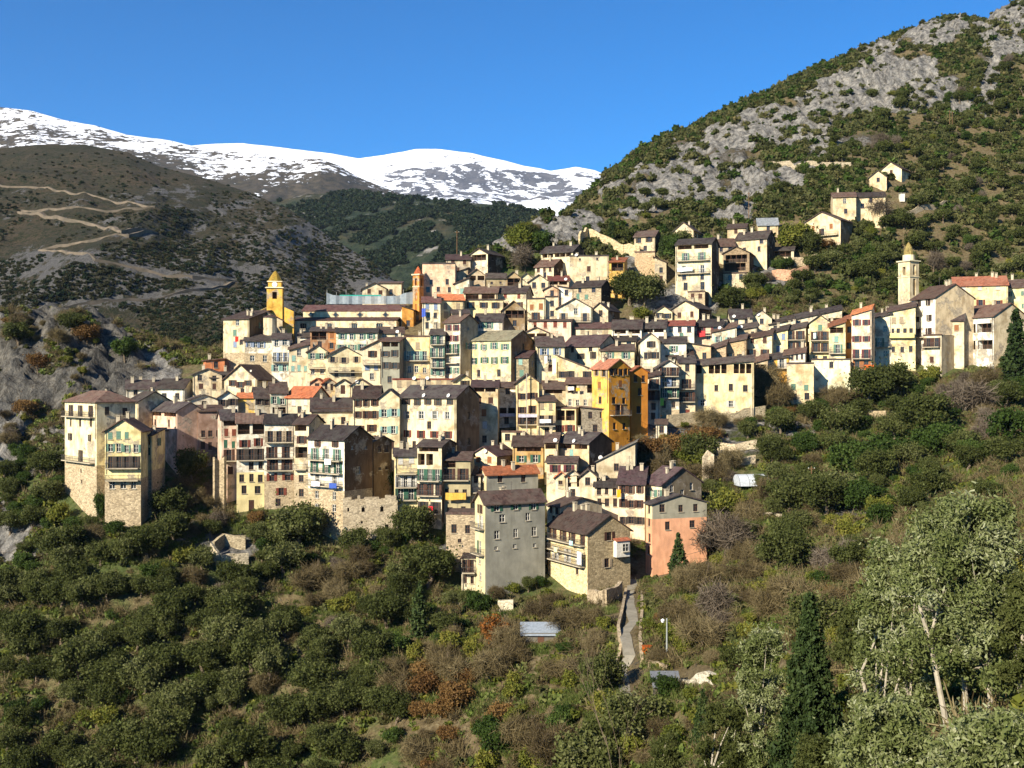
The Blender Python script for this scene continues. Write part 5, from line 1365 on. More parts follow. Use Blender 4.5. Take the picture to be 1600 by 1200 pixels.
for (u, z, w_) in ((uu(567.5), zz(831), 4.5 * k), (uu(567.5), zz(791), 2.5 * k), (uu(596.5), zz(790), 2.5 * k)):
    b = MB(); n = 7
    for i in range(n):
        a = math.pi * (i + .5) / n; cx_, cz_ = u + math.cos(a) * w_, z - w_ * .6 + math.sin(a) * w_ * 1.1
        b.box(cx_ - .14, cx_ + .14, -.06, -.003, cz_ - .14, cz_ + .14)
    b.build('arch', wallmat('b3a68c', 'stone'), r)

# ---- stepped path climbing to the alley
def ribbon(name, pts, w, mat, dz=.12, bv=None, label=None, kind='structure', n=12, edge=None):
    W = [hit(px, py, bv) for px, py in pts]
    W = [q for q in W if q is not None]
    P = []
    for i in range(len(W) - 1):
        m = max(2, int((W[i + 1] - W[i]).length / (1.2 if bv is None else 6)))
        for j in range(m): P.append(W[i].lerp(W[i + 1], j / m))
    P.append(W[-1])
    # snap to the ground
    def snap(x, y):
        if bv is None: return ground_z(x, y)
        h_ = bv.ray_cast(Vector((x, y, 5000)), Vector((0, 0, -1)))[0]; return h_.z if h_ else 0
    b = MB(); rows = []
    for i, p in enumerate(P):
        d = P[min(i + 1, len(P) - 1)] - P[max(i - 1, 0)]; d.z = 0; d.normalize(); s = Vector((-d.y, d.x, 0))
        ww = w * (1 + .25 * math.sin(i * 1.9)) if bv is not None else w * (1 + .12 * math.sin(i * .7))
        row = []
        zc = None
        zz_ = [snap(p.x + s.x * ww * t, p.y + s.y * ww * t) for t in (-.5, 0, .5)]
        zt = max(zz_) + dz
        for t in (-.5, 0, .5): row.append((p.x + s.x * ww * t, p.y + s.y * ww * t, zt))
        rows.append(row)
    for i in range(len(rows) - 1):
        for j in range(2): b.face([rows[i][j], rows[i + 1][j], rows[i + 1][j + 1], rows[i][j + 1]])
        for j in (0, 2):
            a, c = rows[i][j], rows[i + 1][j]; dn = 1.5 if bv is None else 3
            b.face([a, c, (c[0], c[1], c[2] - dn), (a[0], a[1], a[2] - dn)])
    o = b.build(name, mat); tag(o, kind=kind); return o
PATH = wallmat('8f8878', 'cement')
terrain_wall('low rough wall along the left side of the stepped path', [(978,925),(973,955),(966,985),(970,1015),(960,1045)], .7, .4)
terrain_wall('low rough wall along the right side of the stepped path', [(1003,925),(1003,960),(1000,1000),(1003,1035)], .6, .4)
terrain_wall('stone garden steps wall between path and street lamp', [(1015,1045),(1040,1050)], .8, .4)
terrain_wall('collapsed rubble wall under the front stone house', [(920,945),(945,950),(970,935)], 2.6, .6)
ribbon('path', [(990,905),(983,930),(985,950),(990,972),(975,990),(980,1010),(985,1030),(970,1048),(975,1070),(980,1100),(985,1130)], 1.4, PATH, .03)
DIRT, _n, _p = newmat('dirt_track'); _n.links.new(ramp(_n, noise(_n, coords(_n), .15, 6), [(.35, (.09, .075, .055)), (.65, (.18, .14, .10))]), _p.inputs['Base Color'])
ribbon('dirt_road', [(-10,284),(60,294),(120,304),(180,317),(240,324),(200,326),(150,328),(90,328),(35,330)], 1.9, DIRT, .35, BV1)
ribbon('dirt_road', [(30,332),(90,340),(150,353),(190,364),(245,364),(200,370),(140,378),(90,386),(62,392)], 2.6, DIRT, .35, BV1)
ribbon('dirt_road', [(62,392),(100,393),(150,407),(220,422),(300,434),(370,440),(330,452),(270,460),(200,468),(140,474),(60,480)], 1.9, DIRT, .35, BV1)

# ---- poles, lamp, sheds, tunnels
def pole(px, py_top, py_base, label, lamp=False, Y=None, hexc='6b5138', cat='pole', name='utility_pole'):
    q = hit(px, py_base) or pix(px, py_base, 300)
    h = (py_base - py_top) / F * q.y
    r = empty(name, q); tag(r, label, cat)
    b = MB(); b.tube([(0, 0, -.6), (0, 0, h)], [.13, .09], 7); b.build('post', plain('pole_' + hexc, hexc), r)
    if lamp:
        b = MB(); b.tube([(0, 0, h - .3), (-.5, 0, h - .1)], .04, 5); b.build('arm', IRON, r)
        b = MB(); b.tube([(-.5, 0, h - .05), (-.5, 0, h - .2), (-.5, 0, h - .5)], [.05, .25, .16], 8); b.build('lamp_shade', plain('lamp_white', 'e4e4e0'), r)
    else:
        b = MB(); b.box(-.6, .6, -.05, .05, h - .55, h - .43); b.build('crossarm', plain('pole_' + hexc, hexc), r)
        for x in (-.5, 0, .5):
            b = MB(); b.tube([(x, 0, h - .43), (x, 0, h - .25)], .05, 6); b.build('insulator', plain('glass_insulator', 'b9c4bf', .3), r)
    return r
pole(1042, 966, 1032, 'pale street lamp post beside the stepped path in the foreground', lamp=True, hexc='8d918c', name='street_lamp', cat='street lamp')
pole(1484, 172, 202, 'left of two brown poles standing on the high right slope'); pole(1488, 174, 202, 'right of two brown poles standing on the high right slope')
pole(1170, 300, 344, 'rust coloured pole in front of the grey rock spire'); pole(1268, 728, 790, 'dark pole among the big green bushes on the right slope')
pole(1318, 345, 380, 'thin pole right of the hillside house with the wooden balcony'); pole(714, 360, 398, 'thin mast above the top left roofs against the wooded mountain')
pole(622, 935, 955, 'short pole on the slope below the stone ruin')
# tall post in front of the yellow attic house
h = HOUSES['attic_yellow']; p0 = on_house('attic_yellow', 823, 676, 1.0); p1 = on_house('attic_yellow', 823, 583, 1.0)
r = empty('utility_pole', (p0.x, p0.y, p0.z - 2)); tag(r, 'tall thin grey pole rising before the yellow house with the timber attic', 'pole'); b = MB(); b.tube([(0, 0, 0), (0, 0, p1.z - p0.z + 2)], .11, 6); b.build('post', plain('pole_grey', '9a9488'), r); b = MB(); b.box(-.45, .45, -.04, .04, p1.z - p0.z + 1.4, p1.z - p0.z + 1.5); b.build('crossarm', IRON, r)
# polytunnel
q = hit(1180, 758); r = empty('polytunnel', q, .15); tag(r, 'white plastic polytunnel on the garden terrace right of the cream corner house', 'greenhouse')
b = MB(); R_ = 2.1; L = 7.5
for i in range(8):
    a, c = math.pi * i / 8, math.pi * (i + 1) / 8
    b.face([(-L / 2, -math.cos(a) * R_, math.sin(a) * R_), (L / 2, -math.cos(a) * R_, math.sin(a) * R_), (L / 2, -math.cos(c) * R_, math.sin(c) * R_), (-L / 2, -math.cos(c) * R_, math.sin(c) * R_)])
for s in (-1, 1): b.face([(s * L / 2, -math.cos(math.pi * i / 8) * R_, math.sin(math.pi * i / 8) * R_) for i in range(9)])
b.build('cover', plain('plastic_sheet', 'b7bcc0', .35), r)
b = MB()
for x in (-L / 2, -L / 4, 0, L / 4, L / 2): b.tube([(x, -math.cos(math.pi * i / 8) * (R_ + .03), math.sin(math.pi * i / 8) * (R_ + .03)) for i in range(9)], .03, 4)
b.build('hoops', IRON, r)
def shed(px, py, w, d, h, label, roofhex, wallhex, rz=0, glass=False, name='shed'):
    q = hit(px, py); r = empty(name, q, rz); tag(r, label, 'shed' if not glass else 'greenhouse')
    b = MB(); b.box(-w / 2, w / 2, 0, d, -1.5, h); b.build('wall', wallmat(wallhex, 'cement'), r)
    b = MB(); b.slab((-w / 2 - .3, -.4, h - .2), (w / 2 + .3, -.4, h - .2), (w / 2 + .3, d + .3, h + .9), (-w / 2 - .3, d + .3, h + .9), .08); b.build('roof', plain('sheet_roof_' + roofhex, roofhex, .45), r)
    b = MB(); b.box(-.45, .45, -.05, -.003, 0, min(h - .35, 1.9)); b.build('door', WOOD, r); return r
shed(845, 1004, 5.2, 3.0, 1.3, 'low greenhouse with a milky sheet roof in the garden below the front stone house', '8f979e', '6c675c', 0, True, 'greenhouse')
shed(1042, 1092, 2.6, 2.0, 1.6, 'tiny dark shed with a grey sheet roof beside the lower path', '6a6c70', '5c5448')
shed(1108, 722, 3.2, 2.2, 1.9, 'open stone garden shed with rusty tools on the upper terrace', '6b5c4a', '9c8c70')
q = hit(1011, 1024); r = empty('fuse_box', q, .1); tag(r, 'small bright orange cabinet beside the stepped path', 'cabinet')
b = MB(); b.box(-.55, .55, 0, .4, -.2, 1.15); b.build('body', plain('orange_paint', 'a8521c', .5), r); b = MB(); b.box(-.62, .62, -.06, .46, 1.153, 1.22); b.build('lid', plain('orange_lid', '9c4a18', .5), r)
q = hit(1497, 320); 
# small pillar shrine on the slope
q = hit(1409, 313); r = empty('shrine', q); tag(r, 'little white pillar standing on the slope right of the farmhouse', 'pillar'); b = MB(); b.box(-.7, .7, -.7, .7, -.5, 2.0); b.build('shaft', wallmat('e0dac8', 'cement'), r); b = MB(); b.box(-.85, .85, -.85, .85, 2.003, 2.2); b.build('cap', roofmat('8a8478'), r)

# ---- things hung on the houses
def cloth(key, px, py, w, h, hexc, label, name='laundry', cat='laundry'):
    p = on_house(key, px, py, 1.15); H0 = HOUSES[key]; hh = h / F * p.y; ww = w / F * p.y
    b = MB(); n = 6
    fr = [(-ww / 2 + ww * i / n, .05 * math.sin(i * 2.1), 0) for i in range(n + 1)]
    for i in range(n):
        a, c = fr[i], fr[i + 1]
        b.face([(a[0], a[1] - .012, -hh * (1 + .05 * math.sin(i))), (c[0], c[1] - .012, -hh * (1 + .05 * math.sin(i + 1))), (c[0], c[1] - .012, 0), (a[0], a[1] - .012, 0)])
        b.face([(a[0], a[1] + .012, -hh * (1 + .05 * math.sin(i))), (c[0], c[1] + .012, -hh * (1 + .05 * math.sin(i + 1))), (c[0], c[1] + .012, 0), (a[0], a[1] + .012, 0)])
    o = b.build(name, plain('cloth_' + hexc, hexc)); o.location = p; o.rotation_euler = (0, 0, -H0['phi']); tag(o, label, cat)
    b = MB(); b.tube([(-ww / 2 - .1, 0, .03), (ww / 2 + .1, 0, .03)], .02, 4); b.build('line', IRON, o)
cloth('church_end_tower', 370, 526, 6, 8, 'd03022', 'bright red cloth hanging from the window of the tall tan house by the church')
cloth('tower_foot_white', 662, 482, 6, 13, '4a63b8', 'blue cloth hanging on the cream house below the slim orange steeple')
cloth('salmon_face', 967, 765, 6, 12, 'e6a21a', 'yellow orange cloth hanging on the pale salmon four storey house')
cloth('cream_corner', 990, 796, 6, 9, '5fb3d8', 'light blue cloth hanging low on the pale salmon four storey house')
cloth('white_windows', 673, 791, 7, 7, 'd8263c', 'red towel on the lowest balcony of the beige house with tall white windows')
cloth('stone_gable_dark', 512, 717, 14, 9, 'e8e6e0', 'white sheets on the upper balcony of the stone house with the dark gable')
cloth('stone_gable_dark', 493, 752, 18, 8, 'd9d0cf', 'pale washing on the lower balcony of the stone house with the dark gable, left line')
cloth('stone_gable_dark', 520, 755, 16, 8, '3b55a0', 'blue and white washing on the lower balcony of the stone house with dark gable')
cloth('white_slim', 793, 646, 24, 5, 'c5c3d2', 'lilac and white washing line along the slim white house balcony')
cloth('attic_yellow', 825, 647, 30, 5, 'b9b4bf', 'row of shirts on the balcony of the yellow house with the timber attic')
cloth('yellow_step', 852, 655, 18, 6, 'e4e2da', 'white washing on the plant filled balcony of the bright yellow narrow house')
cloth('loggia_laundry', 892, 604, 10, 6, 'e0dccf', 'white cloths in the left gallery bay beside the orange house')
cloth('loggia_laundry', 903, 606, 6, 5, 'd8a93a', 'yellow cloth in the middle gallery bay beside the orange house')
cloth('five_storey', 1070, 418, 24, 6, 'cfd8d6', 'pale washing hung across the gallery of the five storey house')
cloth('red_awning', 1096, 517, 12, 9, 'c23a3c', 'red cloths over the balcony rail of the middle right house')
cloth('big_gable_left', 392, 578, 3, 3, 'd8d2c2', 'tiny white cloth under the peak of the wide cream gabled house')
cloth('curtain_house', 866, 560, 6, 24, 'e6e0d0', 'long white sheet hanging down the cream house with grey blue shutters, right one')
cloth('curtain_house', 853, 556, 5, 12, 'e6e0d0', 'short white sheet on the cream house with grey blue shutters, left one')
cloth('front_stone', 868, 855, 10, 8, 'd8cf9a', 'pale yellow cloth on the balcony of the front stone house')
cloth('front_stone', 905, 862, 12, 20, 'e2ddd0', 'large white curtain hanging at the right balcony end of the front stone house')
cloth('front_stone', 892, 845, 10, 7, 'a9cfcf', 'light blue sheet on the upper balcony of the front stone house')
cloth('gable_row_f', 1273, 520, 4, 9, 'cfe0cf', 'pale green cloth on the yellow gabled house in the climbing row')
cloth('stack_mid', 1033, 622, 8, 12, 'a8d858', 'lime green blind on the balcony of the three tall joined houses')
cloth('red_shutters', 1358, 570, 14, 8, 'c05a24', 'orange awning sheet at the foot of the house with dark red shutters', 'awning', 'awning')
cloth('yellow_block', 712, 770, 32, 11, 'c9a045', 'bright yellow panel room front with two pale shutters on the grey house', 'awning', 'awning')
# bay window on the front stone house side
h = HOUSES['front_stone']; r = h['root']
b = MB(); zz = lambda py: (600 - py) / F * 186 - h['zb']; yb_ = h['d'] * .60
b.box(h['w'] / 2 + .003, h['w'] / 2 + .9, yb_, yb_ + 2.6, zz(860), zz(836)); b.build('bay_window', WHITEP, r)
b = MB(); b.slab((h['w'] / 2, yb_ - .2, zz(832)), (h['w'] / 2 + 1.1, yb_ - .2, zz(835)), (h['w'] / 2 + 1.1, yb_ + 2.8, zz(835)), (h['w'] / 2, yb_ + 2.8, zz(832)), .12); b.build('bay_roof', roofmat('9c5a40'), r)
inst('window', window_mesh(1.2, 1.3, 'w'), r, (h['w'] / 2 + .97, yb_ + 1.7, zz(852)), math.pi / 2)
# ================================================================ vegetation
LM = {
 'olive': leafmat('olive_leaves', [(0.1, (0.034, 0.042, 0.011)), (0.45, (0.072, 0.084, 0.022)), (0.75, (0.125, 0.135, 0.045)), (1, (0.23, 0.23, 0.11))]),
 'heath': leafmat('heath_leaves', [(0.1, (0.014, 0.017, 0.007)), (0.5, (0.044, 0.046, 0.020)), (1, (0.085, 0.07, 0.035))]),
 'farwood': leafmat('far_wood_leaves', [(0.1, (0.008, 0.018, 0.008)), (0.5, (0.026, 0.042, 0.02)), (1, (0.055, 0.062, 0.03))]),
 'silver': leafmat('silver_leaves', [(0.08, (0.075, 0.095, 0.024)), (0.45, (0.145, 0.170, 0.055)), (0.75, (0.24, 0.26, 0.12)), (1, (0.42, 0.43, 0.27))], .35, 0.0),
 'green': leafmat('green_leaves', [(0.1, (0.020, 0.036, 0.007)), (0.5, (0.048, 0.080, 0.016)), (1, (0.11, 0.15, 0.035))]),
 'yellow': leafmat('yellow_green_leaves', [(0.1, (0.060, 0.078, 0.012)), (0.5, (0.144, 0.156, 0.026)), (1, (0.264, 0.228, 0.048))]),
 'brown': leafmat('autumn_twigs', [(0.1, (0.045, 0.032, 0.018)), (0.5, (0.115, 0.088, 0.040)), (1, (0.22, 0.175, 0.09))], .1),
 'rust': leafmat('rust_leaves', [(0.1, (0.085, 0.042, 0.016)), (0.5, (0.16, 0.088, 0.030)), (1, (0.27, 0.17, 0.06))]),
 'grey': leafmat('grey_twigs', [(0.1, (0.055, 0.042, 0.028)), (0.5, (0.11, 0.086, 0.060)), (1, (0.20, 0.165, 0.125))], .05),
 'dark': leafmat('conifer_needles', [(0.1, (0.014, 0.026, 0.008)), (0.5, (0.036, 0.056, 0.016)), (1, (0.085, 0.10, 0.030))], .1),
 'orange': leafmat('orange_fruit_leaves', [(0.1, (0.12, 0.06, 0.02)), (0.5, (0.26, 0.095, 0.02)), (1, (0.42, 0.17, 0.04))]),
 'scrub': leafmat('scrub_leaves', [(0.1, (0.036, 0.042, 0.014)), (0.45, (0.082, 0.088, 0.030)), (0.8, (0.145, 0.132, 0.050)), (1, (0.22, 0.165, 0.075))]),
 'grass': leafmat('grass_blades', [(0.1, (0.050, 0.072, 0.015)), (0.5, (0.110, 0.149, 0.031)), (1, (0.220, 0.198, 0.083))]),
}
BARK = plain('bark', '6a5d4c', .95); PBARK = plain('pale_bark', 'a39a88', .9)

def leaves(seed, n, lobes, size, elong=1.6, twig=False, R=(1, 1, 1), shell=.55, gauss=0.0):
    """n leaf-sized quads gathered on clumps spread through the crown"""
    r = np.random.RandomState(seed)
    L = np.array(lobes)                                     # x y z radius
    w = L[:, 3] ** 2; idx = r.choice(len(L), n, p=w / w.sum())
    d = r.normal(size=(n, 3)); d /= np.linalg.norm(d, axis=1)[:, None]
    rad = L[idx, 3] * (shell + (1.08 - shell) * r.rand(n) ** .6) * (1 + .18 * np.sin(d[:, 0] * 7 + idx) * np.cos(d[:, 2] * 6 + idx * 2))
    rad = np.where(r.rand(n) < gauss, L[idx, 3] * np.abs(r.normal(0, .85, n)), rad)
    rad = rad * np.where(r.rand(n) < .3, 1 + .55 * r.rand(n), 1)
    c = L[idx, :3] + d * rad[:, None] * np.array([1, 1, .82])
    nrm = d * .6 + r.normal(size=(n, 3)) * .7; nrm /= np.linalg.norm(nrm, axis=1)[:, None]
    up = r.normal(size=(n, 3)) + (np.array([0, 0, .8]) if not twig else d * 1.8)
    a = np.cross(nrm, up); a /= np.linalg.norm(a, axis=1)[:, None] + 1e-9; b = np.cross(a, nrm)
    s = size * (.6 + .8 * r.rand(n))
    if twig: wa, wb = s * .045, s * 1.5
    else: wa, wb = s * .5, s * .5 * elong
    V = np.stack([c - a * wa[:, None] - b * wb[:, None] * .6, c + a * wa[:, None] - b * wb[:, None] * .5, c + a * wa[:, None] * .55 + b * wb[:, None], c - a * wa[:, None] * .55 + b * wb[:, None] * .9], 1).reshape(-1, 3)
    Q = np.arange(n * 4).reshape(-1, 4)
    clump = r.rand(len(L))
    lv = np.repeat(np.clip(clump[idx] * .5 + r.rand(n) * .5, 0, 1), 4)
    return V, Q, lv
def lobes_round(seed, n, rx, rz, base, r0=.34):
    r = random.Random(seed); out = []
    for i in range(n):
        a = r.uniform(0, 2 * math.pi); q = math.sqrt(r.random()) * .72; t = r.uniform(-1, 1)
        out.append((math.cos(a) * q * rx, math.sin(a) * q * rx, base + rz + t * rz * .62 * (1 - q * .5), rx * r.uniform(r0 * .65, r0 * 1.3)))
    out.append((0, 0, base + rz, rx * .5)); return out
def crown_mesh(seed, n, lobes, size, mat, **kw):
    V, Q, lv = leaves(seed, n, lobes, size, **kw); return mesh_np('crown', V, Q, mat, False, {'leafvar': lv})
def trunk_mesh(seed, h, r0, lobes, bark, twist=.3, limbs=5, multi=1):
    r = random.Random(seed); b = MB()
    for m in range(multi):
        pts = [(0, 0, -.8)]; x = y = 0
        lean = (r.uniform(-.3, .3), r.uniform(-.3, .3))
        for i in range(1, 6):
            x += r.uniform(-twist, twist) * h * .12 + lean[0] * h * .08 * m; y += r.uniform(-twist, twist) * h * .12 + lean[1] * h * .08 * m
            pts.append((x, y, h * i / 5))
        b.tube(pts, [r0 * (1.3 - i * .16) for i in range(6)], 6)
        top = Vector(pts[-2])
        for l in sorted(lobes, key=lambda q: r.random())[:limbs]:
            e = Vector(l[:3]); mid = top.lerp(e, .5) + Vector((r.uniform(-.2, .2), r.uniform(-.2, .2), r.uniform(-.1, .3)))
            b.tube([top, mid, e], [r0 * .5, r0 * .3, r0 * .1], 5)
    return b.mesh('trunk', bark)
def branch_mesh(seed, h, r0, depth, bark, spread=.5):
    r = random.Random(seed); b = MB()
    def go(p, d, l, rad, lev):
        q = p + d * l * .5 + Vector((r.uniform(-.06, .06), r.uniform(-.06, .06), 0)) * l; e = q + (d + Vector((r.uniform(-.2, .2), r.uniform(-.2, .2), .08))).normalized() * l * .5
        b.tube([p, q, e], [rad, rad * .8, rad * .6], 5 if lev < 2 else 3, cap=False)
        if lev < depth:
            for i in range(r.choice([2, 3, 3])):
                nd = (d + Vector((r.uniform(-1, 1), r.uniform(-1, 1), r.uniform(-.15, .5))) * spread * (1 + lev * .25)).normalized()
                go(p.lerp(e, r.uniform(.55, 1)), nd, l * r.uniform(.55, .8), rad * .55, lev + 1)
    go(Vector((0, 0, -.5)), Vector((0, 0, 1)), h * .42, r0, 0); return b.mesh('branches', bark)

VAR = {}
def mkvars():
    for kind, mat, nv, n, rx, rz, base, size, tr in (
        ('olive', 'olive', 5, 2600, 2.7, 1.9, .8, .24, 1.5), ('hillolive', 'olive', 3, 1300, 2.2, 1.5, .5, .30, 1.2),
        ('green', 'green', 3, 2600, 2.1, 1.6, .1, .22, .8), ('yellow', 'yellow', 3, 1300, 1.9, 1.4, .1, .26, .8),
        ('rust', 'rust', 2, 1500, 2.3, 1.5, .1, .24, .8), ('silver', 'silver', 2, 1700, 2.3, 2.1, 1.0, .24, 1.8), ('orange', 'orange', 1, 900, 2.2, 1.9, .7, .24, 1.2)):
        L = []
        for i in range(nv):
            s = 100 + i * 7 + len(kind) * 31
            lb = lobes_round(s, 24, rx * (1 + .12 * (i % 2)), rz, base, .24)
            L.append((crown_mesh(s, int(n * 2.4), lb, size * .63, LM[mat], gauss=.4), trunk_mesh(s, tr + rz * .5, .19 if 'olive' in kind else .11, lb, BARK, 1.0, 6)))
        VAR[kind] = L
    for kind, mat, nv, n, rx, rz, base, size in (('brown', 'brown', 3, 3200, 2.5, 1.9, .1, .45), ('bare', 'grey', 3, 2000, 2.2, 2.0, .6, .55)):
        L = []
        for i in range(nv):
            s = 300 + i * 11 + len(kind); lb = lobes_round(s, 9, rx, rz, base, .42)
            V, Q, lv = leaves(s, n, lb, size, twig=True, shell=.15)
            L.append((mesh_np('twigs', V, Q, LM[mat], False, {'leafvar': lv}), branch_mesh(s, (base + rz * 2) * 1.25, .13, 3, BARK, .55)))
        VAR[kind] = L
    # conifers: drooping whorls
    L = []
    for i in range(3):
        lb = []; r = random.Random(900 + i); H = 9.0
        for k in range(70):
            z = .6 + (k / 70) * (H - .8); rr = (1 - (z / H) ** 1.15) * 2.3 + .12; a = k * 2.4 + r.uniform(-.3, .3)
            q = r.uniform(.35, .95) * rr
            lb.append((math.cos(a) * q, math.sin(a) * q, z - q * .28, .22 + rr * .22))
        V, Q, lv = leaves(950 + i, 4200, lb, .26, shell=.1)
        b = MB(); b.tube([(0, 0, -.6), (0, 0, H * .6), (0, 0, H * .98)], [.2, .1, .02], 6)
        L.append((mesh_np('crown', V, Q, LM['dark'], False, {'leafvar': lv}), b.mesh('trunk', BARK)))
    lb = []; r = random.Random(931); H = 9.0
    for k in range(260):
        z = .5 + (k / 260) * (H - .6); rr = ((1 - (z / H) ** 1.1) * 2.5 + .1) * r.uniform(.8, 1.12); a = k * 2.4 + r.uniform(-.3, .3)
        for q in (.35, .62, .9): lb.append((math.cos(a) * q * rr, math.sin(a) * q * rr, z - q * q * rr * .32, .10 + rr * .09))
    V, Q, lv = leaves(955, 42000, lb, .085, elong=2.2, shell=.1, gauss=.5)
    b = MB(); b.tube([(0, 0, -.6), (0, 0, H * .6), (0, 0, H * .98)], [.2, .1, .02], 8)
    L.append((mesh_np('crown', V, Q, LM['dark'], False, {'leafvar': lv}), b.mesh('trunk', BARK)))
    VAR['conifer'] = L
    L = []
    for i in range(2):
        H = 8.0; lb = [(random.Random(k * 3 + i).uniform(-.2, .2), random.Random(k * 5 + i).uniform(-.2, .2), .6 + k * (H - 1) / 20, .75 * (1 - (k / 20) ** 2.2) + .18) for k in range(21)]
        V, Q, lv = leaves(970 + i, 2200, lb, .24, shell=.4); b = MB(); b.tube([(0, 0, -.6), (0, 0, H * .7)], [.16, .05], 6)
        L.append((mesh_np('crown', V, Q, LM['dark'], False, {'leafvar': lv}), b.mesh('trunk', BARK)))
    VAR['cypress'] = L
mkvars()
KIND = {  # name, category, look, group
 'olive': ('olive_tree', 'olive tree', 'dark grey-green olive tree', 'olive trees on the terraced lower slope'),
 'hillolive': ('hillside_olive', 'olive tree', 'sunlit olive tree', 'olive trees on the slope behind the village'),
 'green': ('evergreen_bush', 'bush', 'dense bright green bush', 'evergreen bushes on the slopes'),
 'yellow': ('yellow_bush', 'bush', 'yellow-green leafy bush', 'yellowing bushes on the slopes'),
 'rust': ('rusty_bush', 'bush', 'rust brown autumn bush', 'autumn bushes on the slopes'),
 'silver': ('silver_tree', 'tree', 'silvery leaved tree', 'silver leaved trees in the right foreground'),
 'orange': ('persimmon_tree', 'fruit tree', 'orange fruited tree', None),
 'brown': ('twiggy_bush', 'bush', 'leafless brown twiggy bush', 'leafless bushes on the slopes'),
 'bare': ('bare_tree', 'tree', 'bare grey branching tree', 'bare trees on the slopes'),
 'conifer': ('conifer_tree', 'conifer', 'dark conifer', 'dark conifers on the slopes'),
 'cypress': ('cypress_tree', 'cypress', 'slim dark cypress', 'cypresses by the village'),
}
TREES = []
def plant(kind, pos, sc, rz, stretch=1.0, var=None, label=None, at=None):
    v = VAR[kind]; cm, tm = v[(rnd.randrange(len(v)) if var is None else var) % len(v)]
    k = KIND[kind]
    r = empty(k[0], pos, rz); r.scale = (sc, sc, sc * stretch)
    inst(cm.name.split('.')[0], cm, r); inst(tm.name.split('.')[0], tm, r)
    r['category'] = k[1]
    if label: r['label'] = label
    TREES.append((r, kind, at, label)); return r

# what grows where, 50 px cells of the slope as seen in the photograph (codes below); blank = nothing
GRID = [
#0         1         2         3
"                                ",  #0
"                                ",  #50
"                              hh",  #100
"                           hhhhh",  #150
"                          hhhhhh",  #200
"                         hhhhhhh",  #250
"                    h   hhhhhhhh",  #300
"               yb   bh  hhhhhhhh",  #350
"                       hhhhhhhhh",  #400
" b                     hhhhhhhhh",  #450
"bbb                    hhhhhh  h",  #500
"  b                    hh      h",  #550
"                        b yggBBg",  #600
"b                   ybbbgggoggBg",  #650
"gg   b             yybbboogogggg",  #700
"gggb bb         b  h bbboogggoog",  #750
"ggggoobb gbo     b  bbbbbyyooyyy",  #800
"goooobobogbbogo b g gbbbbbbyybyy",  #850
"ooooooboobbbooogyb  bbybbybyybby",  #900
"ooooooooobbooogyyyb bbBybyBbbbby",  #950
"oooooooooooooyyrryy byyyybbbyyBb",  #1000
"ooooooooooooyrrryyoyyyoyybbbyybb",  #1050
"ooooooooooooorrryyooyoyyybbyybby",  #1100
"ooooooooobooyrryyoooyygyyyybyybb",  #1150
"oooooooooooyyrryyyooyyyyyyyyyybb",  #1200
]
CODE = {'o': [('olive', .80), ('green', .05), ('yellow', .10), ('brown', .05)], 'h': [('hillolive', .72), ('green', .12), ('yellow', .08), ('bare', .08)], 'g': [('green', .7), ('olive', .3)],
        'b': [('brown', .42), ('rust', .10), ('yellow', .24), ('olive', .14), ('bare', .10)], 'B': [('bare', .6), ('brown', .4)], 'y': [('yellow', .5), ('green', .15), ('brown', .35)], 'r': [('rust', .6), ('brown', .4)]}
def near_foot(x, y, m=1.0):
    for fx, fy, fr in FOOT:
        if (x - fx) ** 2 + (y - fy) ** 2 < (fr + m) ** 2: return True
    return False
NOPLANT = [(962, 895, 1004, 1150), (318, 835, 402, 915), (1040, 1040, 1120, 1072), (1148, 735, 1215, 762), (815, 975, 875, 1010), (530, 776, 625, 858), (1100, 690, 1200, 730), (900, 365, 1000, 402), (1200,400,1270,440), (1350,250,1420,345), (1250,325,1335,380)]
placed = []; cnt = {}
LIM = {'olive': 270, 'hillolive': 270, 'brown': 250, 'yellow': 240, 'green': 170, 'rust': 70, 'bare': 90}
cells = [(i, j) for j in range(len(GRID)) for i in range(32) if GRID[j][i] != ' ']
rnd2 = random.Random(11)
jobs = []
for i, j in cells:
    ch = GRID[j][i]
    q = hit(i * 50 + 25, j * 50 + 25)
    if q is None: continue
    sp = max(20, 5.2 / q.y * F * (.72 if ch in 'oh' else .60))      # spacing in photo px for the crown size there
    n = 2500 / (sp * sp * .62)
    n = int(n) + (1 if rnd2.random() < n - int(n) else 0)
    for k in range(n): jobs.append((i * 50 + rnd2.uniform(0, 50), j * 50 + rnd2.uniform(0, 50), ch))
rnd2.shuffle(jobs)
extra_pts = []
for px, py, ch in jobs:
    if any(a < px < c and b < py < d for a, b, c, d in NOPLANT): continue
    q = hit(px, py)
    if q is None or q.y < 72: continue
    if near_foot(q.x, q.y, 1.4): continue
    x_ = rnd2.random(); kd = None
    for k, w_ in CODE[ch]:
        x_ -= w_
        if x_ <= 0: kd = k; break
    kd = kd or CODE[ch][0][0]
    if q.y < 80 and kd in ('brown', 'bare', 'rust'): kd = 'yellow' if kd != 'brown' else 'olive'
    md = 2.3 if kd in ('olive', 'hillolive') else 1.8
    if any((q.x - a) ** 2 + (q.y - b) ** 2 < md * md for a, b in placed[-900:]): continue
    placed.append((q.x, q.y))
    sc = rnd2.choice([.6, .75, .9, 1, 1.1, 1.25, 1.5]) * rnd2.uniform(.92, 1.08) * (1.0 if kd in ('olive', 'hillolive') else .78)
    if q.y < 110: sc *= .8
    if cnt.get(kd, 0) >= LIM[kd]: extra_pts.append((kd, q, sc)); continue
    cnt[kd] = cnt.get(kd, 0) + 1
    plant(kd, q, sc, rnd2.uniform(0, 6.28), rnd2.uniform(.85, 1.15), at=(px, py))
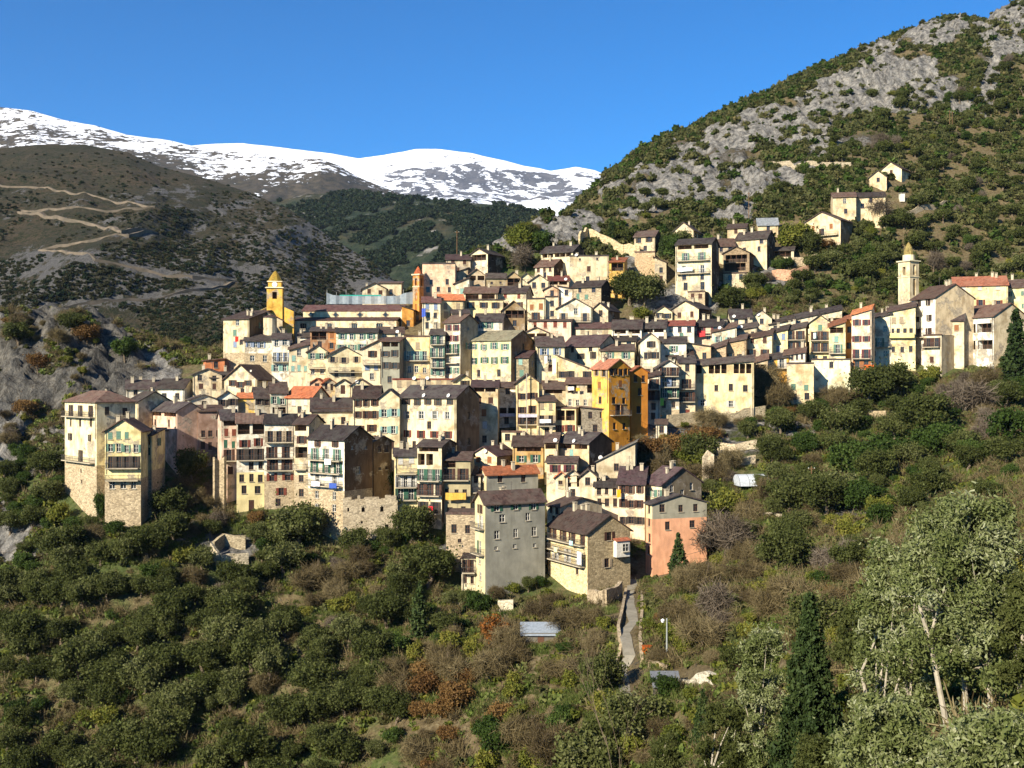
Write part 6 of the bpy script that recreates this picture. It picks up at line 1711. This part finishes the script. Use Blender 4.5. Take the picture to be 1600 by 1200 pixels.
print('trees', cnt, 'extra', len(extra_pts))

# single trees that stand out in the photograph: kind, px, foot py, height px, label
def one(kind, px, py, hpx, label, var=0, stretch=1.0, Y=None):
    q = hit(px, py) if Y is None else pix(px, py, Y)
    if q is None: return
    if Y is not None: top = (600 - py + hpx) / F * Y; q.z = ground_z(q.x, q.y); hpx = (top - q.z) * F / Y
    full = {'olive': 4.6, 'hillolive': 3.9, 'green': 3.6, 'yellow': 3.2, 'rust': 3.3, 'silver': 5.6, 'orange': 4.7, 'brown': 3.6, 'bare': 5.0, 'conifer': 9.0, 'cypress': 8.0}[kind]
    sc = hpx / F * q.y / full / stretch
    plant(kind, q, sc, rnd2.uniform(0, 6.28), stretch, var, label, (px, py))
one('orange', 775, 1018, 66, 'round tree covered in orange fruit on the slope below the front stone house')
one('olive', 470, 860, 78, 'large dark olive tree in front of the stone house with the dark gable', 1, .9)
one('olive', 445, 900, 58, 'broad dark olive tree below the white balcony house', 2, .9)
one('olive', 670, 920, 76, 'large olive tree left of the narrow foot building of the huge grey building', 0, .9)
one('cypress', 655, 1000, 96, 'tall dark climber covered trunk below the large olive left of the grey building', 0)
for k_, (a_, b_, c_) in enumerate([(775,940,24),(800,928,22),(825,925,26),(845,918,22),(690,905,26),(650,868,22),(330,840,30),(120,835,34),(140,850,30),(95,820,40),(75,790,44),(250,800,34),(290,800,30),(300,775,26),(555,880,22),(600,870,20)]): one(['brown', 'yellow', 'olive', 'green'][k_ % 4], a_, b_, c_, 'small ' + ['twiggy brown', 'yellowish', 'grey-green', 'green'][k_ % 4] + ' bush ' + ['at the foot of the huge grey wall', 'under the huge grey wall', 'beside the huge grey wall', 'at the right corner of the huge grey wall', 'under the narrow cream foot building', 'below the yellow topped house', 'above the round ruined wall', 'below the leftmost tower house', 'in front of the leftmost tower house', 'left of the leftmost tower foot', 'on the cliff left of the leftmost tower', 'right of the yellow annex foot', 'in the gully below the pink house', 'high in the gully below the pink house', 'left of the ruin doorway', 'right of the ruin doorway'][k_], k_)
one('green', 606, 775, 48, 'bright green climber bush at the edge of the dark gable shadow', 0, 1.5)
one('green', 578, 870, 30, 'round bright green bush at the foot of the stone ruin wall', 1)
one('green', 640, 850, 34, 'ivy hedge on the wall below the yellow topped narrow house', 2)
one('green', 845, 395, 40, 'vivid green shrub on the rocky knob behind the highest long roof', 1)
one('yellow', 812, 392, 46, 'yellow-green tree on the knob left of the vivid green shrub', 0)
one('bare', 820, 425, 46, 'brownish bare tree between the tall attic gable and the five window house', 0)
one('hillolive', 960, 380, 36, 'olive tree above the curved bare wall, left one', 1); one('hillolive', 985, 385, 36, 'olive tree above the curved bare wall, right one', 2)
one('cypress', 955, 385, 44, 'slim cypress behind the curved bare wall', 1)
one('olive', 985, 478, 58, 'dark tree growing on the stone slope in the upper centre', 3)
one('olive', 1008, 485, 60, 'dark airy tree beside the rubble slope below the ruin', 4)
one('yellow', 1005, 500, 26, 'bright yellow-green bush at the foot of the rubble slope', 1)
one('green', 1048, 398, 40, 'ivy covered mass between the cube shaped house and the five storey house', 0, 1.3)
one('cypress', 1034, 402, 38, 'thin cypress right of the cube shaped house', 0)
one('yellow', 1242, 392, 52, 'yellow tinged tree left of the hillside house with the wooden balcony', 2)
one('olive', 1262, 400, 40, 'olive tree below the hillside house with the wooden balcony', 1)
one('rust', 1290, 395, 26, 'rust red shrub under the hillside house with the wooden balcony', 0)
one('bare', 1372, 348, 56, 'spreading bare tree before the stone farmhouse', 1)
one('olive', 1140, 490, 46, 'olive tree left of the villa in the middle right', 0)
one('green', 1215, 422, 20, 'clipped green hedge on the pinkish wall, left one', 1); one('green', 1232, 420, 22, 'clipped green hedge on the pinkish wall, right one', 2)
one('conifer', 1265, 1085, 160, 'tall dark conifer standing alone in the right foreground', 3, 1.25, 64)
one('conifer', 1060, 905, 74, 'dark spruce in front of the pink rendered big house', 1, 1.0)
one('conifer', 1588, 600, 120, 'dark fir at the right edge beside the blue framed house', 2, 1.0)
one('conifer', 1098, 1165, 90, 'small conifer near the lower path at the bottom', 1, 1.2)
one('bare', 1135, 880, 90, 'bare spreading tree right of the pink rendered big house', 2)
one('bare', 1100, 870, 78, 'thin bare tree right of the dark spruce', 0)
one('yellow', 1135, 812, 58, 'autumn tree with thin yellow foliage below the polytunnel', 1, 1.2)
one('olive', 1240, 815, 80, 'large grey-green olive right of the polytunnel', 2)
one('olive', 1290, 810, 70, 'olive tree beside the dark pole on the right slope', 1)
one('olive', 1365, 640, 76, 'dark olive tree below the tall house with dark red shutters', 0)
one('olive', 1400, 622, 60, 'dark olive tree below the yellow house with the broad projecting floor', 3)
one('bare', 1520, 650, 74, 'wide purplish bare tree below the blue framed house', 1, .8)
one('yellow', 1455, 600, 34, 'bright yellow-green bush under the lower cream house', 0)
one('green', 1260, 712, 46, 'dark evergreen bush on the garden slope left of the green thicket', 0)
one('green', 1330, 745, 66, 'bright green ivy thicket on the right slope, left mass', 1); one('green', 1385, 735, 70, 'bright green ivy thicket on the right slope, middle mass', 2); one('green', 1465, 720, 74, 'tall green tree in the right slope thicket', 0); one('green', 1590, 700, 74, 'bright green tree at the right edge', 1)
one('green', 1345, 800, 60, 'green thicket bush above the stony clearing', 2)
one('olive', 1445, 690, 84, 'big grey-green tree rising above the right slope thicket', 4)
one('rust', 1095, 700, 40, 'yellow and rust foliage tree beside the garden shed', 1); one('rust', 1010, 722, 46, 'golden brown foliage right of the big sloping roof', 0); one('yellow', 1085, 735, 44, 'lime green tree above the cream corner house', 2); one('rust', 1050, 715, 44, 'orange brown tree above the cream corner house', 1)
one('brown', 1215, 640, 40, 'tangled brown vine bank below the tan tall house', 1); one('brown', 1192, 625, 56, 'brown climber on the end house of the long loggia', 0, 1.3)
one('green', 1170, 672, 26, 'small green bush on the cliff wall', 0)
one('green', 150, 760, 50, 'ivy covered corner of the leftmost tower house', 1, 1.8); one('green', 158, 815, 56, 'ivy column climbing the stone foot of the leftmost tower house', 0, 2.2)
one('green', 65, 470, 16, 'small round green tree on the ridge above the rocky outcrop', 0)
one('rust', 60, 580, 34, 'dark red shrub on the face of the rocky outcrop', 0); one('rust', 135, 535, 34, 'brown shrub crowning the rocky outcrop', 1); one('green', 195, 560, 40, 'dark green shrub at the right end of the rocky outcrop', 2)
one('rust', 40, 650, 30, 'reddish bush at the foot of the rocky outcrop', 1)

# big silvery trees of the right foreground
def big_tree(px, py, Y, hpx, wpx, seed, label, n=26000, pale=.5, multi=2, leaf=.13, mat='silver'):
    q = pix(px, py, Y); gzv = ground_z(q.x, q.y); q.z = min(gzv, q.z) if abs(gzv - q.z) > .2 else gzv
    top = (600 - (py - hpx)) / F * Y; H = top - q.z; R = wpx / 2 / F * Y
    r = random.Random(seed); lb = []
    for i in range(150):
        a = r.uniform(0, 2 * math.pi); qd = math.sqrt(r.random()); t = r.uniform(.36, 1)
        rr = R * (.95 - .5 * max(0, t - .6) / .4 * 1.0)
        lb.append((math.cos(a) * qd * rr * .85, math.sin(a) * qd * rr * .85, H * t * .93, R * r.uniform(.07, .17)))
    root = empty('silver_tree', q); tag(root, label, 'tree')
    V, Q, lv = leaves(seed, int(n * 1.9), lb, leaf * .56, elong=3.0, shell=.2, gauss=.75); me = mesh_np('crown', V, Q, LM[mat], False, {'leafvar': lv}); inst('crown', me, root)
    b = MB(); 
    for m in range(multi):
        x, y = (m - (multi - 1) / 2) * .8, r.uniform(-.4, .4); lean = r.uniform(-.25, .05) if m == 0 else r.uniform(-.05, .15)
        pts = [(x + lean * H * .5 * (i / 5) ** 1.2 * 1.0 + r.uniform(-.08, .08), y + r.uniform(-.1, .1), -1 + (H * .55 + 1) * i / 5) for i in range(6)]
        b.tube(pts, [.17, .15, .13, .115, .10, .08], 8)
        for l in sorted(lb, key=lambda g: r.random())[:9]:
            s_ = Vector(pts[r.choice([3, 4, 5])]); e = Vector(l[:3]); b.tube([s_, s_.lerp(e, .5) + Vector((0, 0, .2)), e], [.065, .04, .015], 5)
    b.build('trunk', PBARK, root); return root
big_tree(1515, 1130, 50, 370, 290, 5, 'biggest silvery tree with two pale trunks in the right foreground', 48000, multi=3)
big_tree(1405, 1120, 56, 300, 190, 8, 'silvery tree with pale tips left of the biggest silvery tree', 22000, multi=2)
big_tree(1190, 1200, 66, 235, 130, 12, 'silver green tree with a thin pale trunk left of the tall conifer', 20000, multi=1)
big_tree(1620, 1180, 46, 300, 150, 15, 'silvery tree cut by the right edge of the picture', 20000, multi=2, mat='olive')
big_tree(1345, 1080, 76, 140, 110, 18, 'leafy grey-green tree right of the tall conifer', 11000, multi=1, mat='olive')
big_tree(1130, 1215, 66, 130, 120, 22, 'low grey-green tree at the bottom right of the path', 11000, multi=1, mat='olive')
big_tree(1040, 1240, 80, 110, 90, 23, 'rounded olive green tree at the bottom edge below the path', 8000, multi=1, mat='olive')
big_tree(1385, 1240, 40, 150, 190, 25, 'leafy silver bush at the bottom edge below the silvery trees', 15000, multi=1, leaf=.12)
big_tree(1560, 1260, 33, 140, 220, 26, 'leafy silver bush in the bottom right corner', 15000, multi=1, leaf=.12)
big_tree(1275, 1235, 50, 90, 120, 27, 'grey leafed shrub at the bottom edge below the tall conifer', 9000, multi=1, leaf=.13, mat='olive')
# thin bare sapling by the lower path
q = pix(968, 1215, 80); q.z = min(q.z, ground_z(q.x, q.y) + .1); hh = (600 - 1040) / F * 80 - q.z
r = empty('bare_sapling', q); tag(r, 'thin leafless pale sapling in front of the lower path', 'tree'); inst('branches', branch_mesh(77, hh * 1.3, .06, 4, BARK, .30), r)

# ---- labels of the repeated trees: landmark + order
MARKS = [(60,720,'the rocky foot at the left edge'),(60,860,'the dark bushes at the left edge'),(200,850,'the yellow gabled house on the left'),(300,760,'the gap beside the pink house'),(360,860,'the round ruined wall'),(450,850,'the white balcony house'),(580,900,'the big stone ruin wall'),(80,980,'the left edge, upper terraces'),(80,1130,'the bottom left corner'),(260,980,'the second terrace below the round ruined wall'),(260,1120,'the bottom terraces left of centre'),(430,980,'the terraces below the white balcony house'),(430,1120,'the bottom edge left of the rusty bushes'),(600,1000,'the grassy bank below the stone ruin'),(600,1140,'the bottom edge below the stone ruin'),(760,960,'the broken wall below the huge grey building'),(760,1100,'the rusty thicket at the bottom centre'),(880,960,'the low garden greenhouse'),(900,1100,'the grassy slope left of the lower path'),(1030,940,'the stepped path'),(1080,1000,'the street lamp'),(1120,860,'the pink rendered big house'),(1060,700,'the garden above the cream corner house'),(1150,740,'the polytunnel'),(1250,700,'the garden wall under the tan tall house'),(1300,780,'the stony clearing on the right'),(1420,720,'the green thicket on the right slope'),(1550,700,'the right edge under the blue framed house'),(1250,900,'the brown bank below the stony clearing'),(1400,850,'the slope above the silvery trees'),(1550,850,'the right edge above the silvery trees'),(1250,1050,'the tall dark conifer'),(1450,1000,'the biggest silvery tree'),(1120,1120,'the bottom right of the path'),(1200,540,'the long climbing row'),(1200,440,'the pinkish garden wall at top right'),(1300,440,'the slope above the climbing roof line'),(1400,460,'the right bell tower'),(1520,420,'the yellow house at top right'),(1250,300,'the grey rock spire'),(1320,340,'the stone farmhouse'),(1420,330,'the terraces right of the farmhouse'),(1540,340,'the right edge behind the village'),(1380,230,'the two highest huts'),(1500,230,'the two brown poles'),(1580,170,'the rocks at the top right corner'),(1530,280,'the high slope under the top right rocks'),(1440,270,'the slope between the huts and the poles'),(1460,380,'the slope behind the right bell tower'),(1590,390,'the right edge above the yellow house'),(1020,350,'the cube shaped house'),(1090,340,'the pale hill gable'),(820,380,'the knob behind the village'),(60,560,'the rocky outcrop'),(150,640,'the cliff beside the leftmost tower'),(1340,640,'the house with dark red shutters')]
ORD = ['leftmost', 'second from the left', 'third from the left', 'fourth from the left', 'fifth from the left', 'sixth from the left', 'seventh from the left', 'eighth from the left', 'ninth from the left', 'tenth from the left', 'eleventh from the left', 'twelfth from the left', 'thirteenth from the left', 'fourteenth from the left']
cl = {}
for r, kind, at, lab in TREES:
    if lab: continue
    m = min(range(len(MARKS)), key=lambda i: (MARKS[i][0] - at[0]) ** 2 + ((MARKS[i][1] - at[1]) * 1.3) ** 2)
    dx, dy = at[0] - MARKS[m][0], at[1] - MARKS[m][1]
    side = ('above' if dy < 0 else 'below') if abs(dy) > abs(dx) else ('left of' if dx < 0 else 'right of')
    if any(w in MARKS[m][2] for w in ('corner', 'edge', 'slope', 'terraces', 'bank', 'thicket', 'garden above', 'gap', 'knob', 'cliff')): side = 'by' if not side in ('above', 'below') else ('high by' if dy < 0 else 'low by')
    cl.setdefault((kind, m, side), []).append((at[0], r))
for (kind, m, side), lst in cl.items():
    lst.sort(key=lambda q: q[0]); k = KIND[kind]
    for i, (x, r) in enumerate(lst):
        lab = k[2] + ' ' + side + ' ' + MARKS[m][2]
        if len(lst) > 1: lab += ', ' + (ORD[i] if i < len(lst) - 1 and i < 14 else 'rightmost')
        w = lab.split()
        if len(w) > 16: lab = ' '.join(w[1:]) if len(w) == 17 else ' '.join(w[:16])
        r['label'] = lab
        if k[3]: r['group'] = k[3]

# ---- uncountable scrub and grass: stuff, spread with geometry nodes
def scatter(name, meshes, pts, label, cat):
    """pts rows: x y z scale rot"""
    pts = np.array(pts, dtype=np.float32)
    me = bpy.data.meshes.new(name); me.vertices.add(len(pts)); me.vertices.foreach_set('co', pts[:, :3].ravel())
    for nm_, col in (('scl', 3), ('rot', 4)):
        at = me.attributes.new(nm_, 'FLOAT', 'POINT'); at.data.foreach_set('value', np.ascontiguousarray(pts[:, col]))
    o = inst(name, me); tag(o, label, cat, kind='stuff')
    c = bpy.data.collections.new(name + '_kinds')
    for m in meshes:
        x = bpy.data.objects.new(name + '_clump', m); c.objects.link(x)
    g = bpy.data.node_groups.new(name, 'GeometryNodeTree')
    g.interface.new_socket('Geometry', in_out='INPUT', socket_type='NodeSocketGeometry'); g.interface.new_socket('Geometry', in_out='OUTPUT', socket_type='NodeSocketGeometry')
    gi = g.nodes.new('NodeGroupInput'); gout = g.nodes.new('NodeGroupOutput')
    iop = g.nodes.new('GeometryNodeInstanceOnPoints'); ci = g.nodes.new('GeometryNodeCollectionInfo')
    ci.inputs['Collection'].default_value = c; ci.inputs['Separate Children'].default_value = True; ci.inputs['Reset Children'].default_value = True
    iop.inputs['Pick Instance'].default_value = True
    m2p = g.nodes.new('GeometryNodeMeshToPoints')
    def attr(n_):
        a = g.nodes.new('GeometryNodeInputNamedAttribute'); a.data_type = 'FLOAT'; a.inputs['Name'].default_value = n_; return a.outputs['Attribute']
    cb = g.nodes.new('ShaderNodeCombineXYZ'); g.links.new(attr('rot'), cb.inputs[2])
    g.links.new(gi.outputs[0], m2p.inputs[0]); g.links.new(m2p.outputs[0], iop.inputs['Points']); g.links.new(ci.outputs[0], iop.inputs['Instance'])
    g.links.new(cb.outputs[0], iop.inputs['Rotation']); g.links.new(attr('scl'), iop.inputs['Scale']); g.links.new(iop.outputs[0], gout.inputs[0])
    md = o.modifiers.new('scatter', 'NODES'); md.node_group = g
    return o
def clump(seed, n, size, mat, rz=.5, twig=False):
    r = random.Random(seed); lb = [(r.uniform(-.45, .45), r.uniform(-.45, .45), rz * r.uniform(.3, 1), r.uniform(.3, .5)) for _ in range(5)]
    V, Q, lv = leaves(seed, n, lb, size, twig=twig, shell=.3); return mesh_np('clump', V, Q, LM[mat], False, {'leafvar': lv})
RS = np.random.RandomState(5)
# mountain scrub on the near hillside
X = RS.uniform(-200, 400, 700000); Yy = RS.uniform(45, 570, 700000)
Z, RK, DR = near_height(X, Yy); PX = 800 + F * X / Yy; PY = 600 - F * Z / Yy
vis = (PX > -500) & (PX < 2500) & (PY > -400) & (PY < 1500)
vill = (emask(PX, PY, [(800,600,420,170,1,0),(900,470,200,110,1,0),(700,680,200,120,1,0),(1000,560,300,90,1,0),(300,680,200,110,1,0)]) > .5) & (Yy < 300)
fx = np.array([(f[0], f[1], f[2]) for f in FOOT])
cl_ = fbm(X / 9, Yy / 9, 4, 55)
mtn = (Yy > 290) & vis & ~vill
keep = mtn & (RS.rand(len(X)) < np.where(RK > .42, .03, .30) * (.10 + 1.7 * sstep(.40, .62, cl_) * (.4 + 1.2 * fbm(X / 30, Yy / 30, 3, 71))))
low = (Yy <= 290) & vis & ~vill & (RS.rand(len(X)) < .36 * (.4 + 1.3 * sstep(.4, .6, cl_))) & (RK < .7)
def notfoot(x, y):
    ok = np.ones(len(x), bool)
    for i in range(len(fx)): ok &= ((x - fx[i, 0]) ** 2 + (y - fx[i, 1]) ** 2) > (fx[i, 2] + .7) ** 2
    return ok
xs, ys, zs = X[keep], Yy[keep], Z[keep]; ok = notfoot(xs, ys); xs, ys, zs = xs[ok], ys[ok], zs[ok]
n = len(xs); sc = .6 + 2.0 * RS.rand(n) ** 2.4
scatter('scrub', [clump(1, 110, .34, 'scrub'), clump(2, 110, .34, 'scrub', .7), clump(3, 100, .34, 'scrub', .4), clump(4, 100, .34, 'green', .7), clump(5, 100, .34, 'scrub', .5)], np.stack([xs, ys, zs - .15, sc, RS.uniform(0, 6.28, n)], 1), 'low green and brown scrub covering the rocky right mountainside', 'scrub')
print('scrub', n)
def path_clear(x, y, z):
    px = 800 + F * x / y; py = 600 - F * z / y
    ok = np.ones(len(x), bool)
    for a, b, c, d in NOPLANT: ok &= ~((px > a) & (px < c) & (py > b) & (py < d))
    return ok
xs, ys, zs = X[low], Yy[low], Z[low]; ok = notfoot(xs, ys) & path_clear(xs, ys, zs); xs, ys, zs = xs[ok], ys[ok], zs[ok]; n = len(xs)
scatter('undergrowth', [clump(11, 100, .30, 'yellow', .4), clump(12, 110, .55, 'brown', .6, True), clump(13, 100, .28, 'grass', .35), clump(14, 100, .30, 'scrub', .5), clump(15, 110, .55, 'brown', .5, True), clump(16, 90, .26, 'grass', .3)], np.stack([xs, ys, zs - .15, RS.uniform(.55, 1.6, n), RS.uniform(0, 6.28, n)], 1), 'weeds and dry undergrowth between the trees on the lower slopes', 'undergrowth')
print('under', n)
# grass tufts
X = RS.uniform(-110, 190, 420000); Yy = RS.uniform(30, 230, 420000)
Z, RK, DR = near_height(X, Yy); PX = 800 + F * X / Yy; PY = 600 - F * Z / Yy
k_ = (PX > -400) & (PX < 2600) & (PY > 640) & (PY < 1500) & (RK < .5) & (fbm(X / 7, Yy / 7, 3, 8) > .45) & (RS.rand(len(X)) < .35)
xs, ys, zs = X[k_], Yy[k_], Z[k_]; ok = notfoot(xs, ys) & path_clear(xs, ys, zs); xs, ys, zs = xs[ok], ys[ok], zs[ok]; n = len(xs)
def tuft(seed):
    r = np.random.RandomState(seed); n = 60; c = np.stack([r.normal(0, .3, n), r.normal(0, .3, n), np.zeros(n)], 1)
    d = np.stack([r.normal(0, .35, n), r.normal(0, .35, n), np.ones(n)], 1) * (.25 + .3 * r.rand(n))[:, None]; s = np.stack([np.cos(r.rand(n) * 6), np.sin(r.rand(n) * 6), np.zeros(n)], 1) * .03
    V = np.stack([c - s, c + s, c + d + s * .3, c + d - s * .3], 1).reshape(-1, 3); return mesh_np('tuft', V, np.arange(n * 4).reshape(-1, 4), LM['grass'], False, {'leafvar': np.repeat(r.rand(n), 4)})
scatter('grass', [tuft(1), tuft(2), tuft(3)], np.stack([xs, ys, zs, RS.uniform(.6, 1.4, n), RS.uniform(0, 6.28, n)], 1), 'short grass on the terraces of the lower slope', 'grass')
print('grass', n)
# the slopes go on beyond the frame
for _ in range(900):
    x, y = rnd2.uniform(-190, 330), rnd2.uniform(70, 420); z = ground_z(x, y); px = 800 + F * x / y; py = 600 - F * z / y
    if not (1650 < px < 2500 or -600 < px < -60) or near_foot(x, y, 1): continue
    extra_pts.append((rnd2.choice(['olive', 'hillolive', 'brown', 'yellow', 'green', 'olive']), Vector((x, y, z)), rnd2.uniform(.6, 1.3)))
if extra_pts:
    for kd in sorted(set(e[0] for e in extra_pts)):
        E = [(q.x, q.y, q.z, s, rnd.uniform(0, 6.28)) for k, q, s in extra_pts if k == kd]
        scatter('far_' + KIND[kd][0], [v[0] for v in VAR[kd]], E, 'remaining ' + KIND[kd][2] + 's merging into one thicket on the slopes', 'thicket')
# brown mountain: bushes in their thousands
RD = [[(-10,284),(60,294),(120,304),(180,317),(240,324)],[(35,330),(200,326)],[(30,332),(90,340),(150,353),(190,364),(245,364)],[(62,392),(140,378),(200,370)],[(62,392),(150,407),(220,422),(300,434),(370,440)],[(60,480),(140,474),(270,460),(370,440)]]
def far_scatter(name, bv, boxes, count, smin, smax, meshes, label, seed):
    r = np.random.RandomState(seed); P_ = []
    for _ in range(count):
        bx = boxes[r.randint(len(boxes))]; px, py = r.uniform(bx[0], bx[2]), r.uniform(bx[1], bx[3])
        q = hit(px, py, bv, 300)
        if q is None: continue
        if bv is BV1 and any(abs(py - np.interp(px, *zip(*rd))) < 7 for rd in RD if min(rd)[0] <= px <= max(rd)[0]): continue
        if bv is BV1 and py < 300 and r.rand() < .6: continue
        if fbm(np.array([q.x / 40]), np.array([q.y / 60]), 3, seed)[0] < (.34 if bv is BV1 else .44): continue
        P_.append((q.x, q.y, q.z - .4, r.uniform(smin, smax), r.uniform(0, 6.28)))
    scatter(name, meshes, P_, label, 'scrub')
far_scatter('mountain_bushes', BV1, [(-20,240,300,640),(250,280,520,640),(0,380,420,640),(480,380,660,620)], 18000, .6, 1.7, [clump(21, 60, .5, 'heath', .6), clump(22, 60, .5, 'farwood', .7), clump(23, 60, .5, 'heath', .5), clump(24, 60, .5, 'heath', .5)], 'dark bushes dotted over the grey scree of the brown mountain', 31)
far_scatter('mountain_wood', BV2, [(430,300,870,440),(480,300,870,420)], 7000, 2.5, 6, [clump(25, 60, .5, 'farwood', .8), clump(26, 60, .5, 'farwood', .8)], 'dark wood covering the distant middle mountain', 32)
